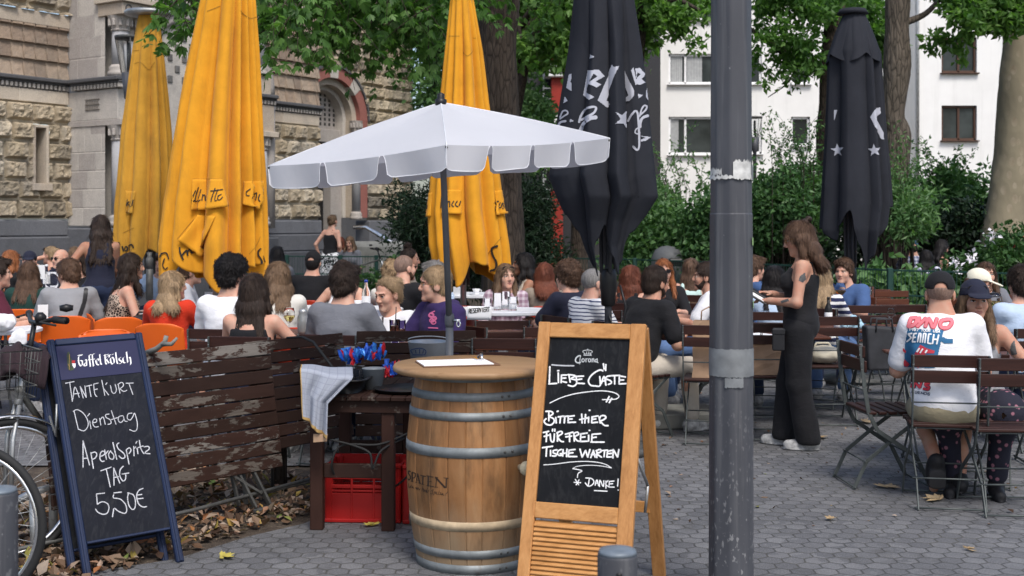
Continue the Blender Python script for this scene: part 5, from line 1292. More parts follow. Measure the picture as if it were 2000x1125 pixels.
ink('lettering',[body],[dict(w=24,p=[(245,350),(215,335),(205,390),(240,440),(245,500),(215,535),(200,510)]),[(285,365),(285,565)],dict(w=20,p=[(285,370),(345,385),(355,440),(330,485),(290,480)]),dict(w=14,p=[(262,560),(312,572)]),dict(w=16,p=[(370,585),(405,400)]),[(405,400),(455,605)],dict(w=12,p=[(378,530),(430,545)]),dict(w=12,p=[(350,580),(388,590)]),dict(w=12,p=[(430,600),(478,612)]),
    dict(w=20,p=[(470,430),(580,455)]),[(525,445),(515,630)],dict(w=12,p=[(490,622),(548,638)]),dict(w=38,p=[(640,450),(635,660)]),dict(w=18,p=[(605,442),(745,470)]),dict(w=14,p=[(640,555),(710,570)]),dict(w=18,p=[(605,655),(755,680)]),dict(w=18,p=[(820,480),(805,690)]),dict(w=40,p=[(805,480),(1000,695)]),dict(w=28,p=[(1035,490),(1028,705)]),dict(w=12,p=[(975,485),(1080,495)]),dict(w=12,p=[(775,688),(850,692)]),dict(w=12,p=[(785,465),(850,480)])],M['brand_ink'],brl,30,(780,890,11.25),lift=.0012,step=.8)
ink('lettering',[body],[[(210,610),(205,680),(235,700),(245,660),(255,705)],[(275,640),(285,715),(300,680),(320,720)],[(360,690),(375,740),(390,695),(400,745),(420,700),(440,755),(460,720)],[(510,680),(500,780)],[(505,740),(530,720),(530,790)],[(550,740),(548,790),(570,750),(585,800),(600,750),(605,805)],[(620,700),(610,810),(650,760)],[(760,750),(715,760),(740,800),(730,840),(690,830)],[(780,790),(750,870)],[(775,795),(805,800),(790,835)],
    [(830,790),(815,840),(850,845)],[(880,770),(865,850),(890,850)],[(900,820),(920,810),(905,855),(935,850)],[(945,820),(935,865),(960,830),(965,870),(985,860)],[(1060,790),(1020,850)],[(1010,872)]],M['brand_ink'],brl,11,(780,890,11.25),lift=.0012,step=.8)
m=MB();m.lathe([(0,.908),(.375,.908),(.387,.916),(.388,.93),(.38,.942),(.0,.9425)],n=72);m.build('round_top',M['tabletop'],brl)
a=R(-47);m=MB();m.lathe([(.014,0),(.014,.02),(.03,.03),(.034,.045),(.026,.06),(0,.065)],(0,0,0),16,Matrix.Translation((br(.5)*math.cos(a),br(.5)*math.sin(a),.49)) @ Matrix.Rotation(a,4,'Z') @ Matrix.Rotation(R(90),4,'Y'));m.build('bung_knob',plain('cream_knob',(.55,.48,.33),.5),brl)
cl=thing('clipboard','brown clipboard with a white sheet and a metal clip on the barrel top','clipboard',(XX(893,5.9),5.9,.9425),R(14))
m=MB();m.box((0,0,.003),(.37,.25,.005),bev=.001);m.build('board',plain('brown_hardboard',(.16,.085,.05),.6),cl);m=MB();m.box((-.012,0,.0075),(.335,.225,.004),bev=.001);m.build('sheet',M['paper'],cl)
m=MB();m.box((.12,.085,.013),(.035,.11,.006),bev=.002);m.tube([(.13,.04,.018),(.14,.085,.035),(.13,.13,.018)],.006,8);m.build('clip',M['chrome'],cl)

# ------------------------------------------------------------------ wooden A-board
wb=thing('chalkboard_stand','pine A-frame chalkboard with slatted foot greeting the guests in white chalk','chalkboard',(0,0,0))
tl,tr_,bl,brr=P(1046,629,5.52),P(1262,634,5.34),P(1004,1190,5.2),P(1229,1197,5.02)
wb.location=(bl+brr)/2;WB=Vector(wb.location)
ex=(tr_ -tl).normalized();W_=(tr_ -tl).length;upv=((tl+tr_)/2-(bl+brr)/2);H_=upv.length;ez=upv.normalized();ey=ez.cross(ex).normalized();ez=ex.cross(ey)
MX=Matrix((ex,ey,ez)).transposed().to_4x4();MX.translation=(bl+brr)/2-WB
W_=.492
def pl(m,x0,x1,z0,z1,y=0,th=.028):m.box(((x0+x1)/2,y,(z0+z1)/2),(x1 -x0,th,z1 -z0),MX,.003)
hw=W_/2;m=MB();pl(m,-hw,-hw+.055,0,H_);m.build('upright',M['pine_z'],wb);m=MB();pl(m,hw -.068,hw,0,H_);m.build('upright',M['pine_z'],wb)
zt_=H_;m=MB();pl(m,-hw+.055,hw -.068,zt_ -.068,zt_ -.002,0,.026);m.build('rail',M['pine_x'],wb);zb_=H_ -.785;m=MB();pl(m,-hw+.055,hw -.068,zb_ -.068,zb_,0,.026);m.build('rail',M['pine_x'],wb);m=MB();pl(m,-hw+.055,hw -.068,.02,.07,0,.026);m.build('rail',M['pine_x'],wb)
m=MB();pl(m,-hw+.045,hw -.063,zb_ -.004,zt_ -.064,.004,.006);bd=m.build('board',M['board'],wb)
m=MB();n_=14
for k in range(n_):
    z=.075+(zb_ -.08 -.075)*(k+.5)/n_;MXs=MX @ Matrix.Translation((-.006,.002,z)) @ Matrix.Rotation(R(-38),4,'X');m.box((0,0,0),(W_ -.123,.009,.032),MXs,.002)
m.build('slatted_panel',M['pine_x'],wb)
# rear frame, hinged at the top
rb_=P(1283,1190,5.75);rtop=P(1258,634,5.46)
back=(rb_ -rtop)
rt0=tr_+ey*.03;legR=rt0+Vector((.235,.56,0));
for q,nm in ((hw -.03,'rear_leg'),(-hw+.03,'rear_leg')):
    top=WB+MX @ Vector((q,.032,H_ -.01));foot=WB+MX @ Vector((q,.032,0));foot=Vector((foot.x,foot.y,0))+Vector((ey.x,ey.y,0)).normalized()*.62;foot.z=.0
    m=MB();m.bar(top -WB,foot -WB,.026,.06,ex,.003);m.build(nm,M['pine_z'],wb)
t2=WB+MX @ Vector((0,.03,H_*.28));dirb=Vector((ey.x,ey.y,0)).normalized()
m=MB();yy=.62*.72+.02;a_=WB+MX @ Vector((-hw+.055,.03,0));b_=WB+MX @ Vector((hw -.05,.03,0));k_=Vector((dirb.x*.44,dirb.y*.44,.36 -a_.z+.0));m.bar(Vector((a_.x,a_.y,0))+dirb*.455+Vector((ez.x*.3,ez.y*.3,.33))-WB,Vector((b_.x,b_.y,0))+dirb*.455+Vector((ez.x*.3,ez.y*.3,.33))-WB,.02,.05);m.build('rear_rail',M['pine_x'],wb)
m=MB();p0=MX @ Vector((hw -.02,.02,H_*.55));p1=p0+Vector((ex.x*.03+dirb.x*.1,ex.y*.03+dirb.y*.1,-.16));p2=p1+Vector((-.01,.02,-.12));m.tube([p0,p1],.007,6);m.tube([p1,p2],.007,6);m.build('stay',M['galv'],wb)
Tb=bvh([bd]);K1,K2=(1040,660,7.033),(1040,790,5.919)
ink('chalk_writing',Tb,[[(240,395),(232,630)],[(225,632),(335,625)],[(355,480),(358,615)],[(345,452),(365,450)],[(400,510),(395,615)],[(395,512),(470,510)],[(400,555),(460,550)],[(415,600),(470,612)],[(500,500),(520,610)],[(485,505),(590,520),(530,560),(600,580),(605,630),(560,665),(490,650)],[(600,525),(610,620)],[(600,530),(705,525)],[(610,575),(680,565)],[(610,622),(715,628)],
    [(970,455),(930,440),(850,480),(790,540),(770,600),(800,650),(870,660),(930,655),(925,530)],[(975,355),(985,430)],[(1010,365),(1005,450)],[(945,630),(985,530),(1010,650)],[(940,595),(1010,590)],[(1090,520),(1025,530),(1010,560),(1075,590),(1085,620),(1040,640)],[(1085,520),(1200,515)],[(1130,520),(1130,635)],[(1195,520),(1190,630)],[(1190,520),(1280,538)],[(1195,580),(1255,578)],[(1190,632),(1290,628)],
    dict(w=13,p=[(240,895),(400,820),(600,765),(850,732),(1000,730),(1130,755),(1190,800),(1160,835),(1100,845),(960,848)]),[(1055,805),(1015,880)],[(1090,830),(1055,890)]],M['chalk'],wb,21,K1,lift=.0012)
ink('chalk_smear',Tb,[[(265,370),(400,380),(570,382)]],M['chalk_thin'],wb,18,K1,lift=.001)
ink('brand_lettering',Tb,[[(702,205),(695,180),(730,170),(760,166),(800,172),(822,185),(815,205)],[(705,240),(812,240)],[(715,205),(720,232)],[(745,190),(745,225)],[(775,190),(775,225)],[(800,205),(798,232)],[(705,222),(812,222)],[(761,152),(761,172)],dict(w=17,p=[(660,245),(630,250),(598,280),(592,318),(620,342),(660,335)]),[(665,250),(655,280),(650,360)],
    dict(w=11,p=[(690,285),(680,300),(682,325),(700,330),(712,315),(708,290),(690,285)]),dict(w=12,p=[(735,285),(735,330)]),dict(w=10,p=[(735,295),(758,285)]),dict(w=11,p=[(780,285),(770,300),(772,325),(790,330),(800,315),(796,290),(780,285)]),dict(w=12,p=[(820,285),(820,330)]),dict(w=12,p=[(820,295),(842,287),(846,330)]),dict(w=11,p=[(890,290),(865,300),(862,325),(880,330),(890,315)]),dict(w=12,p=[(890,285),(890,330),(903,342)])],M['print_grey'],wb,8,K1,lift=.001,step=1)
ink('chalk_writing',Tb,[[(190,85),(190,190)],[(155,80),(215,80),(240,105),(200,140),(245,165),(250,205),(210,238),(155,225),(135,190),(160,165)],[(270,150),(275,215)],[(285,82),(300,76)],[(295,145),(360,135)],[(325,145),(318,215)],[(350,140),(420,135)],[(375,140),(368,215)],[(415,145),(412,205)],[(410,140),(485,130)],[(415,170),(460,168)],[(410,208),(500,205)],
    [(570,110),(575,215)],[(615,115),(605,215)],[(545,175),(640,155)],[(650,145),(648,210)],[(655,68)],[(690,140),(685,210)],[(690,145),(760,132)],[(690,172),(735,168)],[(685,212),(755,205)],[(770,145),(785,215)],[(775,175),(790,135),(835,130),(850,155),(815,180),(790,195),(830,240),(875,245)],
    [(165,320),(160,430)],[(125,325),(190,310)],[(135,370),(190,355)],[(205,340),(215,420),(245,430),(255,340)],[(235,285),(232,310)],[(260,285),(258,310)],[(290,320),(290,425)],[(280,330),(330,310),(345,335),(295,375),(330,425),(360,430)],[(430,330),(430,430)],[(380,345),(470,320)],[(385,375),(455,365)],[(480,330),(485,425)],[(475,335),(520,320),(535,345),(490,375),(520,420),(560,425)],[(560,340),(555,425)],[(555,342),(635,330)],[(560,380),(610,375)],[(550,428),(635,425)],[(650,355),(650,425)],[(655,300)],[(690,345),(685,430)],[(690,345),(790,338)],[(690,385),(740,378)],[(675,435),(830,435)],
    [(115,500),(235,483)],[(165,500),(158,600)],[(210,530),(210,595)],[(285,525),(240,535),(240,560),(280,575),(270,595),(230,595)],[(335,520),(300,535),(290,570),(310,590),(345,585)],[(355,520),(350,600)],[(400,515),(395,605)],[(320,570),(400,560)],[(425,525),(415,600)],[(425,528),(495,520)],[(420,565),(470,558)],[(415,602),(515,602)],[(550,515),(575,610)],[(575,610),(615,530)],[(615,530),(640,610)],[(640,610),(665,520)],[(675,615),(705,530)],[(705,530),(725,610)],[(680,580),(735,580)],[(745,530),(745,615)],[(735,535),(785,520),(795,545),(750,570),(800,610)],[(790,535),(870,528)],[(835,535),(828,605)],[(870,540),(860,605)],[(870,540),(930,530)],[(865,570),(915,565)],[(860,608),(935,605)],[(930,620),(935,520)],[(935,520),(985,610)],[(985,610),(1000,520)],
    dict(w=9,p=[(130,698),(250,690),(450,665),(620,658),(760,670),(850,695),(915,735)]),dict(w=7,p=[(915,735),(800,712),(650,703),(520,715),(465,742)]),dict(w=10,p=[(465,742),(540,755),(575,770),(530,795),(520,845)]),dict(w=11,p=[(495,865),(535,930)]),dict(w=11,p=[(540,870),(505,930)]),dict(w=11,p=[(480,900),(560,905)])]
    +[dict(w=12,p=q) for q in ([(660,850),(645,940)],[(615,850),(680,855),(712,890),(690,930),(645,945),(610,905)],[(725,935),(745,870),(765,940)],[(725,910),(760,910)],[(775,950),(780,875),(820,950),(825,880)],[(850,885),(850,970)],[(875,880),(845,920),(880,950)],[(890,890),(885,950)],[(890,890),(945,885)],[(890,920),(930,915)],[(885,955),(945,955)],[(992,860),(985,945)],[(990,990)],[(715,995),(865,1003)])],M['chalk'],wb,18,K2,lift=.0012)

# ------------------------------------------------------------------ blue sign (folded, leaning back)
bs=thing('chalkboard_sign','dark blue folded chalkboard sign with drink offer leaning on the tipped tables','chalkboard')
fl_,fr_=P(182,1125,5.64),P(343,1108,5.84);tl_,trr=P(99,660,6.02),P(268,655,6.26)
bs.location=(fl_+fr_)/2;BS=Vector(bs.location);ex=(trr -tl_).normalized();up_=((tl_+trr)/2-(fl_+fr_)/2);H_=up_.length;ez=up_.normalized();ey=ez.cross(ex).normalized();ex=ey.cross(ez);hw=.235
MX=Matrix((ex,ey,ez)).transposed().to_4x4();MX.translation=(0,0,0)
def frame(y,nm,tall,board=True,shift=0):
    for sx in (-1,1):m=MB();m.box((sx*(hw -.018)+shift,y,tall/2),(.036,.032,tall),MX,.006);m.box((sx*(hw -.018)+shift,y -.019,tall/2),(.012,.008,tall*.99),MX,.003);m.build('leg',M['blue_frame'],bs)
    m=MB();m.box((shift,y,tall -.018),(2*hw -.074,.03,.034),MX,.005);m.build('top_rail',M['blue_frame'],bs)
    m=MB();m.box((shift,y,.17),(2*hw -.074,.02,.012),MX,.003);m.build('bottom_rail',M['blue_frame'],bs)
frame(0,'front',H_);frame(.12,'rear',H_ -.02,shift=-.03)
m=MB();m.box((-.03,.12,(H_+.16)/2-.02),(2*hw -.074,.008,H_ -.23),MX,.001);m.build('rear_board',M['board'],bs)
m=MB();m.box((0,-.002,(H_+.16)/2-.015),(2*hw -.073,.012,H_ -.2),MX,.001);bd2=m.build('board',M['board_b'],bs)
m=MB();zt1=H_ -.036;m.box((0,-.009,zt1 -.09),(2*hw -.073,.004,.175),MX,.001);hd2=m.build('header',M['blue_head'],bs)
m=MB();m.tube([MX @ Vector((-hw,-.01,H_*.72)),MX @ Vector((-hw -.012,.04,H_*.60)),MX @ Vector((-hw -.012,.1,H_*.7))],.006,6);m.build('hinge_stay',M['galv'],bs)
T2=bvh([bd2,hd2]);K3,K4=(110,660,5.921),(130,850,5.921)
ink('brand_lettering',T2,[[(300,200),(262,212),(256,260),(264,300),(285,326),(300,308),(298,268),(275,262)],[(245,204),(300,196)],[(320,260),(345,255),(350,322)],[(345,290),(322,296),(324,322),(345,322)],[(405,195),(380,202),(386,270),(394,332)],[(365,255),(410,250)],[(440,185),(417,196),(421,265),(430,328)],[(400,250),(445,245)],[(466,300),(456,262),(478,242),(488,262),(465,280),(470,305),(492,314)],[(500,190),(512,290),(526,308)],
    [(560,192),(570,290),(585,303)],[(572,232),(604,198),(610,225),(582,250),(610,292)],[(545,205),(600,190)],[(625,238),(632,285),(650,303),(668,285),(662,242),(645,225),(625,238)],[(620,196)],[(648,190)],[(685,168),(700,275),(712,298)],[(748,225),(726,236),(731,260),(752,270),(755,290),(725,300)],[(788,220),(770,235),(776,280),(796,290)],[(810,162),(825,285)],[(820,238),(850,227),(862,290),(855,312)]],M['print_white'],bs,17,K3,nib=R(35),lift=.001,step=.8)
inkpoly('emblem',T2,[[(130,165),(150,160),(160,210),(175,240),(180,300),(205,370),(150,380),(130,350),(125,250),(120,200)]],plain('emblem_green',(.035,.05,.025),.6,0,.5,60),bs,K3,lift=.001,step=.8)
inkpoly('emblem',T2,[[(178,262),(218,262),(218,296),(180,296)]],plain('emblem_red',(.4,.02,.02),.5),bs,K3,lift=.002,step=.8);inkpoly('emblem',T2,[[(180,296),(222,296),(222,330),(208,355),(188,330)]],M['print_white'],bs,K3,lift=.002,step=.8)
ink('emblem',T2,[[(150,190),(150,370)],[(135,300),(150,340)]],plain('emblem_gold',(.35,.22,.06),.5),bs,5,K3,lift=.002)
ink('chalk_writing',T2,[[(105,525),(205,505)],[(155,520),(185,735)],[(190,710),(215,570),(265,690)],[(195,650),(265,640)],[(310,695),(275,560)],[(275,560),(345,690)],[(345,690),(330,555)],[(345,560),(410,545)],[(380,560),(400,680)],[(430,535),(445,650),(470,680)],[(430,535),(485,522)],[(435,600),(475,590)],[(525,490),(560,665)],[(570,540),(585,520)],[(545,585),(605,660)],[(625,550),(645,630),(675,640),(695,600),(680,540)],[(715,540),(735,640)],[(710,540),(750,515),(775,530),(770,560),(740,590),(780,620),(815,605)],[(805,525),(890,522)],[(840,530),(885,655)],
    [(205,850),(255,1060)],[(195,850),(240,830),(310,870),(360,950),(365,1020),(320,1075),(255,1055)],[(385,960),(400,1050)],[(360,905),(385,875)],[(415,985),(465,970),(460,940),(430,945),(420,990),(445,1030),(485,1025)],[(500,930),(515,1010)],[(505,950),(540,915),(565,1000)],[(610,880),(570,890),(575,920),(625,950),(630,990),(595,1000)],[(635,840),(690,1000)],[(635,945),(715,920)],[(770,900),(725,910),(715,955),(745,980),(780,940),(775,905),(790,960),(820,965)],[(875,870),(830,880),(820,930),(855,950),(890,900),(905,870),(935,980),(930,1060),(900,1080),(845,1060)]],M['chalk_thin'],bs,9.5,K3,lift=.001)
ink('chalk_writing',T2,[[(190,370),(190,65)],[(190,65),(265,345)],[(190,270),(245,265)],[(280,200),(310,385)],[(280,210),(330,195),(350,225),(330,265),(295,280)],[(385,250),(440,220),(430,185),(395,200),(385,270),(410,305),(435,300)],[(440,170),(460,280)],[(450,220),(480,180)],[(510,180),(485,220),(500,270),(540,275),(545,230),(510,190)],[(535,85),(580,280)],[(605,90),(580,110),(600,160),(660,210),(675,255),(640,270),(605,240)],[(690,175),(722,335)],[(690,170),(725,145),(745,175),(720,215)],[(775,130),(780,240)],[(775,160),(800,135)],[(815,150),(825,215)],[(800,95),(815,70)],[(840,60),(860,160),(895,215)],[(825,145),(885,125)],[(895,135),(945,130),(955,160),(905,205),(965,215)],
    [(395,412),(515,370)],[(460,400),(505,600)],[(548,580),(545,380)],[(545,380),(615,555)],[(550,490),(600,480)],[(655,360),(620,400),(615,470),(650,530),(680,510),(680,450),(640,450)],[(640,450),(720,438)],[(345,680),(440,670)],[(345,680),(355,800)],[(355,800),(410,770),(470,790),(490,840),(470,900),(420,915),(360,890),(335,855)],[(545,850),(530,945)],[(545,668),(635,658)],[(545,690),(540,725),(620,740),(680,800),(695,870),(670,905),(600,880),(555,845)],[(720,665),(705,720),(720,810),(760,860),(790,840),(795,760),(770,690),(705,668)],[(885,615),(835,640),(810,700),(830,790),(880,830),(925,825)],[(805,695),(870,685)],[(825,735),(885,730)]],M['chalk_thin'],bs,12,K4,lift=.001)

# ------------------------------------------------------------------ tipped tables used as a barrier
def tipped_table(label,a,b,z0,z1,lean,nsl,mat,legs,thick=.022,gap=.0065,mat_list=None):
    """a,b: ends of the lower edge on the ground plan; the top edge leans back by `lean`"""
    t=thing('tipped_table',label,'table',(a[0],a[1],0),math.atan2(b[1]-a[1],b[0]-a[0]),'weathered slatted tables tipped on edge');L=math.hypot(b[0]-a[0],b[1]-a[1]);H=z1 -z0
    tl=math.atan2(lean,H);Mx=Matrix.Translation((0,0,z0)) @ Matrix.Rotation(-tl,4,'X');S=H/math.cos(tl);w=S/nsl
    m=MB();rng=random.Random(int(L*999))
    for k in range(nsl):m.box((L/2+rng.uniform(-.004,.004),rng.uniform(-.002,.002),w*(k+.5)),(L,thick,w -gap),Mx,.004,mi=(k % len(mat_list) if mat_list else 0))
    m.build('slatted_top',mat_list or mat,t)
    m=MB()
    for x in (.08,L/2,L -.08):m.box((x,.02,S/2),(.05,.02,S*.96),Mx,.003)
    m.build('cross_batten',mat,t)
    for (x,sp) in legs:
        f=MB()
        for dx in (-.05,.05):
            f.bar(Mx @ Vector((x+dx,.03,.12)),(x+dx*.5+sp*.3,.02,.04),.028,.012,(1,0,0));f.bar(Mx @ Vector((x+dx,.03,.15)),(x+dx+sp,-.05,.03),.03,.014,(1,0,0))
        f.bar(Mx @ Vector((x -.16,.03,.1)),(x+sp,-.045,.1),.014,.014);f.bar((x+sp -.06,-.06,.012),(x+sp+.09,-.05,.012),.04,.02)
        f.build('folding_leg',M['steel_dark'],t)
    m=MB();m.tube([(-.25,-.03,.075),(L*.55,-.035,.085),(L+.3,-.01,.12)],.011,8);m.build('tie_rod',M['steel_dark'],t)
    return t
tipped_table('long weathered slatted table tipped on edge behind the blue sign',(-2.235,5.98),(-1.32,7.07),.215,.93,.13,9,M['barrier'],[(.48,.1),(1.12,.12)],mat_list=[M['barrier'],M['barrier'],M['barrier_grey'],M['barrier_b'],M['barrier'],M['barrier'],M['barrier_b'],M['barrier_b'],M['barrier_grey']])
tipped_table('second dark slatted table tipped on edge where the towel hangs',(-1.46,7.02),(-.985,7.62),.3,.935,.1,9,M['barrier_b'],[],mat_list=[M['barrier_b'],M['barrier'],M['barrier_b'],M['barrier_b'],M['barrier_b'],M['barrier_b'],M['barrier'],M['barrier_b'],M['barrier']])
tipped_table('slatted table tipped on edge facing the barrel behind the metal bucket',(-1.0,7.86),(-.235,7.92),.25,.925,.05,9,M['barrier_b'],[],mat_list=[M['barrier_b'],M['barrier_b'],M['barrier'],M['barrier_b']])
# stake in the soil behind the tables
m=MB();m.lathe([(.05,-.05),(.048,.6),(.04,.62),(0,.62)],n=12);o=m.build('wooden_stake',M['bark']);o.location=(XX(545,7.5),7.5,0);tag(o,'short wooden stake standing in the leaf litter behind the tipped tables','stake')
# bare antler-like branch on the earth behind the blue sign
m=MB();m.tube([P(285,690,6.55),P(305,682,6.5),P(322,668,6.45),P(325,656,6.45)],[.016,.015,.013,.012],8);m.tube([P(318,672,6.46),P(335,672,6.42),P(346,660,6.42)],[.013,.011,.007],8);m.tube([P(285,690,6.55),P(262,720,6.6),P(240,800,6.6)],[.016,.017,.018],8)
tag(m.build('dry_branch',M['concrete']),'pale forked dry branch standing up over the tipped table beside the blue sign','branch')

# ------------------------------------------------------------------ serving table and what stands on it
sx0,sx1,sy0,sy1=-1.06,-.46,6.42,7.25
stb=thing('serving_table','dark weathered wooden serving table between barrel and tipped tables','table',(-.76,6.84,0),R(-4))
m=MB()
for k in range(8):m.box((-.27+.0775*k,.0,.70),(.074,.86,.022),None,.003)
m.build('tabletop',M['serving'],stb)
for y in (-.385,.385):m=MB();m.box((0,y,.655),(.56,.03,.065),bev=.003);m.build('apron',M['serving'],stb)
for (x,y,zz) in ((-.245,-.36,.685),(.135,-.36,.685),(-.245,.36,.685),(.135,.36,.685)):m=MB();m.box((x,y,zz/2),(.068,.055,zz),bev=.004);m.build('leg',M['serving_z'],stb)
for y in (-.352,.352):m=MB();m.box((-.055,y,.31),(.31,.028,.075),bev=.004);m.build('stretcher',M['serving'],stb)
def crate(label,loc,rz,full=True):
    t=thing('drinks_crate',label,'crate',loc,rz,'red drinks crates under the serving table');W_,D_,H_=.41,.30,.32
    m=MB()
    for z0,h in ((0,.16),(.165,.012),(.185,.02),(.235,.075)):
        for sy in (-1,1):m.box((0,sy*(D_/2-.006),z0+h/2),(W_,.012,h),None,.004)
        for sx in (-1,1):m.box((sx*(W_/2-.006),0,z0+h/2),(.012,D_ -.026,h),None,.004)
    for sx in (-1,1):
        for sy in (-1,1):m.box((sx*(W_/2-.02),sy*(D_/2-.02),H_/2),(.046,.046,H_ -.004),None,.01)
    for sy in (-1,1):
        for x in (-.06,.06):m.box((x,sy*(D_/2-.004),.14),(.012,.014,.28),None,.003)
        m.box((0,sy*(D_/2-.002),.308),(W_+.008,.022,.02),None,.004);m.box((0,sy*(D_/2-.001),.012),(W_+.004,.018,.02),None,.004)
    m.build('crate_body',M['red_plastic'],t);m=MB();m.box((0,0,.02),(W_ -.03,D_ -.03,.01));m.build('crate_floor',M['red_plastic'],t)
    return t
crate('red drinks crate on the ground under the left half of the serving table',(XX(716,6.74),6.78,.0),R(-3));crate('red drinks crate on the ground close behind the barrel',(XX(862,6.72),6.76,.0),R(2))
# black hoses lying over the crates
for (lab,pts) in (('black cable hanging in a loop over the red crates',[P(650,860,6.45),P(690,870,6.42),P(722,885,6.4),P(728,915,6.4),P(745,880,6.42),P(790,855,6.5)]),('black cable draped across the leg of the serving table',[P(655,930,6.5),P(648,905,6.45),P(668,870,6.45),P(740,868,6.43),P(800,845,6.5)]),('black cable bending down from under the table beside the barrel',[P(830,880,6.45),P(800,925,6.5),P(772,950,6.55),P(758,950,6.6)])):
    m=MB();pts2=[Vector(q) for q in pts];sp=[]
    for i in range(len(pts2)-1):
        p0,p1,p2,p3=pts2[max(i -1,0)],pts2[i],pts2[i+1],pts2[min(i+2,len(pts2)-1)]
        for k in range(8):t=k/8;sp.append(.5*((2*p1)+(p2 -p0)*t+(2*p0 -5*p1+4*p2 -p3)*t*t+(3*p1 -p0 -3*p2+p3)*t ** 3))
    m.tube(sp+[pts2[-1]],.006,6);tag(m.build('cable',M['rubber']),lab,'cable')
m=MB();m.tube([P(560,660,7.25),P(590,658,7.2),P(612,668,7.1),P(640,705,7.0),P(655,725,6.95)],.008,6);tag(m.build('cable',M['rubber']),'black cable running over the tipped table down to the black tub','cable')
# black tub with the towel
ty=6.5;tub=thing('serving_tub','black plastic tub on the corner of the serving table','tub',(XX(660,6.62),6.72,.712),R(-4))
m=MB();vs=[];fs=[]
for (sx_,sy_,z) in ((.13,.2,0),(.165,.235,.075),(.185,.255,.078),(.185,.255,.07),(.155,.225,.07),(.125,.195,.01)):
    for k in range(24):
        a=k*math.tau/24+.13;c,s_=math.cos(a),math.sin(a);q=(abs(c) ** 6+abs(s_) ** 6) ** (-1/6);vs.append((sx_*c*q,sy_*s_*q,z))
for i in range(5):
    for k in range(24):fs.append((i*24+k,i*24+(k+1) % 24,(i+1)*24+(k+1) % 24,(i+1)*24+k))
fs.append(tuple(range(24)));fs.append(tuple(120+k for k in range(24)));m.add(vs,fs,True);m.build('tub_body',M['black_plastic'],tub)
def towel_():
    n,mm=46,60;V=[];UV=[]
    tlx=[P(585,716,6.36),P(690,722,6.5)]
    for j in range(mm+1):
        v=j/mm
        if v <.22:# lying over the tub edge
            f=v/.22;a=P(588,716,6.62).lerp(P(585,724,6.33),f);b=P(688,722,6.75).lerp(P(690,742,6.33),f)
        else:
            f=(v -.22)/.78;a=P(585,724,6.33).lerp(P(592,818,6.31),f);b=P(690,742,6.33).lerp(P(640,858,6.31),min(1,f*1.0));k=min(1,f*2.2);b=P(690,742,6.33).lerp(P(642,790,6.31),k) if k <1 else P(642,790,6.31).lerp(P(638,858,6.31),(f -.4545)/.5455)
        for i in range(n+1):
            u=i/n;p=a.lerp(b,u);w=.03*min(1,max(0,(v -.12)*3));p=p+Vector((0.004*math.sin(u*9+v*5),-w*(math.sin(u*11+v*2.5)*.6+.5*math.sin(u*23+1+v*4)*.5),.004*math.sin(u*8)))
            p.z+= .02*(1-v)*0+(.006 if v <.22 else 0);V.append(tuple(p));UV.append((u*.5,v*.85))
    fs=[(j*(n+1)+i,j*(n+1)+i+1,(j+1)*(n+1)+i+1,(j+1)*(n+1)+i) for j in range(mm) for i in range(n)]
    me=bpy.data.meshes.new('dish_towel');me.from_pydata(V,[],fs);me.update();uv=me.uv_layers.new(name='UVMap')
    for l in me.loops:uv.data[l.index].uv=UV[l.vertex_index]
    mi=[1 if (f // n) >= mm -3 or (f % n)<1 else 0 for f in range(len(fs))]
    o=link('dish_towel',me,[M['towel'],M['towel_edge']]);me.polygons.foreach_set('material_index',mi);me.polygons.foreach_set('use_smooth',[True]*len(fs));s=o.modifiers.new('thickness','SOLIDIFY');s.thickness=.006
    tag(o,'pale blue checked dish towel hanging from the black tub','towel')
towel_()
m=MB();q=[P(612,848,6.32),P(640,848,6.32),P(638,862,6.32),P(612,864,6.32)];m.add([tuple(v) for v in q]+[tuple(v+Vector((0,.012,0))) for v in q],[(0,1,2,3),(7,6,5,4),(0,4,5,1),(1,5,6,2),(2,6,7,3),(3,7,4,0)]);tag(m.build('cardboard_scrap',M['kraft']),'scrap of brown cardboard showing under the hanging towel','cardboard')
def packets(name,label,px0,px1,py0,py1,Y,n,mats,seed):
    rng=random.Random(seed);c=P((px0+px1)/2,py1,Y);t=thing(name,label,'packets',tuple(c),0,'snack packets on the serving table')
    for k in range(n):
        m=MB();h=rng.uniform(.045,.075);w=rng.uniform(.016,.03);x=XX(rng.uniform(px0,px1),Y)-c.x;y=rng.uniform(-.05,.05);z=rng.uniform(0,.045)
        Mx=Matrix.Translation((x,y,z)) @ Matrix.Rotation(rng.uniform(-.5,.5),4,'Y') @ Matrix.Rotation(rng.uniform(-.5,.5),4,'X') @ Matrix.Rotation(rng.uniform(0,3),4,'Z')
        V=[];nn=5
        for j in range(7):
            f=j/6;th=.012*math.sin(math.pi*f)+.0015
            for i in range(nn+1):u=i/nn -.5;V.append((u*w*(1+.12*math.sin(f*9+k)),th*math.cos(u*math.pi)*(1+.3*math.sin(u*20+f*7)),f*h))
            for i in range(nn+1):u=.5 -i/nn;V.append((u*w,-th*math.cos(u*math.pi),f*h))
        r_=2*(nn+1);m.add(V,[(j*r_+i,j*r_+(i+1) % r_,(j+1)*r_+(i+1) % r_,(j+1)*r_+i) for j in range(6) for i in range(r_)],False,0,Mx);m.build('packet',mats[k % len(mats)],t)
    return t
M['blue_foil_b']=plain('light_blue_foil',(.04,.2,.6),.3,.2,.4,30);BR=[M['blue_foil'],M['blue_foil_b'],M['blue_foil'],M['blue_foil'],M['blue_foil_b'],M['red_foil']]
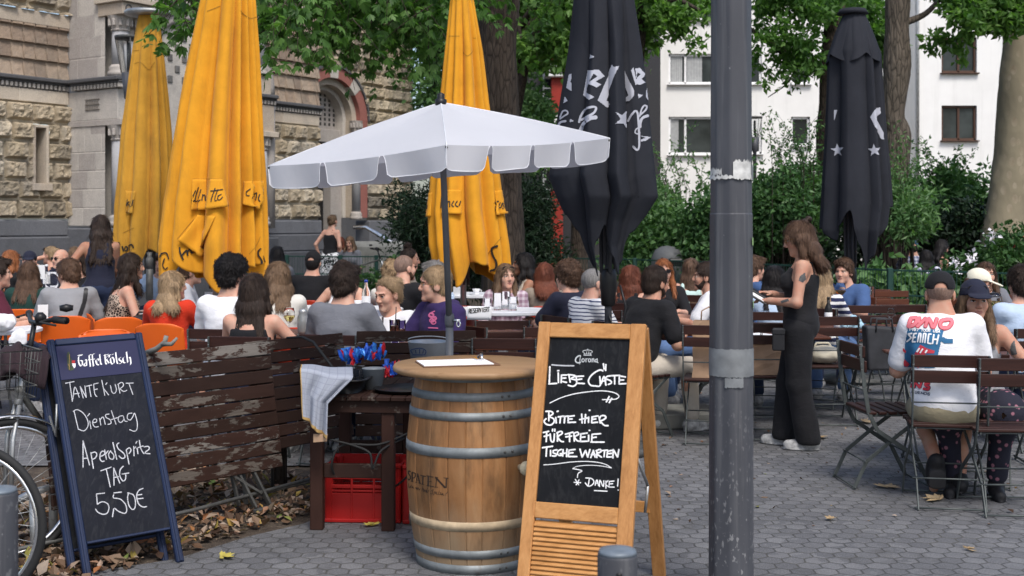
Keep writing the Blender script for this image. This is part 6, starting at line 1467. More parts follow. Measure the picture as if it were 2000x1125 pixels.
packets('snack_packets','blue and red foil packets in the wire basket left of the small grey pot',662,706,690,712,6.85,26,BR,3);packets('snack_packets','blue and red foil packets stuffed into the small grey pot',712,748,690,706,6.85,20,BR,4);packets('snack_packets','blue packets over red ones heaped right of the small grey pot',752,778,690,738,6.8,30,[M['blue_foil'],M['blue_foil'],M['red_foil']],5)
wbk=thing('wire_basket','small black wire basket of packets behind the black tub','basket',(XX(683,6.85),6.85,.712));m=MB()
for z in (.0,.05,.1):m.tube([(.075*math.cos(a),.075*math.sin(a),z) for a in np.linspace(0,math.tau,18)[:-1]],.003,5,closed=True)
for k in range(10):a=k*math.tau/10;m.tube([(.075*math.cos(a),.075*math.sin(a),0),(.075*math.cos(a),.075*math.sin(a),.1)],.0025,5)
m.build('wire_body',M['black_plastic'],wbk)
gp=MB();gp.lathe([(.045,0),(.062,.11),(.066,.112),(.062,.114),(.055,.1),(.04,.01),(0,.01)],n=24);gp=gp.build('small_pot',plain('grey_enamel',(.2,.22,.24),.4));gp.location=(XX(730,6.72),6.72,.712);tag(gp,'small grey metal pot holding packets on the serving table','pot')
bk=thing('metal_bucket','grey metal bucket with a stamped crown mark in front of the right tipped table','bucket',(XX(836,7.3),7.3,.712))
m=MB();m.lathe([(.088,0),(.118,.2),(.122,.203),(.118,.206),(.112,.2),(.083,.01),(0,.01)],n=36);bko=m.build('bucket_body',plain('bucket_steel',(.4,.42,.44),.4,.4,.15,6),bk);m=MB();m.tube([(.12*math.cos(a),.02,.2+.012+.02*math.sin(a)) for a in np.linspace(0,math.pi,12)],.004,6);m.build('bucket_handle',M['galv'],bk)
ink('crown_mark',[bko],[[(806,690),(803,684),(812,681),(820,680),(828,682),(832,686),(830,692)],[(806,693),(830,693)],[(812,684),(813,690)],[(820,682),(820,690)],[(827,684),(826,690)]],plain('crown_blue',(.03,.06,.14),.6),bk,1.8,lift=.002,step=.8)
m=MB();m.lathe([(0,.002),(.15,.002),(.165,.018),(.17,.02),(.165,.022),(.15,.008),(0,.008)],n=36);o=m.build('round_tray',M['black_plastic']);o.location=(XX(790,6.6),6.62,.712);tag(o,'round black serving tray beside the barrel top','tray')

# ------------------------------------------------------------------ grey street pole and bollards
def ngon_pole():
    t=thing('street_pole','tall dark grey octagonal steel pole with tape and torn sticker','pole',(XX(1428,5.15),5.15,0));n=8
    def rad(z):return (88 -7.5*(z/2.55))/F*5.15/2
    m=MB();zs=[(0,rad(0)),(1.05,rad(1.05)),(1.655,rad(1.655)),(1.66,rad(1.66)*.975),(6.5,rad(6.5)*.97)]
    m.lathe([(r*1.02,z) for z,r in zs],n=8,smooth=False,a0=R(-100))
    nv=len(zs)
    sh=m.build('pole_shaft',M['pole'],t);bv=sh.modifiers.new('soft_edges','BEVEL');bv.width=.01;bv.segments=3
    return t,sh
gpole,gsh=ngon_pole()
def band(name,z0,z1,a0,a1,mat,lift,ragged=0,seed=0):
    rs=random.Random(seed);n=40;V=[]
    for i in range(n+1):
        a=a0+(a1 -a0)*i/n
        for z in (z0+ragged*rs.random(),z1 -ragged*rs.random()):
            r=(88 -7.5*(z/2.55))/F*5.15/2*1.012+lift;V.append((r*math.cos(a),r*math.sin(a),z))
    m=MB();m.add(V,[(2*i,2*i+1,2*i+3,2*i+2) for i in range(n)],True);return m.build(name,mat,gpole)
band('tape_band',ZZ(739,5.05),ZZ(682,5.05),-math.pi,.1,M['tape'],.0012,.004);band('tape_band',ZZ(760,5.05),ZZ(738,5.05),R(-116),R(-68),M['tape'],.0016,.006,3)
band('torn_sticker',ZZ(352,5.05),ZZ(340,5.05),R(-175),R(-5),M['sticker'],.0014,.01,4);band('torn_sticker',ZZ(350,5.05),ZZ(310,5.05),R(-95),R(-38),M['sticker'],.0018,.014,5);band('torn_sticker',ZZ(352,5.05),ZZ(318,5.05),R(-36),R(-12),M['tape'],.0016,.014,6);band('torn_sticker',ZZ(345,5.05),ZZ(325,5.05),R(-170),R(-125),M['sticker'],.0012,.018,7)
for z_,a_ in ((468,-30),(592,-25)):band('sticker_scrap',ZZ(z_+14,5.05),ZZ(z_ -6,5.05),R(a_),R(a_+14),plain('green_sticker',(.25,.4,.15),.7),.0015,.012,z_)
def bollard(px,py,Y,r,label):
    t=thing('bollard',label,'bollard',(XX(px,Y),Y,0),0,'grey bollards at the kerb');zt=ZZ(py,Y)
    m=MB();m.lathe([(r,0),(r,zt -.02),(r*.96,zt -.012)],n=36);m.build('bollard_tube',M['pole'],t);m=MB();m.lathe([(r*.98,zt -.014),(r*.9,zt -.004),(r*.55,zt),(0,zt)],n=36);m.build('bollard_cap',plain('bollard_cap_paint',(.16,.19,.22),.45,.2,.3,12),t)
    m=MB();m.lathe([(.008,-.004),(.008,.002),(0,.002)],n=10,M=Matrix.Translation((0,-r,zt -.055)) @ Matrix.Rotation(R(90),4,'X'));m.build('cap_screw',M['black_plastic'],t)
bollard(1206,1070,3.05,.05,'grey steel bollard in front of the pine chalkboard');bollard(-4,951,3.5,.054,'grey steel bollard at the lower left corner')

# ------------------------------------------------------------------ chairs and tables
def folding_chair(mat):
    t=thing('folding_chair','x','chair',(0,0,0),0,'wooden slat folding chairs of the beer garden');w=.205
    m=MB();m.box((0,-.207,.837),(.43,.018,.07),None,.012);m.box((0,-.196,.748),(.43,.018,.07),None,.012);m.build('backrest',mat,t)
    m=MB()
    for k in range(6):m.box((0,-.15+.064*k,.465),(.42,.05,.018),None,.006)
    m.build('seat',mat,t)
    m=MB()
    for s in (-1,1):
        x=s*w
        pts=[(x,-.224,.872),(x,-.2,.62),(x,-.175,.47),(x,-.12,.36),(x,.12,.2),(x,.22,.0)]
        for a,b in zip(pts[:-1],pts[1:]):m.bar(a,b,.026,.009,(1,0,0),.002)
        x2=s*(w -.022);pts=[(x2,.19,.452),(x2,.02,.33),(x2,-.18,.17),(x2,-.26,.0)]
        for a,b in zip(pts[:-1],pts[1:]):m.bar(a,b,.024,.009,(1,0,0),.002)
        m.bar((x2,-.17,.452),(x2,.2,.452),.008,.022)
    for (y,z,r) in ((-.19,.6,.005),(-.16,.45,.005),(.21,.015,.006),(-.255,.015,.006),(.2,.45,.006),(.12,.2,.005),(-.19,.17,.005)):m.tube([(-w,y,z),(w,y,z)],r,6)
    m.build('frame',M['steel'],t)
    m=MB()
    for s in (-1,1):
        for z,y in ((.855,-.218),(.82,-.217),(.765,-.206),(.73,-.205)):m.lathe([(.006,0),(.004,.003),(0,.003)],n=8,M=Matrix.Translation((s*w,y -.012,z)) @ Matrix.Rotation(R(90),4,'X'))
    m.build('rivets',M['galv'],t)
    return t
def shell_chair(mat):
    t=thing('plastic_chair','x','chair',(0,0,0),0,'orange and red plastic shell chairs');n,mm=22,24;V=[]
    path=[(.2,.43),(.21,.45),(.15,.455),(0,.44),(-.12,.435),(-.17,.46),(-.195,.55),(-.215,.66),(-.235,.77),(-.24,.8)]
    for j in range(mm+1):
        f=j/mm*(len(path)-1);i0=min(int(f),len(path)-2);q=f -i0;y,z=path[i0][0]+(path[i0+1][0]-path[i0][0])*q,path[i0][1]+(path[i0+1][1]-path[i0][1])*q;v=j/mm
        hw=.215 -.02*abs(v -.45)-(.05*max(0,(v -.88)/.12) ** 2.2)-(.02*max(0,(.08 -v)/.08) ** 2)
        for i in range(n+1):
            u=2*i/n -1;c=.035*u*u;V.append((u*hw,y+(c if v >.55 else 0),z+(c*(1 if v <= .55 else 0))-(.02*abs(u) ** 6 if v >.9 else 0)))
    m=MB();m.add(V,[(j*(n+1)+i,j*(n+1)+i+1,(j+1)*(n+1)+i+1,(j+1)*(n+1)+i) for j in range(mm) for i in range(n)],True);s=m.build('shell',mat,t);so_=s.modifiers.new('thickness','SOLIDIFY');so_.thickness=.008
    for sx in (-1,1):
        for sy in (-1,1):m=MB();m.tube([(sx*.14,sy*.13 -.01,.43),(sx*.17,sy*.16 -.01,.38),(sx*.21,sy*.22 -.01,.0)],.009,8);m.build('leg',M['chrome'],t)
    return t
_proto={}
def place_chair(kind,x,y,rz,label,tilt=None):
    if kind not in _proto:
        o=folding_chair(M['slat'] if kind== 'wood' else M['slat_b']) if kind in ('wood','wood2') else shell_chair({'orange':M['orange'],'red':M['red_chair']}[kind]);_proto[kind]=o
    else:o=dup(_proto[kind])
    o.location=(x,y,0);o.rotation_euler=(0,0,rz);o['label']=label;return o
def fold_table(x,y,rz,L,W_,label,z=.74,mat=None):
    t=thing('garden_table',label,'table',(x,y,0),rz,'slatted folding tables of the beer garden');m=MB();n=max(3,int(round(W_/.085)))
    for k in range(n):m.box((0,-W_/2+W_*(k+.5)/n,z -.01),(L,W_/n -.008,.02),None,.004)
    m.build('tabletop',mat or M['slat_b'],t);m=MB()
    for sx in (-1,1):
        xx=sx*(L/2-.12)
        for s in (-1,1):
            pts=[(xx,s*(W_/2-.05),z -.03),(xx,s*.08,z*.55),(xx,-s*(W_/2-.08),.0)]
            for a,b in zip(pts[:-1],pts[1:]):m.bar(a,b,.022,.01,(1,0,0),.002)
        m.tube([(xx,-W_/2+.06,.02),(xx,W_/2-.06,.02)],.008,6);m.tube([(xx,-W_/2+.05,z -.03),(xx,W_/2-.05,z -.03)],.01,6)
    m.tube([(-L/2+.12,0,z*.55),(L/2-.12,0,z*.55)],.008,6);m.build('frame',M['steel'],t);return t
def white_table(x,y,rz,L,W_,label,z=.74,oval=2.6):
    t=thing('white_table',label,'table',(x,y,0),rz,'white topped tables of the terrace');n=40;prof_=[(1,z -.035),(1.006,z -.028),(1.006,z -.006),(.99,z),(0,z)];vs=[];fs=[]
    for f,zz in [(.985,z -.035)]+prof_[1:4]:
        for k in range(n):a=k*math.tau/n;c,s=math.cos(a),math.sin(a);q=(abs(c) ** oval+abs(s) ** oval) ** (-1/oval);vs.append((L/2*f*c*q,W_/2*f*s*q,zz))
    for i in range(3):
        for k in range(n):fs.append((i*n+k,i*n+(k+1) % n,(i+1)*n+(k+1) % n,(i+1)*n+k))
    fs.append(tuple(range(n))[::-1]);fs.append(tuple(3*n+k for k in range(n)));m=MB();m.add(vs,fs);m.build('tabletop',M['white_plastic'],t)
    for sx in (-1,1):
        m=MB();xx=sx*L*.3;m.tube([(xx,-W_*.32,.02),(xx,-W_*.1,z*.5),(xx,-W_*.1,z -.04)],.014,8);m.tube([(xx,W_*.32,.02),(xx,W_*.1,z*.5),(xx,W_*.1,z -.04)],.014,8);m.tube([(xx,-W_*.34,.015),(xx,W_*.34,.015)],.014,8);m.build('leg',M['galv'],t)
    return t
# bicycles
def wheel(mb_t,mb_r,mb_s,c,ax,r=.345):
    ax=Vector(ax).normalized();u=Vector((0,0,1));w=ax.cross(u).normalized();ring=lambda rr:[Vector(c)+(u*math.cos(a)+w*math.sin(a))*rr for a in np.linspace(0,math.tau,57)[:-1]]
    mb_t.tube(ring(r -.016),.017,10,closed=True);mb_r.tube(ring(r -.04),.011,8,closed=True)
    for k in range(28):
        a=k*math.tau/28;off=ax*(.03 if k % 2 else -.03);e=Vector(c)+(u*math.cos(a)+w*math.sin(a))*(r -.045);a2=a+(.5 if k % 4<2 else -.5);mb_s.tube([Vector(c)+off+(u*math.cos(a2)+w*math.sin(a2))*.022,e],.0012,4)
    mb_r.tube([Vector(c)-ax*.05,Vector(c)+ax*.05],.018,10)
def bicycle(label,hub,fwd,steer,basket,wheel_r=.345):
    hub=Vector(hub);t=thing('bicycle',label,'bicycle',(hub.x,hub.y,0));O=Vector((hub.x,hub.y,0));fwd=Vector((*fwd,0)).normalized();sf=Vector((*steer,0)).normalized();sax=Vector((-sf.y,sf.x,0));fax=Vector((-fwd.y,fwd.x,0));L=lambda v:Vector(v)-O
    tyre,rim,spk=MB(),MB(),MB();wheel(tyre,rim,spk,L(hub),sax,wheel_r);wo=tyre.build('wheel',M['rubber'],t);rim.build('rim',M['chrome'],wo);spk.build('spokes',M['galv'],wo)
    rear=hub -fwd*1.06;tyre,rim,spk=MB(),MB(),MB();wheel(tyre,rim,spk,L(rear),fax,wheel_r);wo=tyre.build('wheel',M['rubber'],t);rim.build('rim',M['chrome'],wo);spk.build('spokes',M['galv'],wo)
    crownp=hub+Vector((0,0,.4))-fwd*.08;head=hub+Vector((0,0,.62))-fwd*.17;stem=hub+Vector((0,0,.78))-fwd*.22;m=MB()
    for s in (-1,1):m.tube([L(hub+sax*.055*s),L(hub+sax*.05*s+Vector((0,0,.25))-fwd*.02),L(crownp+sax*.03*s)],.011,8)
    m.tube([L(crownp),L(head)],.02,10);m.build('fork',M['galv'],t)
    bb=hub -fwd*.62 -Vector((0,0,.05));seat=hub -fwd*.8+Vector((0,0,.5));m=MB()
    for a,b in ((crownp+Vector((0,0,.08)),bb),(head,seat -Vector((0,0,.06))),(bb,seat),(bb,rear),(seat -Vector((0,0,.1)),rear)):m.tube([L(a),L(b)],.016,8)
    m.build('bike_frame',M['steel_dark'],t);m=MB();m.lathe([(.0,0),(.06,.0),(.075,.025),(.05,.05),(0,.055)],tuple(L(seat+Vector((0,0,.03)))),14);m.build('saddle',M['black_plastic'],t)
    m=MB();m.tube([L(head),L(stem)],.013,8);hb=[stem+sax*s*w_+sf*dx*-1+Vector((0,0,dz)) for s,w_,dx,dz in ((-1,.31,.06,.03),(-1,.2,.03,.03),(-1,.06,-.0,.005),(1,.06,0,.005),(1,.2,.03,.03),(1,.31,.06,.03))];m.tube([L(p) for p in hb],.012,8);ho=m.build('handlebar',M['black_plastic'],t)
    m=MB()
    for i,j in ((0,1),(5,4)):m.tube([L(hb[i]),L(hb[i].lerp(hb[j],.9))],.018,10);m.tube([L(hb[j]+sf*.02),L(hb[j]+sf*.06+Vector((0,0,-.01))),L(hb[i]+sf*.05 -Vector((0,0,.02)))],.006,6)
    m.build('grip',M['rubber'],t);m=MB();m.lathe([(.022,0),(.03,.03),(.012,.05),(0,.05)],tuple(L(stem+sax*.1+Vector((0,0,.01)))),12);m.lathe([(.0,-.02),(.03,-.012),(.032,.012),(0,.02)],tuple(L(hb[5]+Vector((0,0,.06)))),14);m.build('bell',M['black_plastic'],t)
    m=MB();V=[];n=30
    for k in range(n+1):
        a=R(-75)+R(190)*k/n
        for s in (-1,0,1):V.append(L(hub+(Vector((0,0,1))*math.cos(a)-sf*math.sin(a))*(wheel_r+.022 -.008*abs(s))+sax*.026*s))
    m.add(V,[(k*3+i,k*3+i+1,k*3+i+4,k*3+i+3) for k in range(n) for i in range(2)],True)
    if basket:fo=m.build('mudguard',M['chrome'],t);so2=fo.modifiers.new('thickness','SOLIDIFY');so2.thickness=.003
    if basket:
        m=MB();bc=hub+Vector((0,0,.46))+sf*.04;hx,hy,hz=.2,.14,.22;q=lambda a,b,c_:L(bc+sax*a+sf*b+Vector((0,0,c_)))
        for z in (0,.055,.11,.165,.22):f_=.86+.14*z/.22;m.tube([q(-hx*f_,-hy*f_,z),q(hx*f_,-hy*f_,z),q(hx*f_,hy*f_,z),q(-hx*f_,hy*f_,z)],.003 if z <.2 else .005,5,closed=True)
        for k in range(-4,5):
            for s in (-1,1):m.tube([q(hx*.86*k/4,s*hy*.86,0),q(hx*k/4,s*hy,hz)],.002,4)
            m.tube([q(hx*.86*k/4,-hy*.86,0),q(hx*.86*k/4,hy*.86,0)],.002,4)
        for k in range(-3,4):
            for s in (-1,1):m.tube([q(s*hx*.86,hy*.86*k/3,0),q(s*hx,hy*k/3,hz)],.002,4)
        m.build('basket',M['steel_dark'],t)
    return t
hubB=P(15,962,5.83);hubB.z=.345;bicycle('city bicycle with wire front basket and mudguard behind the front wheel',hubB,(-.2,-1),(-.8,-.6),True);hubA=P(-58,1015,5.2);hubA.z=.345;bicycle('bicycle at the left edge showing its bare front tyre and rim',hubA,(.95,-.1),(.98,-.15),False)
def jacket():
    c=P(38,700,6.02);n,mm=40,26;V=[]
    for j in range(mm+1):
        for i in range(n+1):
            u,v=i/n,j/mm;a=-1.15+2.3*v;x=(u -.5)*.33*(1+.1*math.sin(v*7));r=.105+.012*math.sin(u*14+v*3)+.007*math.sin(u*31+v*11);y=r*math.sin(a)*1.25;z=r*math.cos(a)-(max(0,abs(a)-.75)*.2)*(1+.3*math.sin(u*9))-.05*abs(2*u -1) ** 3;V.append((c.x+x,c.y+y,c.z -.04+z))
    m=MB();m.add(V,[(j*(n+1)+i,j*(n+1)+i+1,(j+1)*(n+1)+i+1,(j+1)*(n+1)+i) for j in range(mm) for i in range(n)],True);o=m.build('folded_jacket',cloth('plum',(.03,.018,.022)));s=o.modifiers.new('thickness','SOLIDIFY');s.thickness=.012;tag(o,'dark plum jacket thrown over the bicycle basket','jacket')
jacket()
m=MB();m.tube([P(20,985,6.1),P(60,965,6.1),P(100,950,6.2),P(104,990,6.2),P(104,1080,6.2)],.022,10);m.tube([P(66,965,6.1),P(70,1100,6.05)],.024,10);tag(m.build('bike_rack',M['galv']),'grey tube bicycle rack behind the front wheels','bike rack')

# ------------------------------------------------------------------ people: one continuous surface each, grown from a distance field
def smin(a,b,k):
    h=np.clip(.5+.5*(b -a)/k,0,1);return b+(a -b)*h -k*h*(1-h)
class Field:
    def __init__(s,xs,ys,zs):s.ax=[np.asarray(a,np.float32) for a in (xs,ys,zs)];s.d=np.full([len(a) for a in s.ax],.12,np.float32)
    def sl(s,lo,hi,mg):
        out=[]
        for a,l,h in zip(s.ax,lo,hi):
            i0,i1=np.searchsorted(a,l -mg),np.searchsorted(a,h+mg)
            if i1 -i0 <1:return None
            out.append(slice(max(0,i0 -1),i1+1))
        return tuple(out)
    def grid(s,q):return s.ax[0][q[0]][:,None,None],s.ax[1][q[1]][None,:,None],s.ax[2][q[2]][None,None,:]
    def put(s,q,v,k,op):
        t=s.d[q]
        if op== 'add':s.d[q]=smin(t,v,k) if k >0 else np.minimum(t,v)
        else:s.d[q]=-smin(-t,v,k)      # carve
    def cone(s,a,b,r0,r1,k=.02,op='add',flat=None):
        a,b=np.array(a,float),np.array(b,float);R_=max(r0,r1);q=s.sl(np.minimum(a,b)-R_,np.maximum(a,b)+R_,k*1.2+.015)
        if q is None:return
        x,y,z=s.grid(q);ab=(b -a).astype(np.float32);L2=float(ab @ ab)+1e-9;px,py,pz=x -np.float32(a[0]),y -np.float32(a[1]),z -np.float32(a[2])
        t=np.clip((px*ab[0]+py*ab[1]+pz*ab[2])/L2,0,1);s.put(q,np.sqrt((px -t*ab[0]) ** 2+(py -t*ab[1]) ** 2+(pz -t*ab[2]) ** 2)-(r0+(r1 -r0)*t),k,op)
    def ell(s,c,r,k=.02,op='add',M=None,grow=0):
        r=np.array(r,float)+grow;c=np.array(c,float)
        ext=r if M is None else np.sqrt(((np.array(M)*r[None,:]) ** 2).sum(1));q=s.sl(c -ext,c+ext,k*1.2+.015)
        if q is None:return
        x,y,z=s.grid(q);px,py,pz=x -np.float32(c[0]),y -np.float32(c[1]),z -np.float32(c[2])
        if M is not None:M=np.array(M,np.float32);px,py,pz=M[0,0]*px+M[1,0]*py+M[2,0]*pz,M[0,1]*px+M[1,1]*py+M[2,1]*pz,M[0,2]*px+M[1,2]*py+M[2,2]*pz
        a,b,c_=px/np.float32(r[0]),py/np.float32(r[1]),pz/np.float32(r[2]);k0=np.sqrt(a*a+b*b+c_*c_);k1=np.sqrt((a/r[0]) ** 2+(b/r[1]) ** 2+(c_/r[2]) ** 2)+1e-6;s.put(q,(k0*(k0 -1)/k1).astype(np.float32),k,op)
    def cut(s,p,n,k=.008):
        """keep the side the normal points to"""
        n=np.array(n,float);n /= np.linalg.norm(n);x,y,z=s.grid((slice(None),)*3);v=(x -p[0])*n[0]+(y -p[1])*n[1]+(z -p[2])*n[2]
        s.d=-smin(-s.d,v.astype(np.float32),k)
    def wrinkle(s,amp,fx,fz,seed,o=3):
        i=np.where(np.abs(s.d)<.035)
        if len(i[0]):x,y,z=s.ax[0][i[0]],s.ax[1][i[1]],s.ax[2][i[2]];s.d[i]+= amp*2*fbm(x*fx+seed*3.7,y*fx,z*fz+seed,o).astype(np.float32)
    def mesh(s):
        d=s.d;I=d <0;nx,ny,nz=d.shape
        c=[I[a:nx -1+a,b:ny -1+b,e:nz -1+e] for a in (0,1) for b in (0,1) for e in (0,1)];n_in=sum(v.astype(np.int8) for v in c);act=(n_in >0) & (n_in <8);idx=-np.ones(act.shape,np.int64);cells=np.argwhere(act);idx[act]=np.arange(len(cells))
        acc=np.zeros((len(cells),3));cnt=np.zeros(len(cells));ci,cj,ck=cells.T;ax=s.ax
        for axis in range(3):
            for u in (0,1):
                for w in (0,1):
                    o0=[0,0,0];oth=[t for t in range(3) if t != axis];o0[oth[0]]=u;o0[oth[1]]=w;o1=list(o0);o1[axis]=1
                    v0,v1=d[ci+o0[0],cj+o0[1],ck+o0[2]],d[ci+o1[0],cj+o1[1],ck+o1[2]];m=(v0 <0) != (v1 <0);t=np.where(m,v0/(v0 -v1+1e-12),0)
                    base=[ci,cj,ck];p=np.stack([ax[e][base[e]+o0[e]] for e in range(3)],1).astype(float);p1=ax[axis][base[axis]+1];p[:,axis]+= t*(p1 -p[:,axis]);acc+= p*m[:,None];cnt+= m
        V=acc/cnt[:,None];Q=[]
        for axis in range(3):
            oth=[t for t in range(3) if t != axis];sl0=[slice(1,-1)]*3;sl0[axis]=slice(0,-1);sl1=list(sl0);sl1[axis]=slice(1,None);a,b=I[tuple(sl0)],I[tuple(sl1)];e=np.argwhere(a != b)
            if not len(e):continue
            flip=a[tuple(e.T)];e=e+1;e[:,axis] -= 1;f=[]
            for (du,dw) in ((-1,-1),(0,-1),(0,0),(-1,0)):g=e.copy();g[:,oth[0]]+= du;g[:,oth[1]]+= dw;f.append(idx[g[:,0],g[:,1],g[:,2]])
            f=np.stack(f,1)
            if axis== 1:flip=~flip
            f[~flip]=f[~flip][:,::-1];Q.append(f)
        return V,np.concatenate(Q)
def axis_(lo,hi,c,fine,f):
    """grid line positions: step c, refined to f within the fine intervals"""
    out=[lo];x=lo
    while x <hi:
        st=c
        for (a,b) in fine:
            if a -1e-6 <= x <= b:st=f;break
            if x <a <x+st:st=max(f,a -x)
        x+= st;out.append(x)
    return out
def rot(ax,deg):return np.array(Matrix.Rotation(R(deg),3,ax))
NF=0
def person(label,px,top,Y,face=0,pose='sit',sex='f',sk='fair',hair=('short','brown'),shirt=('tee','white'),pants=('long','jeans'),lean=6,side=0,yaw=0,pitch=0,hands=('table','table'),twist=0,chair='wood',clabel=None,glasses=None,beard=None,hat=None,shoes='sneaker',z_off=0,group='guests seated in the beer garden',feet=None,head_roll=0,q=None,bulk=1.,nk=None):
    global NF;NF+= 1;seed=NF;m_=sex== 'm';hcol=HAIR[hair[1]];rsn=np.random.RandomState(seed)
    q=q or (0 if Y <9.7 else 1 if Y <13 else 2);fine,coarse,cl_c,hr=((.0042,.015,.0105,.0068),(.0068,.019,.014,.009),(.010,.024,.018,.0125))[q]
    nk=(.016 if m_ else .006) if nk is None else nk
    # ---- skeleton
    hip=.545 if pose== 'sit' else .93;V3=lambda*a:np.array(a,float)
    Rs=rot('Y',side) @ rot('X',-lean);up=Rs @ V3(0,0,1);fw=Rs @ V3(0,1,0)
    def fk(ts):
        p0=V3(0,0,hip);nb=p0+up*.50*ts;Rt=Rs @ rot('Z',twist);Rh=rot('Z',yaw) @ rot('X',-pitch) @ rot('Y',head_roll) @ np.eye(3)
        nd=up*.5+V3(0,0,.5);nd /= np.linalg.norm(nd);hc=nb+nd*(.075*ts -nk)+V3(0,0,.10)+Rh @ V3(0,.018,0)+fw*.012;return p0,nb,Rt,Rh,hc
    zc=ZZ(top,Y)-z_off -{'curly':.035,'bun':.03,'buzz':.005,'bald':0,'topknot':.09}.get(hair[0],.018)-(.012 if hat else 0);p0,nb,Rt,Rh,hc=fk(1.);z1=(hc+Rh @ V3(0,0,.115))[2];ts=(zc -hip)/(z1 -hip)
    ts=min(max(ts,.84),1.2)
    if pose== 'stand':sc=zc/z1;hip *= sc;ts=sc
    for _ in range(4):
        p0,nb,Rt,Rh,hc=fk(ts);z1=(hc+Rh @ V3(0,0,.115))[2];ts=min(max(ts+(zc -z1)/.55,.8),1.25)
    p0,nb,Rt,Rh,hc=fk(ts);ls=1 if pose== 'sit' else hip/.93
    sw=(.178 if m_ else .158)*bulk;th=.46*ts;T=lambda x,y,z:p0+Rs @ V3(x,y,z*ts);TT=lambda x,y,z:p0+up*z*ts+Rt @ V3(x,y,0)
    sh={s:TT(s*sw,-.01,.455) for s in (-1,1)}
    pre={'table':(.16,.40,.775),'lap':(.09,.27,.63),'down':(.25,.02,.50),'chin':(.05,.2,1.06),'phone':(.08,.33,.82),'back':(.24,-.12,.55),'tableout':(.3,.36,.775),'cross':(-.12,.3,.78),'hip':(.27,.02,.95),'sidedown':(.23,.02,.80),'pad':(.06,.34,1.12),'knee':(.13,.42,.60),'face':(.06,.17,1.16)}
    arm={};L1,L2=.285*max(.93,min(ts,1.06)),.25*max(.93,min(ts,1.06))
    for s,hp in zip((-1,1),hands):
        t=pre[hp] if isinstance(hp,str) else hp;W=V3(t[0]*s if isinstance(hp,str) else t[0],t[1],t[2]);S=sh[s];D=W -S;L=np.linalg.norm(D);Lc=min(max(L,.12),(L1+L2)*.985);D=D/L;W=S+D*Lc;a=(L1 ** 2-L2 ** 2+Lc ** 2)/(2*Lc);h=math.sqrt(max(L1 ** 2-a*a,1e-6));pole=V3(s*.55,-.5,-.75);pole -= D*(pole @ D);pole /= np.linalg.norm(pole);arm[s]=(S,S+D*a+pole*h,W)
    if pose== 'sit':
        leg={}
        for s in (-1,1):
            H=V3(s*.095,.02,hip -.02);f=feet[(s+1) // 2] if feet else (.12*s,.40,.08);A=V3(*f);D=A -H;L=np.linalg.norm(D);l1,l2=.43,.43;Lc=min(L,.855);D /= L;A=H+D*Lc;a=Lc/2;h=math.sqrt(max(l1 ** 2-a*a,1e-6));pole=V3(s*.15,.6,.9);pole -= D*(pole @ D);pole /= np.linalg.norm(pole);leg[s]=(H,H+D*a+pole*h,A)
    else:
        leg={s:(V3(s*.09,0,hip -.03),V3(s*.1,.03+(feet[(s+1) // 2][1]*.5 if feet else 0),hip*.53),V3(*(feet[(s+1) // 2] if feet else (s*.11,-.02,.085)))) for s in (-1,1)}
    # ---- body field
    hd=lambda x,y,z:hc+Rh @ V3(x,y,z);pts=[p0,nb,hc]+[v for s in (-1,1) for v in arm[s]]+[v for s in (-1,1) for v in leg[s]]+[leg[s][2]+V3(0,.17,-.09) for s in (-1,1)];lo,hi=np.min(pts,0)-.2,np.max(pts,0)+.2;lo[2]=max(lo[2],-.02);hb=(hc -.135,hc+.14);fines=[[(hb[0][e],hb[1][e])]+[(arm[s][2][e]-.11,arm[s][2][e]+.11) for s in (-1,1) if q <2] for e in range(3)]
    B=Field(*[axis_(lo[e],hi[e],coarse,fines[e],fine) for e in range(3)])
    fb=(1.0 if m_ else .9)*bulk
    def torso(Fd,g=0.,arms=True):
        Fd.ell(T(0,-.015,.02),((.162 if m_ else .168)*bulk,.118*bulk,.12),.03,M=Rs,grow=g);Fd.ell(T(0,0,.17),(.15*fb,.108*bulk,.15*ts),.05,M=Rs,grow=g);Fd.ell(T(0,-.005,.33),(.168*fb,.112,.16*ts),.05,M=Rt,grow=g)
        Fd.cone(TT(-sw*.8,-.012,.44),TT(sw*.8,-.012,.44),.062*fb+g,.062*fb+g,.05)
        if not m_:
            for s in (-1,1):Fd.ell(TT(s*.068,.085,.325),(.062,.055,.062),.03,grow=g)
    torso(B)
    for s in (-1,1):B.cone(TT(s*.045,-.015,.475),hd(0,-.02,-.06)+V3(s*.012,0,0),.05*fb,.046*fb,.03)
    B.cone(nb -up*.03,hd(0,-.012,-.05),.054*fb,.05*fb,.03)
    r_=(.054*bulk,.046*bulk,.043*bulk,.028) if m_ else (.045,.038,.036,.0245)
    for s in (-1,1):
        S,E,W=arm[s];B.cone(S,E,r_[0],r_[1],.03);B.cone(E,W,r_[2],r_[3],.02);H,K,A=leg[s];B.cone(H,K,.085,.058,.04);B.cone(K,A,.056,.036,.02);B.ell(K+(A -K)*.28+V3(0,-.02,0),(.05,.05,.1),.03)
        fd=V3(s*.12,1,0) if pose== 'sit' else V3(s*.15,1,0);fd /= np.linalg.norm(fd)
        if pose== 'sit' and A[2]>.16:fd=V3(0,.5,-.8)
        B.cone(A+V3(0,0,-.04)-fd*.04,A+fd*.13+V3(0,0,-.055),.036,.028,.02)
        # hand: palm, four unequal fingers, thumb from the side of the palm
        fdir=(W -E)/np.linalg.norm(W -E);hp=hands[(s+1) // 2];dn=V3(0,0,-1);
        if isinstance(hp,str) and hp in ('table','tableout','lap','cross','knee'):fdir=fdir*.6+V3(-s*.25,.5,-.05);fdir /= np.linalg.norm(fdir)
        pn=dn -fdir*(dn @ fdir);
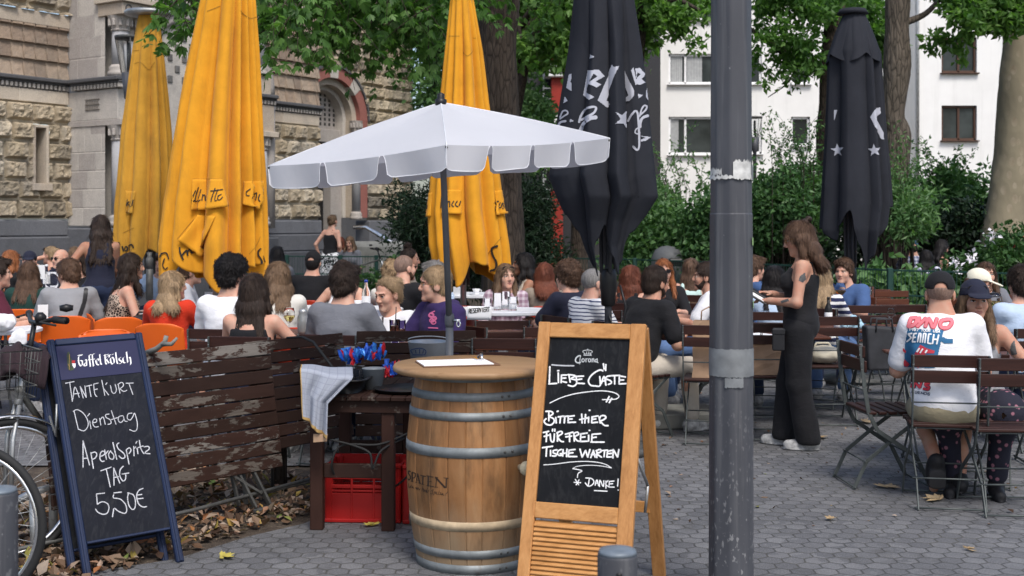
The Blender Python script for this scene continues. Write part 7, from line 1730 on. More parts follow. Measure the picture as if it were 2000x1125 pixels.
        if np.linalg.norm(pn)<.25:pn=V3(-s,0,0)-fdir*(-s*fdir[0])
        pn /= np.linalg.norm(pn);sd=np.cross(fdir,pn);sd *= (1 if sd[0]*-s >0 else -1);hs=.95 if m_ else .85;Mh=np.stack([sd,fdir,pn],1);B.ell(W+fdir*.045*hs,(.037*hs,.05*hs,.015),.012,M=Mh)
        B.cone(W -fdir*.02,W+fdir*.02,r_[3],.022*hs,.012)
        curl=.5
        for k,(o,L) in enumerate(((-.028,.058),(-.0095,.075),(.0095,.08),(.027,.07))):
            b=W+fdir*.083*hs+sd*o*hs;d1=fdir*.95+pn*.25*curl+sd*o*1.2;d1 /= np.linalg.norm(d1);m1=b+d1*L*.5*hs;d2=fdir*.7+pn*1.0*curl;d2 /= np.linalg.norm(d2);e=m1+d2*L*.5*hs;B.cone(b,m1,.0088*hs,.0082*hs,.004);B.cone(m1,e,.0082*hs,.0068*hs,.003)
        b=W+fdir*.03*hs+sd*.033*hs;m1=b+(fdir*.6+sd*.6+pn*.3)*.04*hs;B.cone(b,m1,.0125*hs,.0095*hs,.008);B.cone(m1,m1+(fdir*.9+sd*.1+pn*.3)*.03*hs,.0095*hs,.0075*hs,.003)
    # head
    f_=1 if m_ else .94;H3=lambda c,r,k=.015,op='add':B.ell(hd(*c),r,k,op,M=Rh)
    H3((0,-.014,.027),(.074,.094,.088));H3((0,.028,-.03),(.06*f_,.066,.086));H3((0,.042,-.074),(.047*f_,.047,.04),.02);B.cone(hd(-.008,.078,-.1),hd(.008,.078,-.1),.019,.019,.02)
    for s in (-1,1):
        H3((s*.036,.06,-.028),(.026,.026,.03),.02);B.cone(hd(s*.012,.088,.022),hd(s*.04,.074,.024),.011,.009,.012);H3((s*.0765,-.006,-.012),(.011,.024,.033),.006);B.ell(hd(s*.031,.098,.003),(.017,.016,.0115),.008,'carve',M=Rh);B.ell(hd(s*.031,.0775,.002),(.0135,.0125,.0115),.003,M=Rh)
        B.cone(hd(s*.009,.1,-.035),hd(s*.011,.098,-.034),.0085,.0085,.006)
    B.cone(hd(0,.09,.014),hd(0,.108,-.026),.0085,.0125*(1.1 if m_ else .95),.01)
    B.cone(hd(-.017,.086,-.0585),hd(.017,.086,-.0585),.0075,.0075,.005);B.cone(hd(0,.0885,-.0575),hd(.001,.0885,-.0575),.0085,.0085,.006);B.cone(hd(-.013,.086,-.07),hd(.013,.086,-.07),.0085,.0085,.005);B.ell(hd(0,.099,-.0645),(.021,.008,.0022),.002,'carve',M=Rh)
    V,Fq=B.mesh();C=V[Fq].mean(1);loc=(C -hc) @ Rh;lx,ly,lz=loc.T;ax_=np.abs(lx);mi=np.zeros(len(Fq),np.int32);fr=ly >.055
    mi[fr & ((ax_/.024) ** 2+((lz+.064)/.0105) ** 2<1) & (ly >.076)]=1;ew=((ax_ -.031)/.0135) ** 2+((lz -.001)/.0048) ** 2;mi[fr & (ew <1.0)]=2;mi[fr & (((ax_ -.031)/.0062) ** 2+((lz -.002)/.0056) ** 2<1)]=3
    mi[fr & (ew >= 1.15) & (((ax_ -.031)/.0165) ** 2+((lz -.0072)/.0032) ** 2<1)]=3;mi[fr & (ax_ >.011) & (ax_ <.047) & (np.abs(lz -.0225 -.1*(.02 -np.abs(ax_ -.03))*.5)<.0034) & (ly >.058)]=4
    # ---- place in the world so that the head comes where it stands
    a=R(face);hx=hc[0]*math.cos(a)-hc[1]*math.sin(a);hy=hc[0]*math.sin(a)+hc[1]*math.cos(a);ox,oy=XX(px,Y)-hx,Y -hy
    o=npmesh('person',V,Fq,[SKIN[sk],M['lip'],M['eye'],M['iris'],M['brow']],None,True,mi);o.location=(ox,oy,z_off);o.rotation_euler=(0,0,a);tag(o,label,'person',group)
    # ---- clothing
    def fld(lo,hi,c):return Field(*[np.arange(lo[e],hi[e]+c,c) for e in range(3)])
    def done(Fd,name,mat,lab=None):
        v,f=Fd.mesh()
        if len(f)<4:return None
        k=npmesh(name,v,f,mat,o,True);return k
    kind,col=shirt;slf={'tee':.78,'long':2,'tank':0,'strap':0,'hoodie':2,'half':1.2,'dress':0,'polo':.85}[kind];g=.013 if m_ else .010
    if kind in ('tee','polo'):g+= .004
    if kind== 'hoodie':g+= .012
    S_=[arm[s][0] for s in (-1,1)]+[arm[s][1] for s in (-1,1)]+([arm[s][2] for s in (-1,1)] if slf >1 else []);tl_,th_=np.min(S_+[p0 -.22,nb],0)-.1,np.max(S_+[p0+.2,nb+V3(0,0,.1)],0)+.1
    hemz=hip -((.1 if kind in ('tee','polo') else .085) if pose== 'sit' else .05);tl_[2]=hemz -(.3 if kind== 'dress' else .05);Cf=fld(tl_,th_,cl_c);torso(Cf,g)
    if kind in ('tee','polo','hoodie') and m_ or kind== 'hoodie':Cf.ell(T(0,0,.12),(.165,.125,.2*ts),.05,M=Rs,grow=.008)
    if slf >0:
        for s in (-1,1):
            S,E,W=arm[s];t1=min(slf,1);e=S+(E -S)*t1;ease=.016 if kind in ('tee','polo') else .012 if kind != 'hoodie' else .022;Cf.cone(S,e,r_[0]+ease,r_[1]+ease+(.012 if slf <1 else 0),.035)
            if slf >1:Cf.cone(E,E+(W -E)*min(1,slf -1)*.96,r_[2]+ease,r_[3]+ease*.8,.02)
    Cf.wrinkle(.010 if kind != 'strap' else .003,6,10,seed);Cf.wrinkle(.0055,17,13,seed+50,2);Cf.wrinkle(.006,5,19,seed+80,2)
    if kind== 'dress':
        for s in (-1,1):H,K,A=leg[s];Cf.cone(H,K+(A -K)*.1,.105,.1,.06)
    if slf >0 and slf <1:
        for s in (-1,1):S,E,W=arm[s];d=E -S;x=S+d*slf;Cf_side=s;n=-d;
    if kind in ('tee','polo','long','half','hoodie'):Cf.ell(nb+up*.035+fw*.02,(.064*fb+.008,.07,.06),.01,'carve',M=Rs)
    if kind== 'hoodie':
        for k in range(9):aa=R(-150+37*k);Cf.cone(nb+up*.0+Rs @ V3(.085*math.sin(aa),-.03 -.085*math.cos(aa),-.0),nb+up*.0+Rs @ V3(.085*math.sin(aa+.6),-.03 -.085*math.cos(aa+.6),0),.033,.033,.03)
    if kind in ('tank','strap','dress'):
        tz=.405 if kind != 'tank' else .43;Cf.cut(T(0,-.05,tz),up*-1+fw*(.25 if kind != 'tank' else .1),.01)
        for s in (-1,1):Cf.ell(TT(s*(sw+.014),0,.42),(.062,.12,.11),.012,'carve',M=Rt)
        w_=.022 if kind== 'tank' else .007
        for s in (-1,1):
            for off in ((0,) if kind != 'strap' else (0,.02)):xx_=s*(.088 if kind== 'tank' else .085 -off);Cf.cone(TT(xx_,-.105,.36),TT(xx_*.92,-.07,.487),w_,w_,.006);Cf.cone(TT(xx_*.92,-.07,.487),TT(xx_*.92,.03,.485),w_,w_,.006);Cf.cone(TT(xx_*.92,.03,.485),TT(xx_,.1,.36),w_,w_,.006)
    if kind != 'dress':Cf.cut((0,0,hemz),(0,0,1),.006)
    so=done(Cf,{'tee':'t_shirt','polo':'polo_shirt','long':'shirt','tank':'tank_top','strap':'camisole','hoodie':'hoodie','half':'blouse','dress':'dress'}[kind],CL[col])
    if pants and kind != 'dress':
        pk,pc=pants;P_=[v for s in (-1,1) for v in leg[s]]+[p0+.12,p0 -.14];Pf=fld(np.min(P_,0)-.13,np.max(P_,0)+.13,cl_c*1.15);e=.012 if pk != 'wide' else .021;Pf.ell(T(0,-.015,.0),(.166*bulk,.122*bulk,.12),.03,M=Rs,grow=.006)
        for s in (-1,1):
            H,K,A=leg[s];Pf.cone(H,K if pk != 'short' else H+(K -H)*.95,.088+e,(.06+e*1.2) if pk != 'short' else .085,.04 if pk != 'wide' else .012)
            if pk != 'short':Pf.cone(K,A+(K -A)*(.0 if pk== 'wide' else .12),.058+e*1.2,.046+e*(2.1 if pk== 'wide' else 1.0),.025)
        if pk== 'skirt':
            for s in (-1,1):H,K,A=leg[s];Pf.cone(H,K,.11,.13,.08)
            Pf.cut((0,0,hip -.42 if pose== 'stand' else -1),(0,0,1),.005)
        Pf.wrinkle(.007,7,6,seed+9);Pf.wrinkle(.004 if pk != 'wide' else .008,18,7,seed+19,2)
        if pose== 'stand':Pf.cut((0,0,.045),(0,0,1),.003)
        done(Pf,{'short':'shorts','skirt':'skirt'}.get(pk,'trousers'),CL[pc])
    if shoes:
        for s in (-1,1):
            A=leg[s][2];fd=V3(s*.12,1,0);fd /= np.linalg.norm(fd);Sf=fld(A -.2,A+.24,max(.0095,cl_c*.8))
            if pose== 'sit' and A[2]>.16:fd=V3(0,.5,-.8)
            un=V3(0,0,1)-fd*fd[2];Sf.cone(A -un*.035 -fd*.045,A+fd*.14 -un*.05,.043,.036,.02);Sf.cone(A+un*.0,A -un*.03,.046,.046,.03);Sf.ell(A+fd*.05 -un*.074,(.045,.135,.014) if abs(fd[2])<.1 else (.045,.06,.06),.006,M=np.stack([np.cross(fd,un),fd,un],1));Sf.cut(A+un*.035,-un,.004);done(Sf,'shoe',M[shoes])
    # ---- hair
    hk=hair[0]
    if hk != 'bald':
        L={'long':.36,'xlong':.43,'wavy':.38,'bob':.19,'mid':.24}.get(hk,0);hl,hh=hc -.2,hc+.2
        if L:hl[2] -= L;hl[1] -= .1;hh[1]+= .05
        Hf=fld(hl,hh,hr if not L else hr*1.15);t={'buzz':.0035,'short':.012,'curly':.024,'bun':.008,'topknot':.008,'tail':.008,'crop':.009}.get(hk,.0095);hE=lambda c,r,k=.015,op='add':Hf.ell(hd(*c),r,k,op,M=Rh)
        hE((0,-.016,.028),(.075+t,.095+t,.088+t))
        if hk in ('short','curly','crop'):hE((0,-.02,.055),(.072+t,.09+t,.072+t*1.4));hE((0,-.055,-.02),(.066+t*.6,.06+t*.4,.07),.02)
        elif hk not in ('buzz',):hE((0,-.05,-.02),(.068+t*.5,.065+t*.4,.07),.02)
        if hk== 'short' and m_:hE((0.01,.06,.098),(.055,.04,.026),.02)
        if L:
            low=max(0,L -.12)
            for s in (-1,-.5,0,.5,1):
                a0=hd(s*.062,-.065+.03*abs(s),.0);drop=L*(1-.08*abs(s)+.05*rsn.rand());b0=hd(s*.066,-.082+.025*abs(s),-.1);c0=np.array([nb[0]+s*.085+.02*rsn.randn(),min(b0[1],nb[1]-.1)-.02+.02*rsn.randn(),hc[2]-drop]);Hf.cone(a0,b0,.034,.036,.03);
                if drop >.14:Hf.cone(b0,c0,.036,.02 if hk != 'bob' else .03,.035)
            for s in (-1,1):
                if hk in ('long','wavy','xlong','mid'):a0=hd(s*.07,.01,.01);b0=hd(s*.084,.012,-.1);c0=b0+V3(s*.02,.05+.02*rsn.rand(),-max(.05,L*.62 -.1));Hf.cone(a0,b0,.022,.026,.02);Hf.cone(b0,c0,.026,.016,.02)
                if hk== 'bob':Hf.cone(hd(s*.075,.0,.01),hd(s*.083,.012,-.1),.024,.026,.02)
        if hk== 'bun':hE((0,-.1,.055),(.05,.042,.042),.01)
        if hk== 'topknot':hE((0,-.04,.145),(.042,.042,.042),.01);Hf.cone(hd(0,-.02,.1),hd(0,-.04,.14),.03,.02,.02)
        if hk== 'tail':Hf.cone(hd(0,-.1,.03),hd(0,-.14,-.03),.026,.03,.02);Hf.cone(hd(0,-.14,-.03),hd(0,-.13,-.2),.03,.012,.02)
        # open the face
        hf=hd(0,.083,.078) if hk not in ('bun','topknot','tail') else hd(0,.07,.093);nbk=hd(0,-.03,-.066);dv=nbk -hf;nrm=np.cross(Rh @ V3(1,0,0),dv);nrm=nrm if nrm @ (Rh @ V3(0,-1,.6))>0 else -nrm
        if L:Hf.ell(hd(0,.075,-.035),(.062 if hk != 'bob' else .066,.075,.105),.012,'carve',M=Rh)
        else:Hf.cut(hf,nrm,.012)
        amp,fx,fz={'curly':(.024,24,24),'wavy':(.013,22,9),'short':(.0125,30,22),'buzz':(.0008,40,40)}.get(hk,(.0055,36,5));Hf.wrinkle(amp,fx,fz,seed+3,3)
        if not L:Hf.cut(hd(0,0,-.088 if hk in ('short','curly') else -.075),Rh @ V3(0,-.15,1),.006)
        if hat:Hf.cut(hd(0,0,.04),Rh @ V3(0,.1,-1),.006)
        v,f=Hf.mesh()
        if len(f)>4:
            fn=np.cross(v[f[:,2]]-v[f[:,0]],v[f[:,3]]-v[f[:,1]]);vn=np.zeros_like(v)
            for k in range(4):np.add.at(vn,f[:,k],fn)
            vn /= np.linalg.norm(vn,axis=1)[:,None]+1e-9
            ctr=v.mean(0);vn *= np.sign(((v -ctr)*vn).sum())
            n=0 if hat and not L else {0:4600,1:1900,2:500}[q];n=int(n*(1.5 if L else 1)) if hk != 'buzz' else 0;ii=rsn.randint(0,len(v),n);p=v[ii];nn_=vn[ii];kp=((p -hc) @ Rh)[:,2]<(.01 if hat else 9);p=p[kp];nn_=nn_[kp];n=len(p);wh_=hd(0,-.045,.1) if hk not in ('bun','topknot','tail') else hd(0,.1,.06);fl=p -wh_;fl /= np.linalg.norm(fl,axis=1)[:,None]+1e-9
            d=fl*.7+np.array([0,0,-.75 if L else -.3])+rsn.randn(n,3)*(1.1 if hk== 'curly' else .35 if hk in ('wavy','short') else .16);d -= nn_*(d*nn_).sum(1)[:,None];d /= np.linalg.norm(d,axis=1)[:,None]+1e-9;ln=((.05 if L else .026 if hk== 'curly' else .034)*(.6+.9*rsn.rand(n)))[:,None];w=np.cross(d,nn_)*{0:.0018,1:.003,2:.0055}[q];up_=nn_*({'curly':.012,'wavy':.008,'short':.009}.get(hk,.004)*rsn.rand(n))[:,None]
            b0,b1,b2=p -nn_*.002,p+d*ln*.5+up_,p+d*ln+up_*(.2+1.2*rsn.rand(n))[:,None]+np.array([0,0,-.004]);k0=len(v);sv=np.stack([b0 -w,b0+w,b1 -w,b1+w,b2 -w*.25,b2+w*.25],1).reshape(-1,3);bi=k0+np.arange(n)[:,None]*6
            if n:v=np.concatenate([v,sv]);f=np.concatenate([f,bi+np.array([[0,1,3,2]]),bi+np.array([[2,3,5,4]])])
            npmesh('hair',v,f,hcol,o,True)
    if beard:
        Bf=fld(hc -.16,hc+.16,hr);b=lambda c,r,k=.012,op='add':Bf.ell(hd(*c),r,k,op,M=Rh);b((0,.04,-.074),(.053,.056,.046));Bf.cone(hd(-.02,.086,-.046),hd(.02,.086,-.046),.01,.01,.01)
        for s in (-1,1):Bf.cone(hd(s*.064,.0,-.02),hd(s*.05,.035,-.075),.014,.02,.015)
        b((0,.1,-.064),(.02,.016,.009),.004,'carve');Bf.cut(hd(0,.06,-.028),Rh @ V3(0,.1,-1),.006);b((0,.02,-.0),(.05,.1,.05),.01,'carve');Bf.wrinkle(.003,40,40,seed,2);done(Bf,'beard',HAIR[beard])
    if hat:
        hkind,hcl,bdir=hat;Af=fld(hc -.24,hc+.24,min(.009,hr));Af.ell(hd(0,-.012,.038),(.088,.107,.098),.01,M=Rh);Af.cut(hd(0,0,.03),Rh @ V3(0,-.12 if bdir >0 else .12,1),.004);yy=.13*bdir;Af.ell(hd(0,yy -.012,.036),(.072,.085,.0085),.008,M=Rh @ rot('X',-10*bdir))
        if bdir >0:Af.ell(hd(0,-.115,.03),(.036,.05,.028),.006,'carve',M=Rh)
        if bdir <0:Af.ell(hd(0,.1,.045),(.04,.05,.026),.006,'carve',M=Rh)
        Af.wrinkle(.003,16,16,seed,2);ho=done(Af,'cap',CL[hcl])
    if glasses:
        m=MB();up_z=.075 if glasses.startswith('up') else 0;yb=-.004 if up_z else 0;rim=M['gold'] if 'wire' in glasses else M['black_plastic']
        for s in (-1,1):
            c=V3(s*.032,.101+yb -(.028 if up_z else 0),.002+up_z);ring=[hd(c[0]+.024*math.cos(t),c[1]-.25*abs(c[0]+.024*math.cos(t))*.35,c[2]+.0185*math.sin(t)) for t in np.linspace(0,math.tau,18)[:-1]];m.tube(ring,.0017,6,closed=True)
            m.tube([hd(s*.056,.088+yb -(.02 if up_z else 0),.008+up_z),hd(s*.08+(.012*s if up_z else 0),.06,.008+up_z*.95),hd(s*.08+(.012*s if up_z else 0),-.02,.004+up_z*.6)],.0015,5)
            if 'sun' in glasses or glasses== 'updark':m.add([tuple(p) for p in ring],[tuple(range(len(ring)))],False,1)
        m.tube([hd(-.008,.104+yb -(.03 if up_z else 0),.008+up_z),hd(.008,.104+yb -(.03 if up_z else 0),.008+up_z)],.0016,6);m.build('glasses',[rim,M['dark_lens']],o)
    if chair and pose== 'sit':place_chair(chair,ox,oy,a,clabel or ('chair under the '+label)[:110])
    return o,dict(arm=arm,hc=hc,Rh=Rh,shirt=so,leg=leg)

# ------------------------------------------------------------------ the guests, from the left to the right
pr=person
pr('man in a maroon shirt cut by the left edge of the picture',-4,504,10.5,-55,sex='m',hair=('short','dark'),shirt=('tee','maroon'),hands=('table','table'),lean=12,chair='orange',clabel='orange chair under the man in maroon at the left edge')
pr('woman with ginger long hair in black at the far left',22,486,14.3,-25,hair=('long','ginger'),shirt=('half','black'),chair='orange',clabel='orange chair of the ginger haired woman far left')
pr('woman in dark green sweater seen from behind',57,508,12.0,8,hair=('mid','brown'),shirt=('long','green'),lean=10,chair='orange',clabel='orange chair under the woman in the green sweater')
pr('guest in a navy cap and navy shirt behind the green sweater',58,488,15.6,195,sex='m',hair=('crop','dark'),shirt=('tee','navy'),hat=('cap','navy',1),chair='orange',clabel='orange chair under the guest in the navy cap')
pr('blonde woman in profile with hands folded before her face',98,477,16.2,75,hair=('bun','blonde'),shirt=('tank','black'),hands=('face','face'),glasses='updark',chair='orange',clabel='orange chair under the blonde woman with folded hands')
pr('bald man with sunglasses and grey beard',118,487,15.0,150,sex='m',hair=('bald','grey'),shirt=('tee','navy'),beard='grey',glasses='sun',hands=('table','table'),chair='orange',clabel='orange chair under the bald man with sunglasses')
pr('woman with light brown hair seen from behind far off at the church',147,480,16.8,0,hair=('mid','light'),shirt=('half','grey'),chair='orange',clabel='orange chair of the light brown haired woman at the church')
pr('woman with dark bob half hidden behind the boy in the grey shirt',153,490,14.0,170,hair=('bob','dark'),shirt=('half','black'),chair='orange',clabel='orange chair of the woman with the dark bob')
boy,boyd=pr('boy in grey shirt with a black strap across his back',133,507,11.2,15,sex='m',hair=('short','brown'),shirt=('tee','grey'),pants=('long','beige'),yaw=42,pitch=10,lean=16,glasses='wire',chair='orange',clabel='orange chair under the boy in the grey shirt')
stw,stwd=pr('standing waitress in navy top and jeans with long dark hair',195,418,13.0,12,pose='stand',hair=('wavy','dark'),sk='tan',shirt=('tank','navy'),pants=('long','jeans'),lean=3,yaw=25,pitch=10,hands=('hip','phone'),chair=None,shoes='shoe_black',group=None)
pr('woman in a leopard print dress with long wavy dark hair',257,492,11.3,-62,hair=('wavy','dark'),shirt=('dress','leopard'),lean=14,side=4,hands=('table','table'),chair='orange',clabel='orange chair under the woman in the leopard dress')
pr('guest in a pale blue shirt half hidden by the yellow parasols',312,499,15.4,180,sex='m',hair=('short','brown'),shirt=('long','lightblue'),chair='orange',clabel='orange chair of the guest in pale blue between the yellow parasols')
pr('woman in a bright red shirt with a blonde bob',338,527,10.3,-6,hair=('bob','blonde'),shirt=('tee','red'),pants=('short','khaki'),yaw=-48,hands=('table','table'),chair='orange',clabel='orange chair under the woman in the red shirt')
pr('man in white leaning on the table behind the big yellow parasol',374,507,12.8,-80,sex='m',hair=('short','brown'),shirt=('tee','white'),lean=20,hands=('table','table'),chair='orange',clabel='orange chair of the man in white behind the big yellow parasol')
pr('man with curly black hair in a white shirt turned away',455,497,8.9,-10,sex='m',hair=('curly','black'),shirt=('tee','white'),yaw=-28,lean=4,hands=('table','table'),chair='wood',clabel='wooden chair under the curly haired man in white')
pr('woman with very long brown hair and bare shoulders in black straps',498,531,8.35,-8,hair=('xlong','dark'),shirt=('strap','black'),yaw=-12,hands=('table','tableout'),chair='wood',clabel='wooden chair under the woman with bare shoulders')
pr('woman in off white shirt and sunglasses turned to the left',541,508,9.9,20,hair=('mid','light'),shirt=('tee','offwhite'),yaw=28,glasses='sun',hands=('table','table'),chair='red',clabel='red chair under the woman in the off white shirt')
pr('dark haired guest far behind at the church plinth',541,479,16.6,15,hair=('bob','black'),shirt=('half','darkgrey'),chair='red',clabel='red chair of the dark haired guest at the plinth')
pr('man in a black cap and black jacket seen from behind',612,487,13.4,-6,sex='m',hair=('crop','black'),shirt=('long','black'),hat=('cap','black',1),lean=14,chair='red',clabel='red chair under the man in the black jacket')
pr('woman with sunglasses on dark hair behind the man in grey',668,503,11.9,165,hair=('bun','dark'),shirt=('tank','white'),glasses='updark',lean=10,hands=('table','tableout'),chair='red',clabel='red chair of the woman with sunglasses on her hair')
pr('dark haired man in dark grey shirt seen from behind',675,516,8.5,-14,sex='m',hair=('short','dark'),shirt=('tee','darkgrey'),yaw=-10,lean=8,hands=('table','table'),chair='wood',clabel='wooden chair under the man in dark grey')
pr('young blonde woman in a white shirt looking down',757,536,9.0,152,hair=('bun','blonde'),shirt=('tee','white'),yaw=-12,pitch=14,lean=9,hands=('table','table'),chair='wood',clabel='wooden chair under the young blonde woman')
hoo,hood=pr('man in a purple hoodie with wire glasses in profile',850,520,8.75,128,sex='m',hair=('crop','blonde'),shirt=('hoodie','purple'),yaw=-30,lean=5,glasses='wire',hands=('lap','table'),chair='wood',clabel='wooden chair under the man in the purple hoodie')
pr('man with shaven head in a black shirt seen from behind',791,498,11.4,-35,sex='m',hair=('buzz','stubble'),shirt=('tee','black'),yaw=-15,beard='brown',chair='red',clabel='red chair under the man with the shaven head')
pr('man with topknot and beard in a taupe shirt',801,471,14.0,-80,sex='m',hair=('topknot','dark'),shirt=('tee','taupe'),beard='dark',pitch=8,sk='mid',chair='red',clabel='red chair under the man with the topknot')
pr('woman with pinned up blonde curls beside the shaven head',766,509,12.3,5,hair=('curly','blonde'),shirt=('half','offwhite'),chair='red',clabel='red chair of the woman with blonde curls')
pr('grey haired man in pale blue shirt behind the purple hoodie',846,511,10.9,75,sex='m',hair=('short','grey'),shirt=('long','lightblue'),lean=14,hands=('table','tableout'),chair='red',clabel='red chair under the grey haired man')
pr('woman in a plaid shirt with sunglasses on her long hair',988,512,11.6,170,hair=('long','light'),shirt=('long','plaid'),pants=('short','beige'),yaw=32,glasses='updark',hands=('lap','lap'),chair='red',clabel='red chair under the woman in the plaid shirt')
pr('woman with black hair and a beige top in profile',1022,491,12.9,95,sk='tan',hair=('mid','black'),shirt=('tank','beige'),chair='red',clabel='red chair under the woman in the beige top')
pr('woman with a brown bob in a taupe top seen from behind',1063,515,12.4,4,hair=('bob','auburn'),shirt=('half','taupe'),chair='red',clabel='red chair under the woman with the brown bob')
pr('man with brown curls in a navy shirt turned to the left',1108,507,10.6,42,sex='m',hair=('curly','brown'),shirt=('tee','navy'),hands=('table','cross'),lean=8,chair='wood2',clabel='lighter brown wooden chair under the man with brown curls')
pr('man in a blue striped long shirt behind the near charcoal parasol',1160,524,10.0,-60,sex='m',hair=('buzz','grey'),shirt=('long','bluestripe'),lean=15,hands=('table','table'),chair='wood',clabel='wooden chair under the man in the striped shirt')
pr('woman with auburn curls in a black top beside the charcoal parasol',1233,526,11.7,-25,hair=('wavy','auburn'),shirt=('tank','black'),chair='wood',clabel='wooden chair of the woman with auburn curls')
pr('man in a black shirt and beige trousers leaning on his elbows',1281,519,9.5,-52,sex='m',sk='mid',hair=('crop','dark'),shirt=('tee','black'),pants=('long','beige'),lean=24,glasses='wire',beard='dark',pitch=4,hands=('cross','table'),feet=[(-.1,.38,.085),(.14,.5,.085)],chair='wood',clabel='wooden chair under the man in beige trousers')
pr('woman with red hair and sunglasses in a black blouse',1296,503,12.0,170,hair=('long','ginger'),shirt=('half','black'),glasses='sun',yaw=12,chair='wood',clabel='wooden chair of the red haired woman with sunglasses')
pr('woman with long brown hair in a mint top seen from behind',1350,502,13.0,-12,hair=('xlong','brown'),shirt=('tank','mint'),chair='wood',clabel='wooden chair under the woman in the mint top')
pr('smiling bearded man in a white shirt beside the grey pole',1378,511,10.9,80,sex='m',sk='mid',hair=('crop','dark'),shirt=('tee','white'),pants=('long','bluejeans'),beard='dark',lean=8,hands=('table','table'),chair='wood',clabel='wooden chair under the bearded man in white')
pr('man in blue behind the grey pole facing right',1474,500,12.5,-62,sex='m',hair=('short','brown'),shirt=('polo','blue'),chair='wood',clabel='wooden chair of the man in blue behind the grey pole')
pr('woman with long black hair in a pale blue blouse seen from behind',1512,516,10.6,-8,hair=('mid','black'),shirt=('long','lightblue'),lean=10,chair='wood',clabel='wooden chair under the woman in the pale blue blouse')
wai,waid=pr('waitress in a black top and wide black trousers holding a pad',1560,430,8.85,72,pose='stand',sk='mid',hair=('bob','brown'),shirt=('strap','black'),pants=('wide','black'),lean=-3,yaw=10,pitch=18,glasses='wire',hands=((-.12,.2,1.06),(.06,.2,1.1)),feet=[(-.09,-.07,.085),(.07,.11,.085)],chair=None,group=None,q=0)
pr('blonde woman in a navy and white striped top behind the waitress',1604,515,11.0,-28,hair=('mid','blonde'),shirt=('half','widestripe'),pants=('long','bluejeans'),chair='wood',clabel='wooden chair under the woman in the striped top')
pr('guest in a blue polo shirt behind the far charcoal parasol',1648,505,12.2,142,sex='m',hair=('short','brown'),shirt=('polo','blue'),glasses='updark',hands=('table','table'),chair='wood2',clabel='wooden chair under the guest in the blue polo')
prn,prnd=pr('man in a white shirt with a colourful back print and black cap',1836,530,7.3,-10,bulk=1.0,nk=.036,sex='m',hair=('buzz','stubble'),shirt=('tee','white'),pants=('short','khaki'),hat=('cap','black',1),lean=14,pitch=6,yaw=-6,sk='mid',hands=((-.1,.42,.78),(.12,.42,.78)),feet=[(-.03,.12,.2),(.12,.2,.1)],shoes='shoe_black',chair='wood',clabel='wooden folding chair under the man with the printed shirt')
cw,cwd=pr('woman in a navy cap with sunglasses looking at the camera',1904,541,7.55,160,sk='mid',hair=('long','light'),shirt=('tank','grey'),pants=('skirt','floral'),hat=('cap','navy',1),glasses='updark',yaw=14,lean=14,shoes='shoe_black',hands=('tableout','table'),chair='wood',clabel='wooden chair under the woman in the navy cap')
pr('woman in a cream cap and black top near the right edge',1912,522,10.6,-112,hair=('mid','brown'),shirt=('half','black'),hat=('cap','cream',1),pitch=12,hands=('phone','table'),chair='wood2',clabel='wooden chair under the woman in the cream cap')
pr('brown haired woman behind the cream cap',1926,509,11.9,175,hair=('long','brown'),shirt=('half','darkgrey'),chair='wood2',clabel='wooden chair of the brown haired woman behind the cream cap')
pr('man in a pale blue shirt cut by the right edge',1994,519,9.0,5,sex='m',hair=('short','dark'),shirt=('long','lightblue'),lean=9,chair='wood',clabel='wooden chair under the man at the right edge')
G_='people in the garden beyond the fence'
pr('person in a checked shirt sitting in the garden beyond the fence',1808,492,18.4,4,hair=('mid','black'),shirt=('half','checkshirt'),chair=None,group=G_)
pr('black haired woman with bare shoulders in the garden',1840,467,19.2,-75,hair=('bob','black'),shirt=('tank','black'),hands=('table','phone'),pitch=15,chair=None,group=G_)
pr('person with a blue cap and checked shirt deeper in the garden',1782,466,20.5,0,sex='m',hair=('crop','black'),shirt=('half','checkshirt'),hat=('cap','blue',1),chair=None,group=G_)
pr('woman in a black top and black and white skirt standing at the church',650,417,24.0,-28,pose='stand',hair=('bun','light'),shirt=('strap','black'),pants=('skirt','zebra'),hands=('hip','face'),chair=None,group=None)
pr('seated person in a dark shirt on the church steps',683,461,24.6,165,hair=('mid','light'),shirt=('tee','darkgrey'),hands=('lap','lap'),pitch=15,chair=None,group='people sitting at the church steps')
pr('red haired person on the church steps beside the skirt',664,461,24.9,160,hair=('bob','auburn'),shirt=('tee','darkgrey'),chair=None,group='people sitting at the church steps')
pr('dark haired person at the grey bin beyond the fence',1303,470,23.4,180,sex='m',hair=('short','dark'),shirt=('tee','black'),chair=None,group=G_)
pr('brown haired person right of the grey bin beyond the fence',1351,472,23.2,15,sex='m',hair=('curly','brown'),shirt=('tee','black'),chair=None,group=G_)

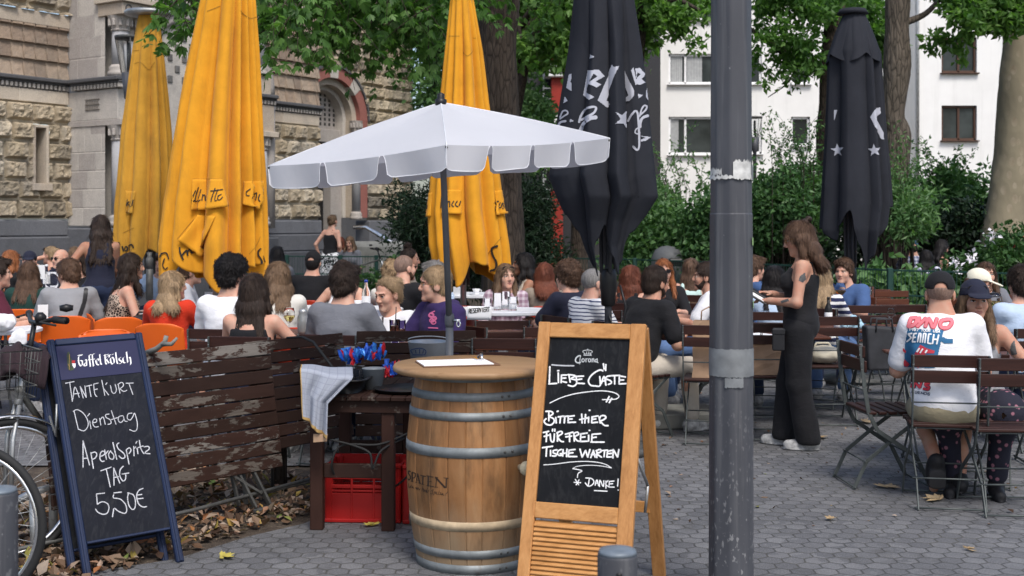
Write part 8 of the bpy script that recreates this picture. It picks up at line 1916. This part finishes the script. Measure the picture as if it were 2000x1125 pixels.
# marks and things worn
if boyd['shirt']:ink('shoulder_strap',[boyd['shirt']],[[(168,566),(164,590),(152,626),(148,640)]],M['black_bag'],boy,8,lift=.006,jump=.2)
S7=(1730,600,5.625);sh_=prnd['shirt'];Ts=bvh([sh_])
P_pink,P_red,P_blue,P_dk=plain('print_pink',(.62,.17,.2),.8),plain('print_red',(.5,.04,.06),.8),plain('print_blue',(.03,.13,.26),.8),plain('print_navy',(.03,.05,.1),.8)
inkpoly('shirt_print',Ts,[[(245,235),(635,255),(540,670),(200,655),(215,400)],[(600,335),(640,330),(660,345),(735,350),(735,400),(640,395),(600,370)]],P_blue,prn,S7,lift=.003,step=1.1,jump=.2)
inkpoly('shirt_print',Ts,[[(385,412),(470,465),(420,510),(330,500)],[(420,440),(540,480),(530,510),(440,505)],[(190,445),(230,480),(215,505),(190,480)],[(200,560),(260,620),(230,650),(195,640)],[(330,500),(450,500),(420,560),(300,560)],[(300,600),(430,600),(360,670)]],P_red,prn,S7,lift=.005,step=1.1,jump=.2)
dy=[[(275,140),(252,212)],[(275,128),(340,128),(322,185),(256,214)],[(370,122),(362,165)],[(440,130),(395,170),(345,214)],[(435,214),(475,132),(520,225),(562,130)],[(620,150),(700,140),(726,170),(682,228),(612,226),(598,182),(620,150)]]
ink('shirt_print',Ts,dy,P_red,prn,46,S7,lift=.005,jump=.2);ink('shirt_print',Ts,dy,P_pink,prn,33,S7,lift=.007,jump=.2)
ink('shirt_print',Ts,[[(290,285),(252,292),(285,332),(237,375)],[(312,290),(300,375)],[(310,290),(340,288)],[(305,330),(330,330)],[(300,378),(330,378)],[(355,380),(370,290),(390,290),(385,385)],[(410,385),(420,290),(445,295),(435,390)],[(500,300),(475,300),(465,395),(500,400)],[(530,305),(515,400)],[(580,310),(560,405)],[(522,355),(570,355)],[(350,490),(375,455)],[(385,500),(410,462)],[(440,500),(455,475)]],M['print_white'],prn,17,S7,lift=.007,jump=.2,sharp=True)
ink('shirt_print',Ts,textline('1987 TOUR USA',(258,255),(600,285),24,.2),M['print_white'],prn,7,S7,lift=.007,jump=.2,sharp=True)
va=[[(175,800),(205,865),(225,800)],[(240,870),(265,800),(292,875)],[(250,848),(284,850)],[(318,882),(325,815),(382,888),(398,825)],[(480,842),(438,838),(442,862),(480,880),(470,908),(422,898)]]
ink('shirt_print',Ts,va,P_dk,prn,34,S7,lift=.004,jump=.2,sharp=True);ink('shirt_print',Ts,va,P_red,prn,24,S7,lift=.006,jump=.2,sharp=True);ink('shirt_print',Ts,textline('OUR LEGENDS',(120,918),(495,970),26,.15),P_dk,prn,7,S7,lift=.004,jump=.2,sharp=True)
m=MB()
if hood['shirt']:
    pr_=plain('print_rose',(.6,.14,.28),.8);ink('hoodie_print',[hood['shirt']],[[(846+4.5*math.cos(a)+3*math.cos(k),622+3.5*math.sin(a)+8*math.sin(k*1.3)) for a in np.linspace(0,6,8)] for k in range(6)]+[[(838,640),(856,641)],[(841,612),(850,608)]],pr_,hoo,2.2,lift=.006,step=1,jump=.2)
def tattoo(o,polys,name='tattoo'):inkpoly(name,[o],polys,M['tattoo'],o,lift=.002,step=.9,jump=.2)
tattoo(wai,[[(1562,540),(1572,532),(1574,545),(1568,552),(1560,548)],[(1579,548),(1583,545),(1585,553),(1581,556)],[(1602,556),(1608,553),(1608,563),(1601,564)],[(1525,588),(1540,583),(1541,588),(1527,592)]]);tattoo(cw,[[(1975,672),(1981,664),(1984,680),(1987,692),(1976,694),(1973,684)]])
wh=waid['hc'];wM=Matrix.Rotation(R(72),3,'Z');o_=Vector(wai.location)
hcw=o_+wM @ Vector(wh)
Bn=Field(np.arange(-.09,.09,.007),np.arange(-.09,.09,.007),np.arange(-.08,.09,.007));rs=np.random.RandomState(4)
for k in range(7):d=rs.randn(3)*.02;Bn.ell(d,(.03,.026,.024),.008)
Bn.wrinkle(.01,40,40,3);v,f=Bn.mesh();bn=npmesh('hair_bun',v+np.array(wh)+waid['Rh'] @ np.array([0,-.085,.085]),f,HAIR['dark'],wai)
m=MB();a0=Vector(waid['hc']) ;pk=thing('belt_pouch','black leather wallet pouch hanging at the hip of the waitress','pouch',(XX(1524,8.62),8.68,ZZ(685,8.68)),R(72));m.box((0,0,.075),(.04,.085,.15),bev=.012);m.build('pouch_body',M['black_bag'],pk);m=MB();m.box((0,0,.135),(.05,.092,.05),bev=.012);m.build('pouch_flap',M['black_bag'],pk)
hL=o_+wM @ Vector(waid['arm'][-1][2]);pad=thing('order_pad','black folder and order pad held by the waitress','folder',tuple(hL+wM @ Vector((.06,.10,.035))),0)
pad.rotation_euler=(R(0),R(0),R(72));MX=Matrix.Rotation(R(30),4,'X') @ Matrix.Rotation(R(-8),4,'Y');m=MB();m.box((0,.02,0),(.17,.25,.012),MX,.003);m.build('folder',M['black_bag'],pad);m=MB();m.box((0,.03,.009),(.15,.21,.004),MX,.001);m.build('pages',M['paper'],pad);m=MB();m.box((.03,.0,.017),(.075,.15,.01),MX,.003);m.build('handset',M['black_plastic'],pad)

# ------------------------------------------------------------------ tables of the terrace
white_table(XX(-105,10.1),10.1,R(4),1.5,.75,'white table at the left edge behind the bicycle',.75);white_table(XX(385,11.7),11.75,R(-6),1.3,.75,'white table between the red shirt and the curly haired man',.77)
white_table(XX(640,11.0),11.0,R(-4),1.35,.72,'white oval table behind the man in dark grey',.86,2.3);white_table(XX(948,11.0),10.85,R(-5),1.25,.7,'white table with the paper reservation sign',.855)
white_table(XX(925,14.2),14.2,0,1.3,.7,'white table far behind the pale parasol pole',.8);white_table(XX(110,14.6),14.6,R(5),1.6,.7,'white table far left with a water jug',.85)
fold_table(XX(575,9.1),9.1,R(-20),1.1,.65,'slatted wooden table with a wine glass behind the tipped tables',.80);fold_table(XX(752,8.6),8.62,R(0),1.1,.6,'slatted wooden table with drinks behind the right tipped table',.79)
fold_table(XX(1338,10.1),10.1,R(8),.9,.65,'slatted wooden table between the man in black and the bearded man');fold_table(XX(1492,9.7),9.75,R(4),.9,.65,'slatted wooden table left of the waitress with a paper on it');fold_table(XX(1672,10.3),10.35,R(2),1.1,.65,'slatted wooden table right of the waitress with pale blue napkin holders')
fold_table(XX(1945,7.75),8.2,R(-4),1.0,.65,'slatted wooden table of the couple with caps');fold_table(XX(1120,9.6),9.75,R(-2),1.5,.65,'slatted wooden table below the near charcoal parasol');fold_table(XX(1000,8.9),8.95,R(3),.85,.6,'slatted wooden table behind the barrel and the empty chairs');fold_table(XX(1770,12.9),12.9,R(0),1.3,.65,'slatted wooden table at the fence behind the far charcoal parasol')
# empty chairs
EC=[('wood',980,9.6,2,'empty wooden chair farther behind the barrel top'),('wood',988,8.15,-3,'empty wooden chair right behind the barrel top'),('wood',1078,9.0,0,'empty wooden chair behind the left corner of the pine chalkboard'),('wood',1152,8.75,0,'empty wooden chair behind the middle of the pine chalkboard'),('wood',1160,10.7,5,'empty wooden chair close behind the striped shirt'),
      ('wood',1392,9.15,-12,'empty wooden chair holding a kraft paper bag behind the grey pole'),('wood',1478,9.35,-4,'wooden chair with a paper shopping bag between pole and waitress'),('wood',1612,10.0,2,'empty wooden chair right of the waitress with a cream bag'),('wood',1727,7.66,-86,'wooden folding chair seen from the side left of the printed shirt'),('wood',1962,6.98,-4,'empty wooden chair in front of the woman in the navy cap'),
      ('wood',1712,10.9,175,'wooden chair hidden by a large dark bag'),('wood2',1752,13.3,185,'empty lighter brown chair at the fence under the knotted trunk'),('wood2',1705,13.6,170,'empty brown chair beside the far charcoal parasol pole'),('wood2',1830,12.2,10,'empty brown chair behind the black cap'),('wood2',1965,12.6,180,'empty brown chair behind the man at the right edge'),('wood',1750,11.4,0,'empty dark chair behind the large dark bag'),
      ('orange',205,9.25,195,'empty orange chair directly above the blue chalkboard sign'),('orange',232,10.9,18,'empty orange chair between the grey shirt and the leopard dress'),('orange',640,12.3,10,'empty orange chair behind the white oval table'),('red',905,11.9,190,'empty red chair behind the reservation sign')]
for k,px,Y,f,lb in EC:place_chair(k,XX(px,Y),Y,R(f),lb)
# ------------------------------------------------------------------ glasses, bottles, cups
def drink(kind,px,Y,z,label,h=.15,r=.035,fill=None,level=.6,straw=None):
    c=(XX(px,Y),Y,z);t=thing({'wine':'wine_glass','tumbler':'drinking_glass','cup':'coffee_cup'}[kind],label,{'wine':'wine glass','tumbler':'glass','cup':'cup'}[kind],c,0,'drinks on the tables')
    m=MB()
    if kind== 'wine':pr_=[(.034,0),(.034,.003),(.006,.008),(.005,h*.42),(.02,h*.5),(r,h*.68),(r*.98,h*.8),(r*.8,h)];m.lathe(pr_+[(r*.8 -.0015,h),(r*.95,h*.8),(r -.002,h*.68),(.018,h*.51),(0,h*.5)],n=20,cap=False);lv=[(0,h*.515),(.018,h*.52),(r -.004,h*.66),(r -.003,h*.72),(0,h*.72)]
    elif kind== 'cup':m.lathe([(.03,0),(.075,.004),(.078,.012),(.03,.014),(.03,.02),(.044,.07),(.042,.07),(.03,.025),(0,.025)],n=20);m.tube([(.042,0,.06),(.065,0,.05),(.06,0,.035),(.04,0,.032)],.005,6);lv=None
    else:m.lathe([(r*.85,0),(r,h),(r -.0022,h),(r*.85 -.002,.01),(0,.01)],n=20);lv=[(0,.011),(r*.85 -.003,.011),(r*(.85+.15*level)-.0035,h*level),(0,h*level)]
    m.build('cup_body' if kind== 'cup' else 'glass_body',M['white_plastic'] if kind== 'cup' else M['glass'],t)
    if fill and lv:m=MB();m.lathe(lv,n=20);m.build('drink',M[fill],t)
    if straw:m=MB();m.tube([(0,0,.02),(straw,0,h*1.55)],.004,6);m.build('straw',M['black_plastic'],t)
drink('wine',565,8.95,.80,'white wine glass beside the bare shouldered woman',.2,.042,'wine');drink('tumbler',731,8.55,.79,'glass of dark drink with a straw in front of the young blonde woman',.14,.036,'cola',.75,.012);drink('tumbler',741,8.62,.79,'slim glass with a clear drink beside the dark drink',.17,.03,'wine',.4);drink('tumbler',771,8.5,.79,'amber long drink with a straw in front of the purple hoodie',.16,.038,'amber',.7,.01)
drink('tumbler',783,8.58,.79,'amber glass closest to the purple hoodie',.15,.034,'amber',.55);drink('tumbler',616,8.9,.80,'small empty tumbler left of the man in dark grey',.11,.034);drink('tumbler',972,10.75,.855,'tall glass with milky rest on the reserved table, leftmost of three',.15,.04,'white_plastic',.2);drink('tumbler',988,10.8,.855,'tall glass on the reserved table, middle of three',.16,.042,'white_plastic',.25)
drink('tumbler',1001,10.72,.855,'short glass on the reserved table, rightmost of three',.12,.045,'white_plastic',.45);drink('tumbler',952,10.8,.855,'small clear glass in front of the plaid shirt',.1,.03);drink('cup',930,13.95,.8,'white coffee cup on the far white table under the yellow parasol',.07);drink('cup',700,10.9,.86,'white cup on the white oval table behind the man in grey',.07)
drink('wine',1641,11.8,.80,'glass of orange spritz in front of the blue polo',.24,.055,'spritz');drink('tumbler',1701,12.7,.74,'tall half empty beer glass right of the far charcoal parasol pole',.22,.04,'white_plastic',.1);drink('wine',1944,10.15,.80,'white wine glass held by the woman in the cream cap',.24,.05,'wine');drink('tumbler',1032,8.95,.74,'clear glass on the table behind the barrel',.13,.036);drink('wine',1740,10.5,.74,'small clear stemmed glass beside the napkin holders',.15,.03)
def bottle(px,Y,z,h,r,mat,cap,label):
    t=thing('bottle',label,'bottle',(XX(px,Y),Y,z),0,'bottles on the tables');m=MB();m.lathe([(0,.003),(r*.9,0),(r,.01),(r,h*.55),(r*.85,h*.64),(r*.38,h*.78),(r*.36,h*.92),(0,h*.92)],n=20);m.build('bottle_body',M[mat],t);m=MB();m.lathe([(r*.42,h*.915),(r*.42,h),(0,h)],n=14);m.build('bottle_cap',M[cap],t)
    m=MB();m.lathe([(r*1.01,h*.2),(r*1.015,h*.21),(r*1.015,h*.44),(r*1.01,h*.45)],n=20,cap=False);m.build('bottle_label',M['paper'],t)
bottle(715,10.75,.86,.26,.038,'glass','bottle_blue','clear water bottle with a blue cap on the white oval table');bottle(91,14.4,.85,.28,.04,'glass','paper','clear water bottle far left before the bald man');bottle(1618,10.6,.74,.24,.033,'black_plastic','black_plastic','dark beer bottle in front of the striped top')
m=MB();m.lathe([(.07,0),(.075,.1),(.09,.2),(.085,.2),(.07,.1),(.065,.008),(0,.008)],n=24);o=m.build('glass_jug',M['glass']);o.location=(XX(101,14.3),14.3,.85);tag(o,'large glass jug of water in front of the boy in grey','jug')
def bucket(px,Y,z,r,h,label,nm='wine_cooler'):
    t=thing(nm,label,'bucket',(XX(px,Y),Y,z));m=MB();m.lathe([(r*.75,0),(r,h),(r+.006,h+.004),(r,h+.008),(r -.006,h),(r*.73,.01),(0,.01)],n=30);m.build('bucket_body',M['galv'],t);m=MB();m.lathe([(.0,.02),(.03,.03),(.03,h),(.012,h+.05),(.012,h+.07),(0,h+.07)],n=14,M=Matrix.Rotation(.2,4,'Y'));m.build('bottle_neck',M['black_plastic'],t)
bucket(709,8.7,.79,.075,.19,'steel wine cooler with a bottle between the man in grey and the blonde woman')
m=MB();m.lathe([(.03,0),(.042,.03),(.042,.13),(.03,.16),(.034,.17),(.02,.19),(0,.19)],n=16);o=m.build('steel_flask',M['galv']);o.location=(XX(592,9.0),9.0,.80);tag(o,'brushed steel flask beside the white wine glass','flask')
m=MB();m.lathe([(.05,0),(.055,.05),(.05,.055),(.045,.01),(0,.01)],n=18);o=m.build('ashtray',M['black_plastic']);o.location=(XX(640,10.7),10.7,.86);tag(o,'round black ashtray on the white oval table','ashtray')
rsv=thing('reservation_sign','white paper sign with handwritten reservation taped to the white table edge','sign',tuple(P(936,600,10.42)),R(-7));m=MB();n=8;V=[]
for i in range(n+1):
    for j in range(5):u,v=i/n -.5,j/4;V.append((u*.21,-.012*math.sin(v*2.2)-.006*math.cos(u*5),-.115*v+.008))
m.add(V,[(i*5+j,i*5+j+1,(i+1)*5+j+1,(i+1)*5+j) for i in range(n) for j in range(4)],True);rp=m.build('sheet',M['paper'],rsv);s_=rp.modifiers.new('thickness','SOLIDIFY');s_.thickness=.002
ink('handwriting',[rp],textline('RESERVIERT',(916,612),(957,608),8.5,.05),M['ink'],rsv,1.5,lift=.003,step=.7,sharp=True)
# menus and papers, napkin holders
def card(px,py,Y,w,h,label,tilt=0,rz=0,mat='paper'):
    m=MB();m.box((0,0,h/2),(w,.008,h),Matrix.Rotation(tilt,4,'X'),.001);o=m.build('menu_card',M[mat]);o.location=P(px,py,Y);o.rotation_euler=(0,0,rz);tag(o,label,'menu','menus and papers on the tables')
card(80,545,13.9,.1,.16,'upright white menu card before the woman in the green sweater',.1);card(84,622,10.7,.085,.12,'upright white menu card left of the boy in grey',.1,.3);card(417,612,11.5,.16,.2,'tall white menu card beside the curly haired man',.1,-.3);card(893,584,13.9,.09,.14,'small menu card at the pole of the far yellow parasol',.1)
m=MB();m.box((0,0,.004),(.21,.3,.006),bev=.001);o=m.build('paper_sheet',M['paper']);o.location=(XX(1490,9.5),9.55,.742);o.rotation_euler=(0,0,.5);tag(o,'white sheet of paper on the table left of the waitress','paper')
m=MB();m.box((0,0,.004),(.21,.29,.006),bev=.001);o=m.build('paper_sheet',M['paper']);o.location=(XX(1345,9.9),9.95,.742);o.rotation_euler=(0,0,.2);tag(o,'white sheet of paper on the table behind the man in black','paper')
for (px,lb,sd) in ((1653,'crumpled pale blue napkins in a small holder, left of the pair',1),(1672,'crumpled pale blue napkins in a small holder, right of the pair',2)):
    t=thing('napkin_holder',lb,'napkins',(XX(px,10.2),10.2,.74),0,'pale blue napkin holders');rs=np.random.RandomState(sd);Fd=Field(np.arange(-.08,.08,.008),np.arange(-.08,.08,.008),np.arange(-.02,.12,.008))
    for k in range(6):Fd.ell(rs.randn(3)*.018+[0,0,.045],(.034,.03,.03),.01)
    Fd.wrinkle(.02,25,25,sd);v,f=Fd.mesh();npmesh('napkins',v,f,plain('pale_blue_napkin',(.33,.5,.6),.9),t);m=MB();m.lathe([(.03,-.005),(.034,.03),(.03,.03),(0,.0)],n=14);m.build('holder',M['glass'],t)
m=MB();m.lathe([(.05,0),(.05,.05),(.045,.05),(.04,.01),(0,.01)],n=16);o=m.build('small_bowl',M['white_plastic']);o.location=(XX(1640,10.25),10.25,.74);tag(o,'small white bowl beside the napkin holders','bowl')
# bags
def paper_bag(px,Y,z,w,h,d,rz,label):
    t=thing('paper_bag',label,'bag',(XX(px,Y),Y,z),rz,'paper bags on the chairs');n=10;vs=[];fs=[]
    rs=random.Random(int(px))
    for j in range(7):
        f=j/6;dd=d*(1-.45*f)
        ring=[(-w/2,-dd/2),(-w/6,-dd/2*1.02),(w/6,-dd/2*.98),(w/2,-dd/2),(w/2-.02*f,0),(w/2,dd/2),(w/6,dd/2),(-w/6,dd/2),(-w/2,dd/2),(-w/2+.02*f,0)]
        for x,y in ring:vs.append((x+rs.uniform(-.006,.006),y+rs.uniform(-.008,.008),h*f))
    for j in range(6):
        for k in range(n):fs.append((j*n+k,j*n+(k+1) % n,(j+1)*n+(k+1) % n,(j+1)*n+k))
    fs.append(tuple(range(n))[::-1]);m=MB();m.add(vs,fs);b=m.build('bag_body',M['kraft'],t);s=b.modifiers.new('thickness','SOLIDIFY');s.thickness=.003
    for y in (-d*.28,d*.28):m=MB();m.tube([(-.06,y,h -.02),(-.055,y,h+.07),(0,y,h+.1),(.055,y,h+.07),(.06,y,h -.02)],.004,6);m.build('handle',M['kraft'],t)
paper_bag(1502,9.3,.475,.26,.26,.13,R(-4),'brown paper shopping bag on the chair beside the waitress');paper_bag(1385,9.12,.475,.24,.42,.12,R(-12),'tall brown paper bag on the chair behind the grey pole')
def soft_bag(name,label,px,Y,z,r,mat,seed,strap=True):
    t=thing(name,label,'bag',(XX(px,Y),Y,z));Fd=Field(np.arange(-r[0]-.06,r[0]+.06,.012),np.arange(-r[1]-.06,r[1]+.06,.012),np.arange(-.03,2*r[2]+.06,.012));Fd.ell((0,0,r[2]),r,.02);Fd.ell((r[0]*.3,0,r[2]*1.2),(r[0]*.6,r[1]*.9,r[2]*.7),.03);Fd.wrinkle(.018 if strap else .035,9,9,seed);Fd.wrinkle(.008 if strap else .02,24,20,seed);Fd.cut((0,0,.002),(0,0,1));v,f=Fd.mesh();npmesh('bag_body',v,f,mat,t)
    if strap:m=MB();m.tube([(-r[0]*.5,0,r[2]*1.6),(-r[0]*.3,.01,r[2]*2.2),(r[0]*.3,.01,r[2]*2.2),(r[0]*.5,0,r[2]*1.6)],.01,6);m.build('strap',mat,t)
soft_bag('cloth_bag','cream cloth bag on the seat right of the waitress',1607,10.0,.475,(.16,.12,.075),M['cream_bag'],3);soft_bag('shoulder_bag','grey shoulder bag hanging beside the knees of the woman in the navy cap',1950,7.25,.42,(.11,.08,.1),CL['grey'],5);soft_bag('shoulder_bag','small black bag on the lap of the woman in leopard print',278,11.05,.66,(.12,.08,.07),M['black_bag'],6)
soft_bag('carrier_bag','white plastic carrier bag on the table at the left edge',2,9.75,.74,(.11,.09,.08),M['bag_plastic'],7,False);soft_bag('carrier_bag','thin white plastic bag hanging over the table edge at the left',34,9.7,.62,(.06,.03,.075),M['bag_plastic'],9,False)
t=thing('tote_bag','large dark grey tote bag standing on a chair right of the far charcoal parasol','bag',(XX(1722,9.6),9.6,.47),.12);tm=plain('charcoal_leather',(.03,.031,.035),.55,0,.3,9);m=MB();m.prism([(-.125,0),(.125,0),(.145,.33),(-.145,.35)],.11,M=Matrix.Translation((0,-.05,0)));b=m.build('bag_body',tm,t);bv=b.modifiers.new('soft_edges','BEVEL');bv.width=.02;bv.segments=3
for y in (-.05,.06):m=MB();m.tube([(-.07,y,.3),(-.06,y,.4),(.06,y,.4),(.07,y,.3)],.008,6);m.build('handle',tm,t)
# garden: grey dome bin, parked bikes at the fence
b=thing('litter_bin','grey domed bin among the ivy beyond the fence','bin',(XX(1303,22.6),22.6,0));m=MB();m.lathe([(.3,0),(.3,.8),(.29,.98),(.22,1.12),(.12,1.18),(0,1.2)],n=24);m.build('bin_body',plain('grey_bin',(.1,.105,.11),.6),b);m=MB();m.box((.1,-.26,.98),(.25,.1,.14),Matrix.Rotation(.2,4,'X'),.03);m.build('bin_opening',M['black_plastic'],b)
bicycle('dark bicycle leaning at the fence below the church handrail',Vector((XX(762,21.9),21.9,.345)),(1,.1),(.9,.3),False)
m=MB();m.tube([P(292,520,11.9),P(292,585,11.9)],.035,12);m.lathe([(.036,0),(.036,.1),(.02,.12),(.03,.16),(0,.16)],tuple(P(292,525,11.9)),12);m.tube([P(292,585,11.9),Vector((XX(292,11.9),11.9,0))],.03,10);tag(m.build('parasol_stand',M['steel_dark']),'short galvanised parasol stand tube beside the leopard dress','parasol stand')
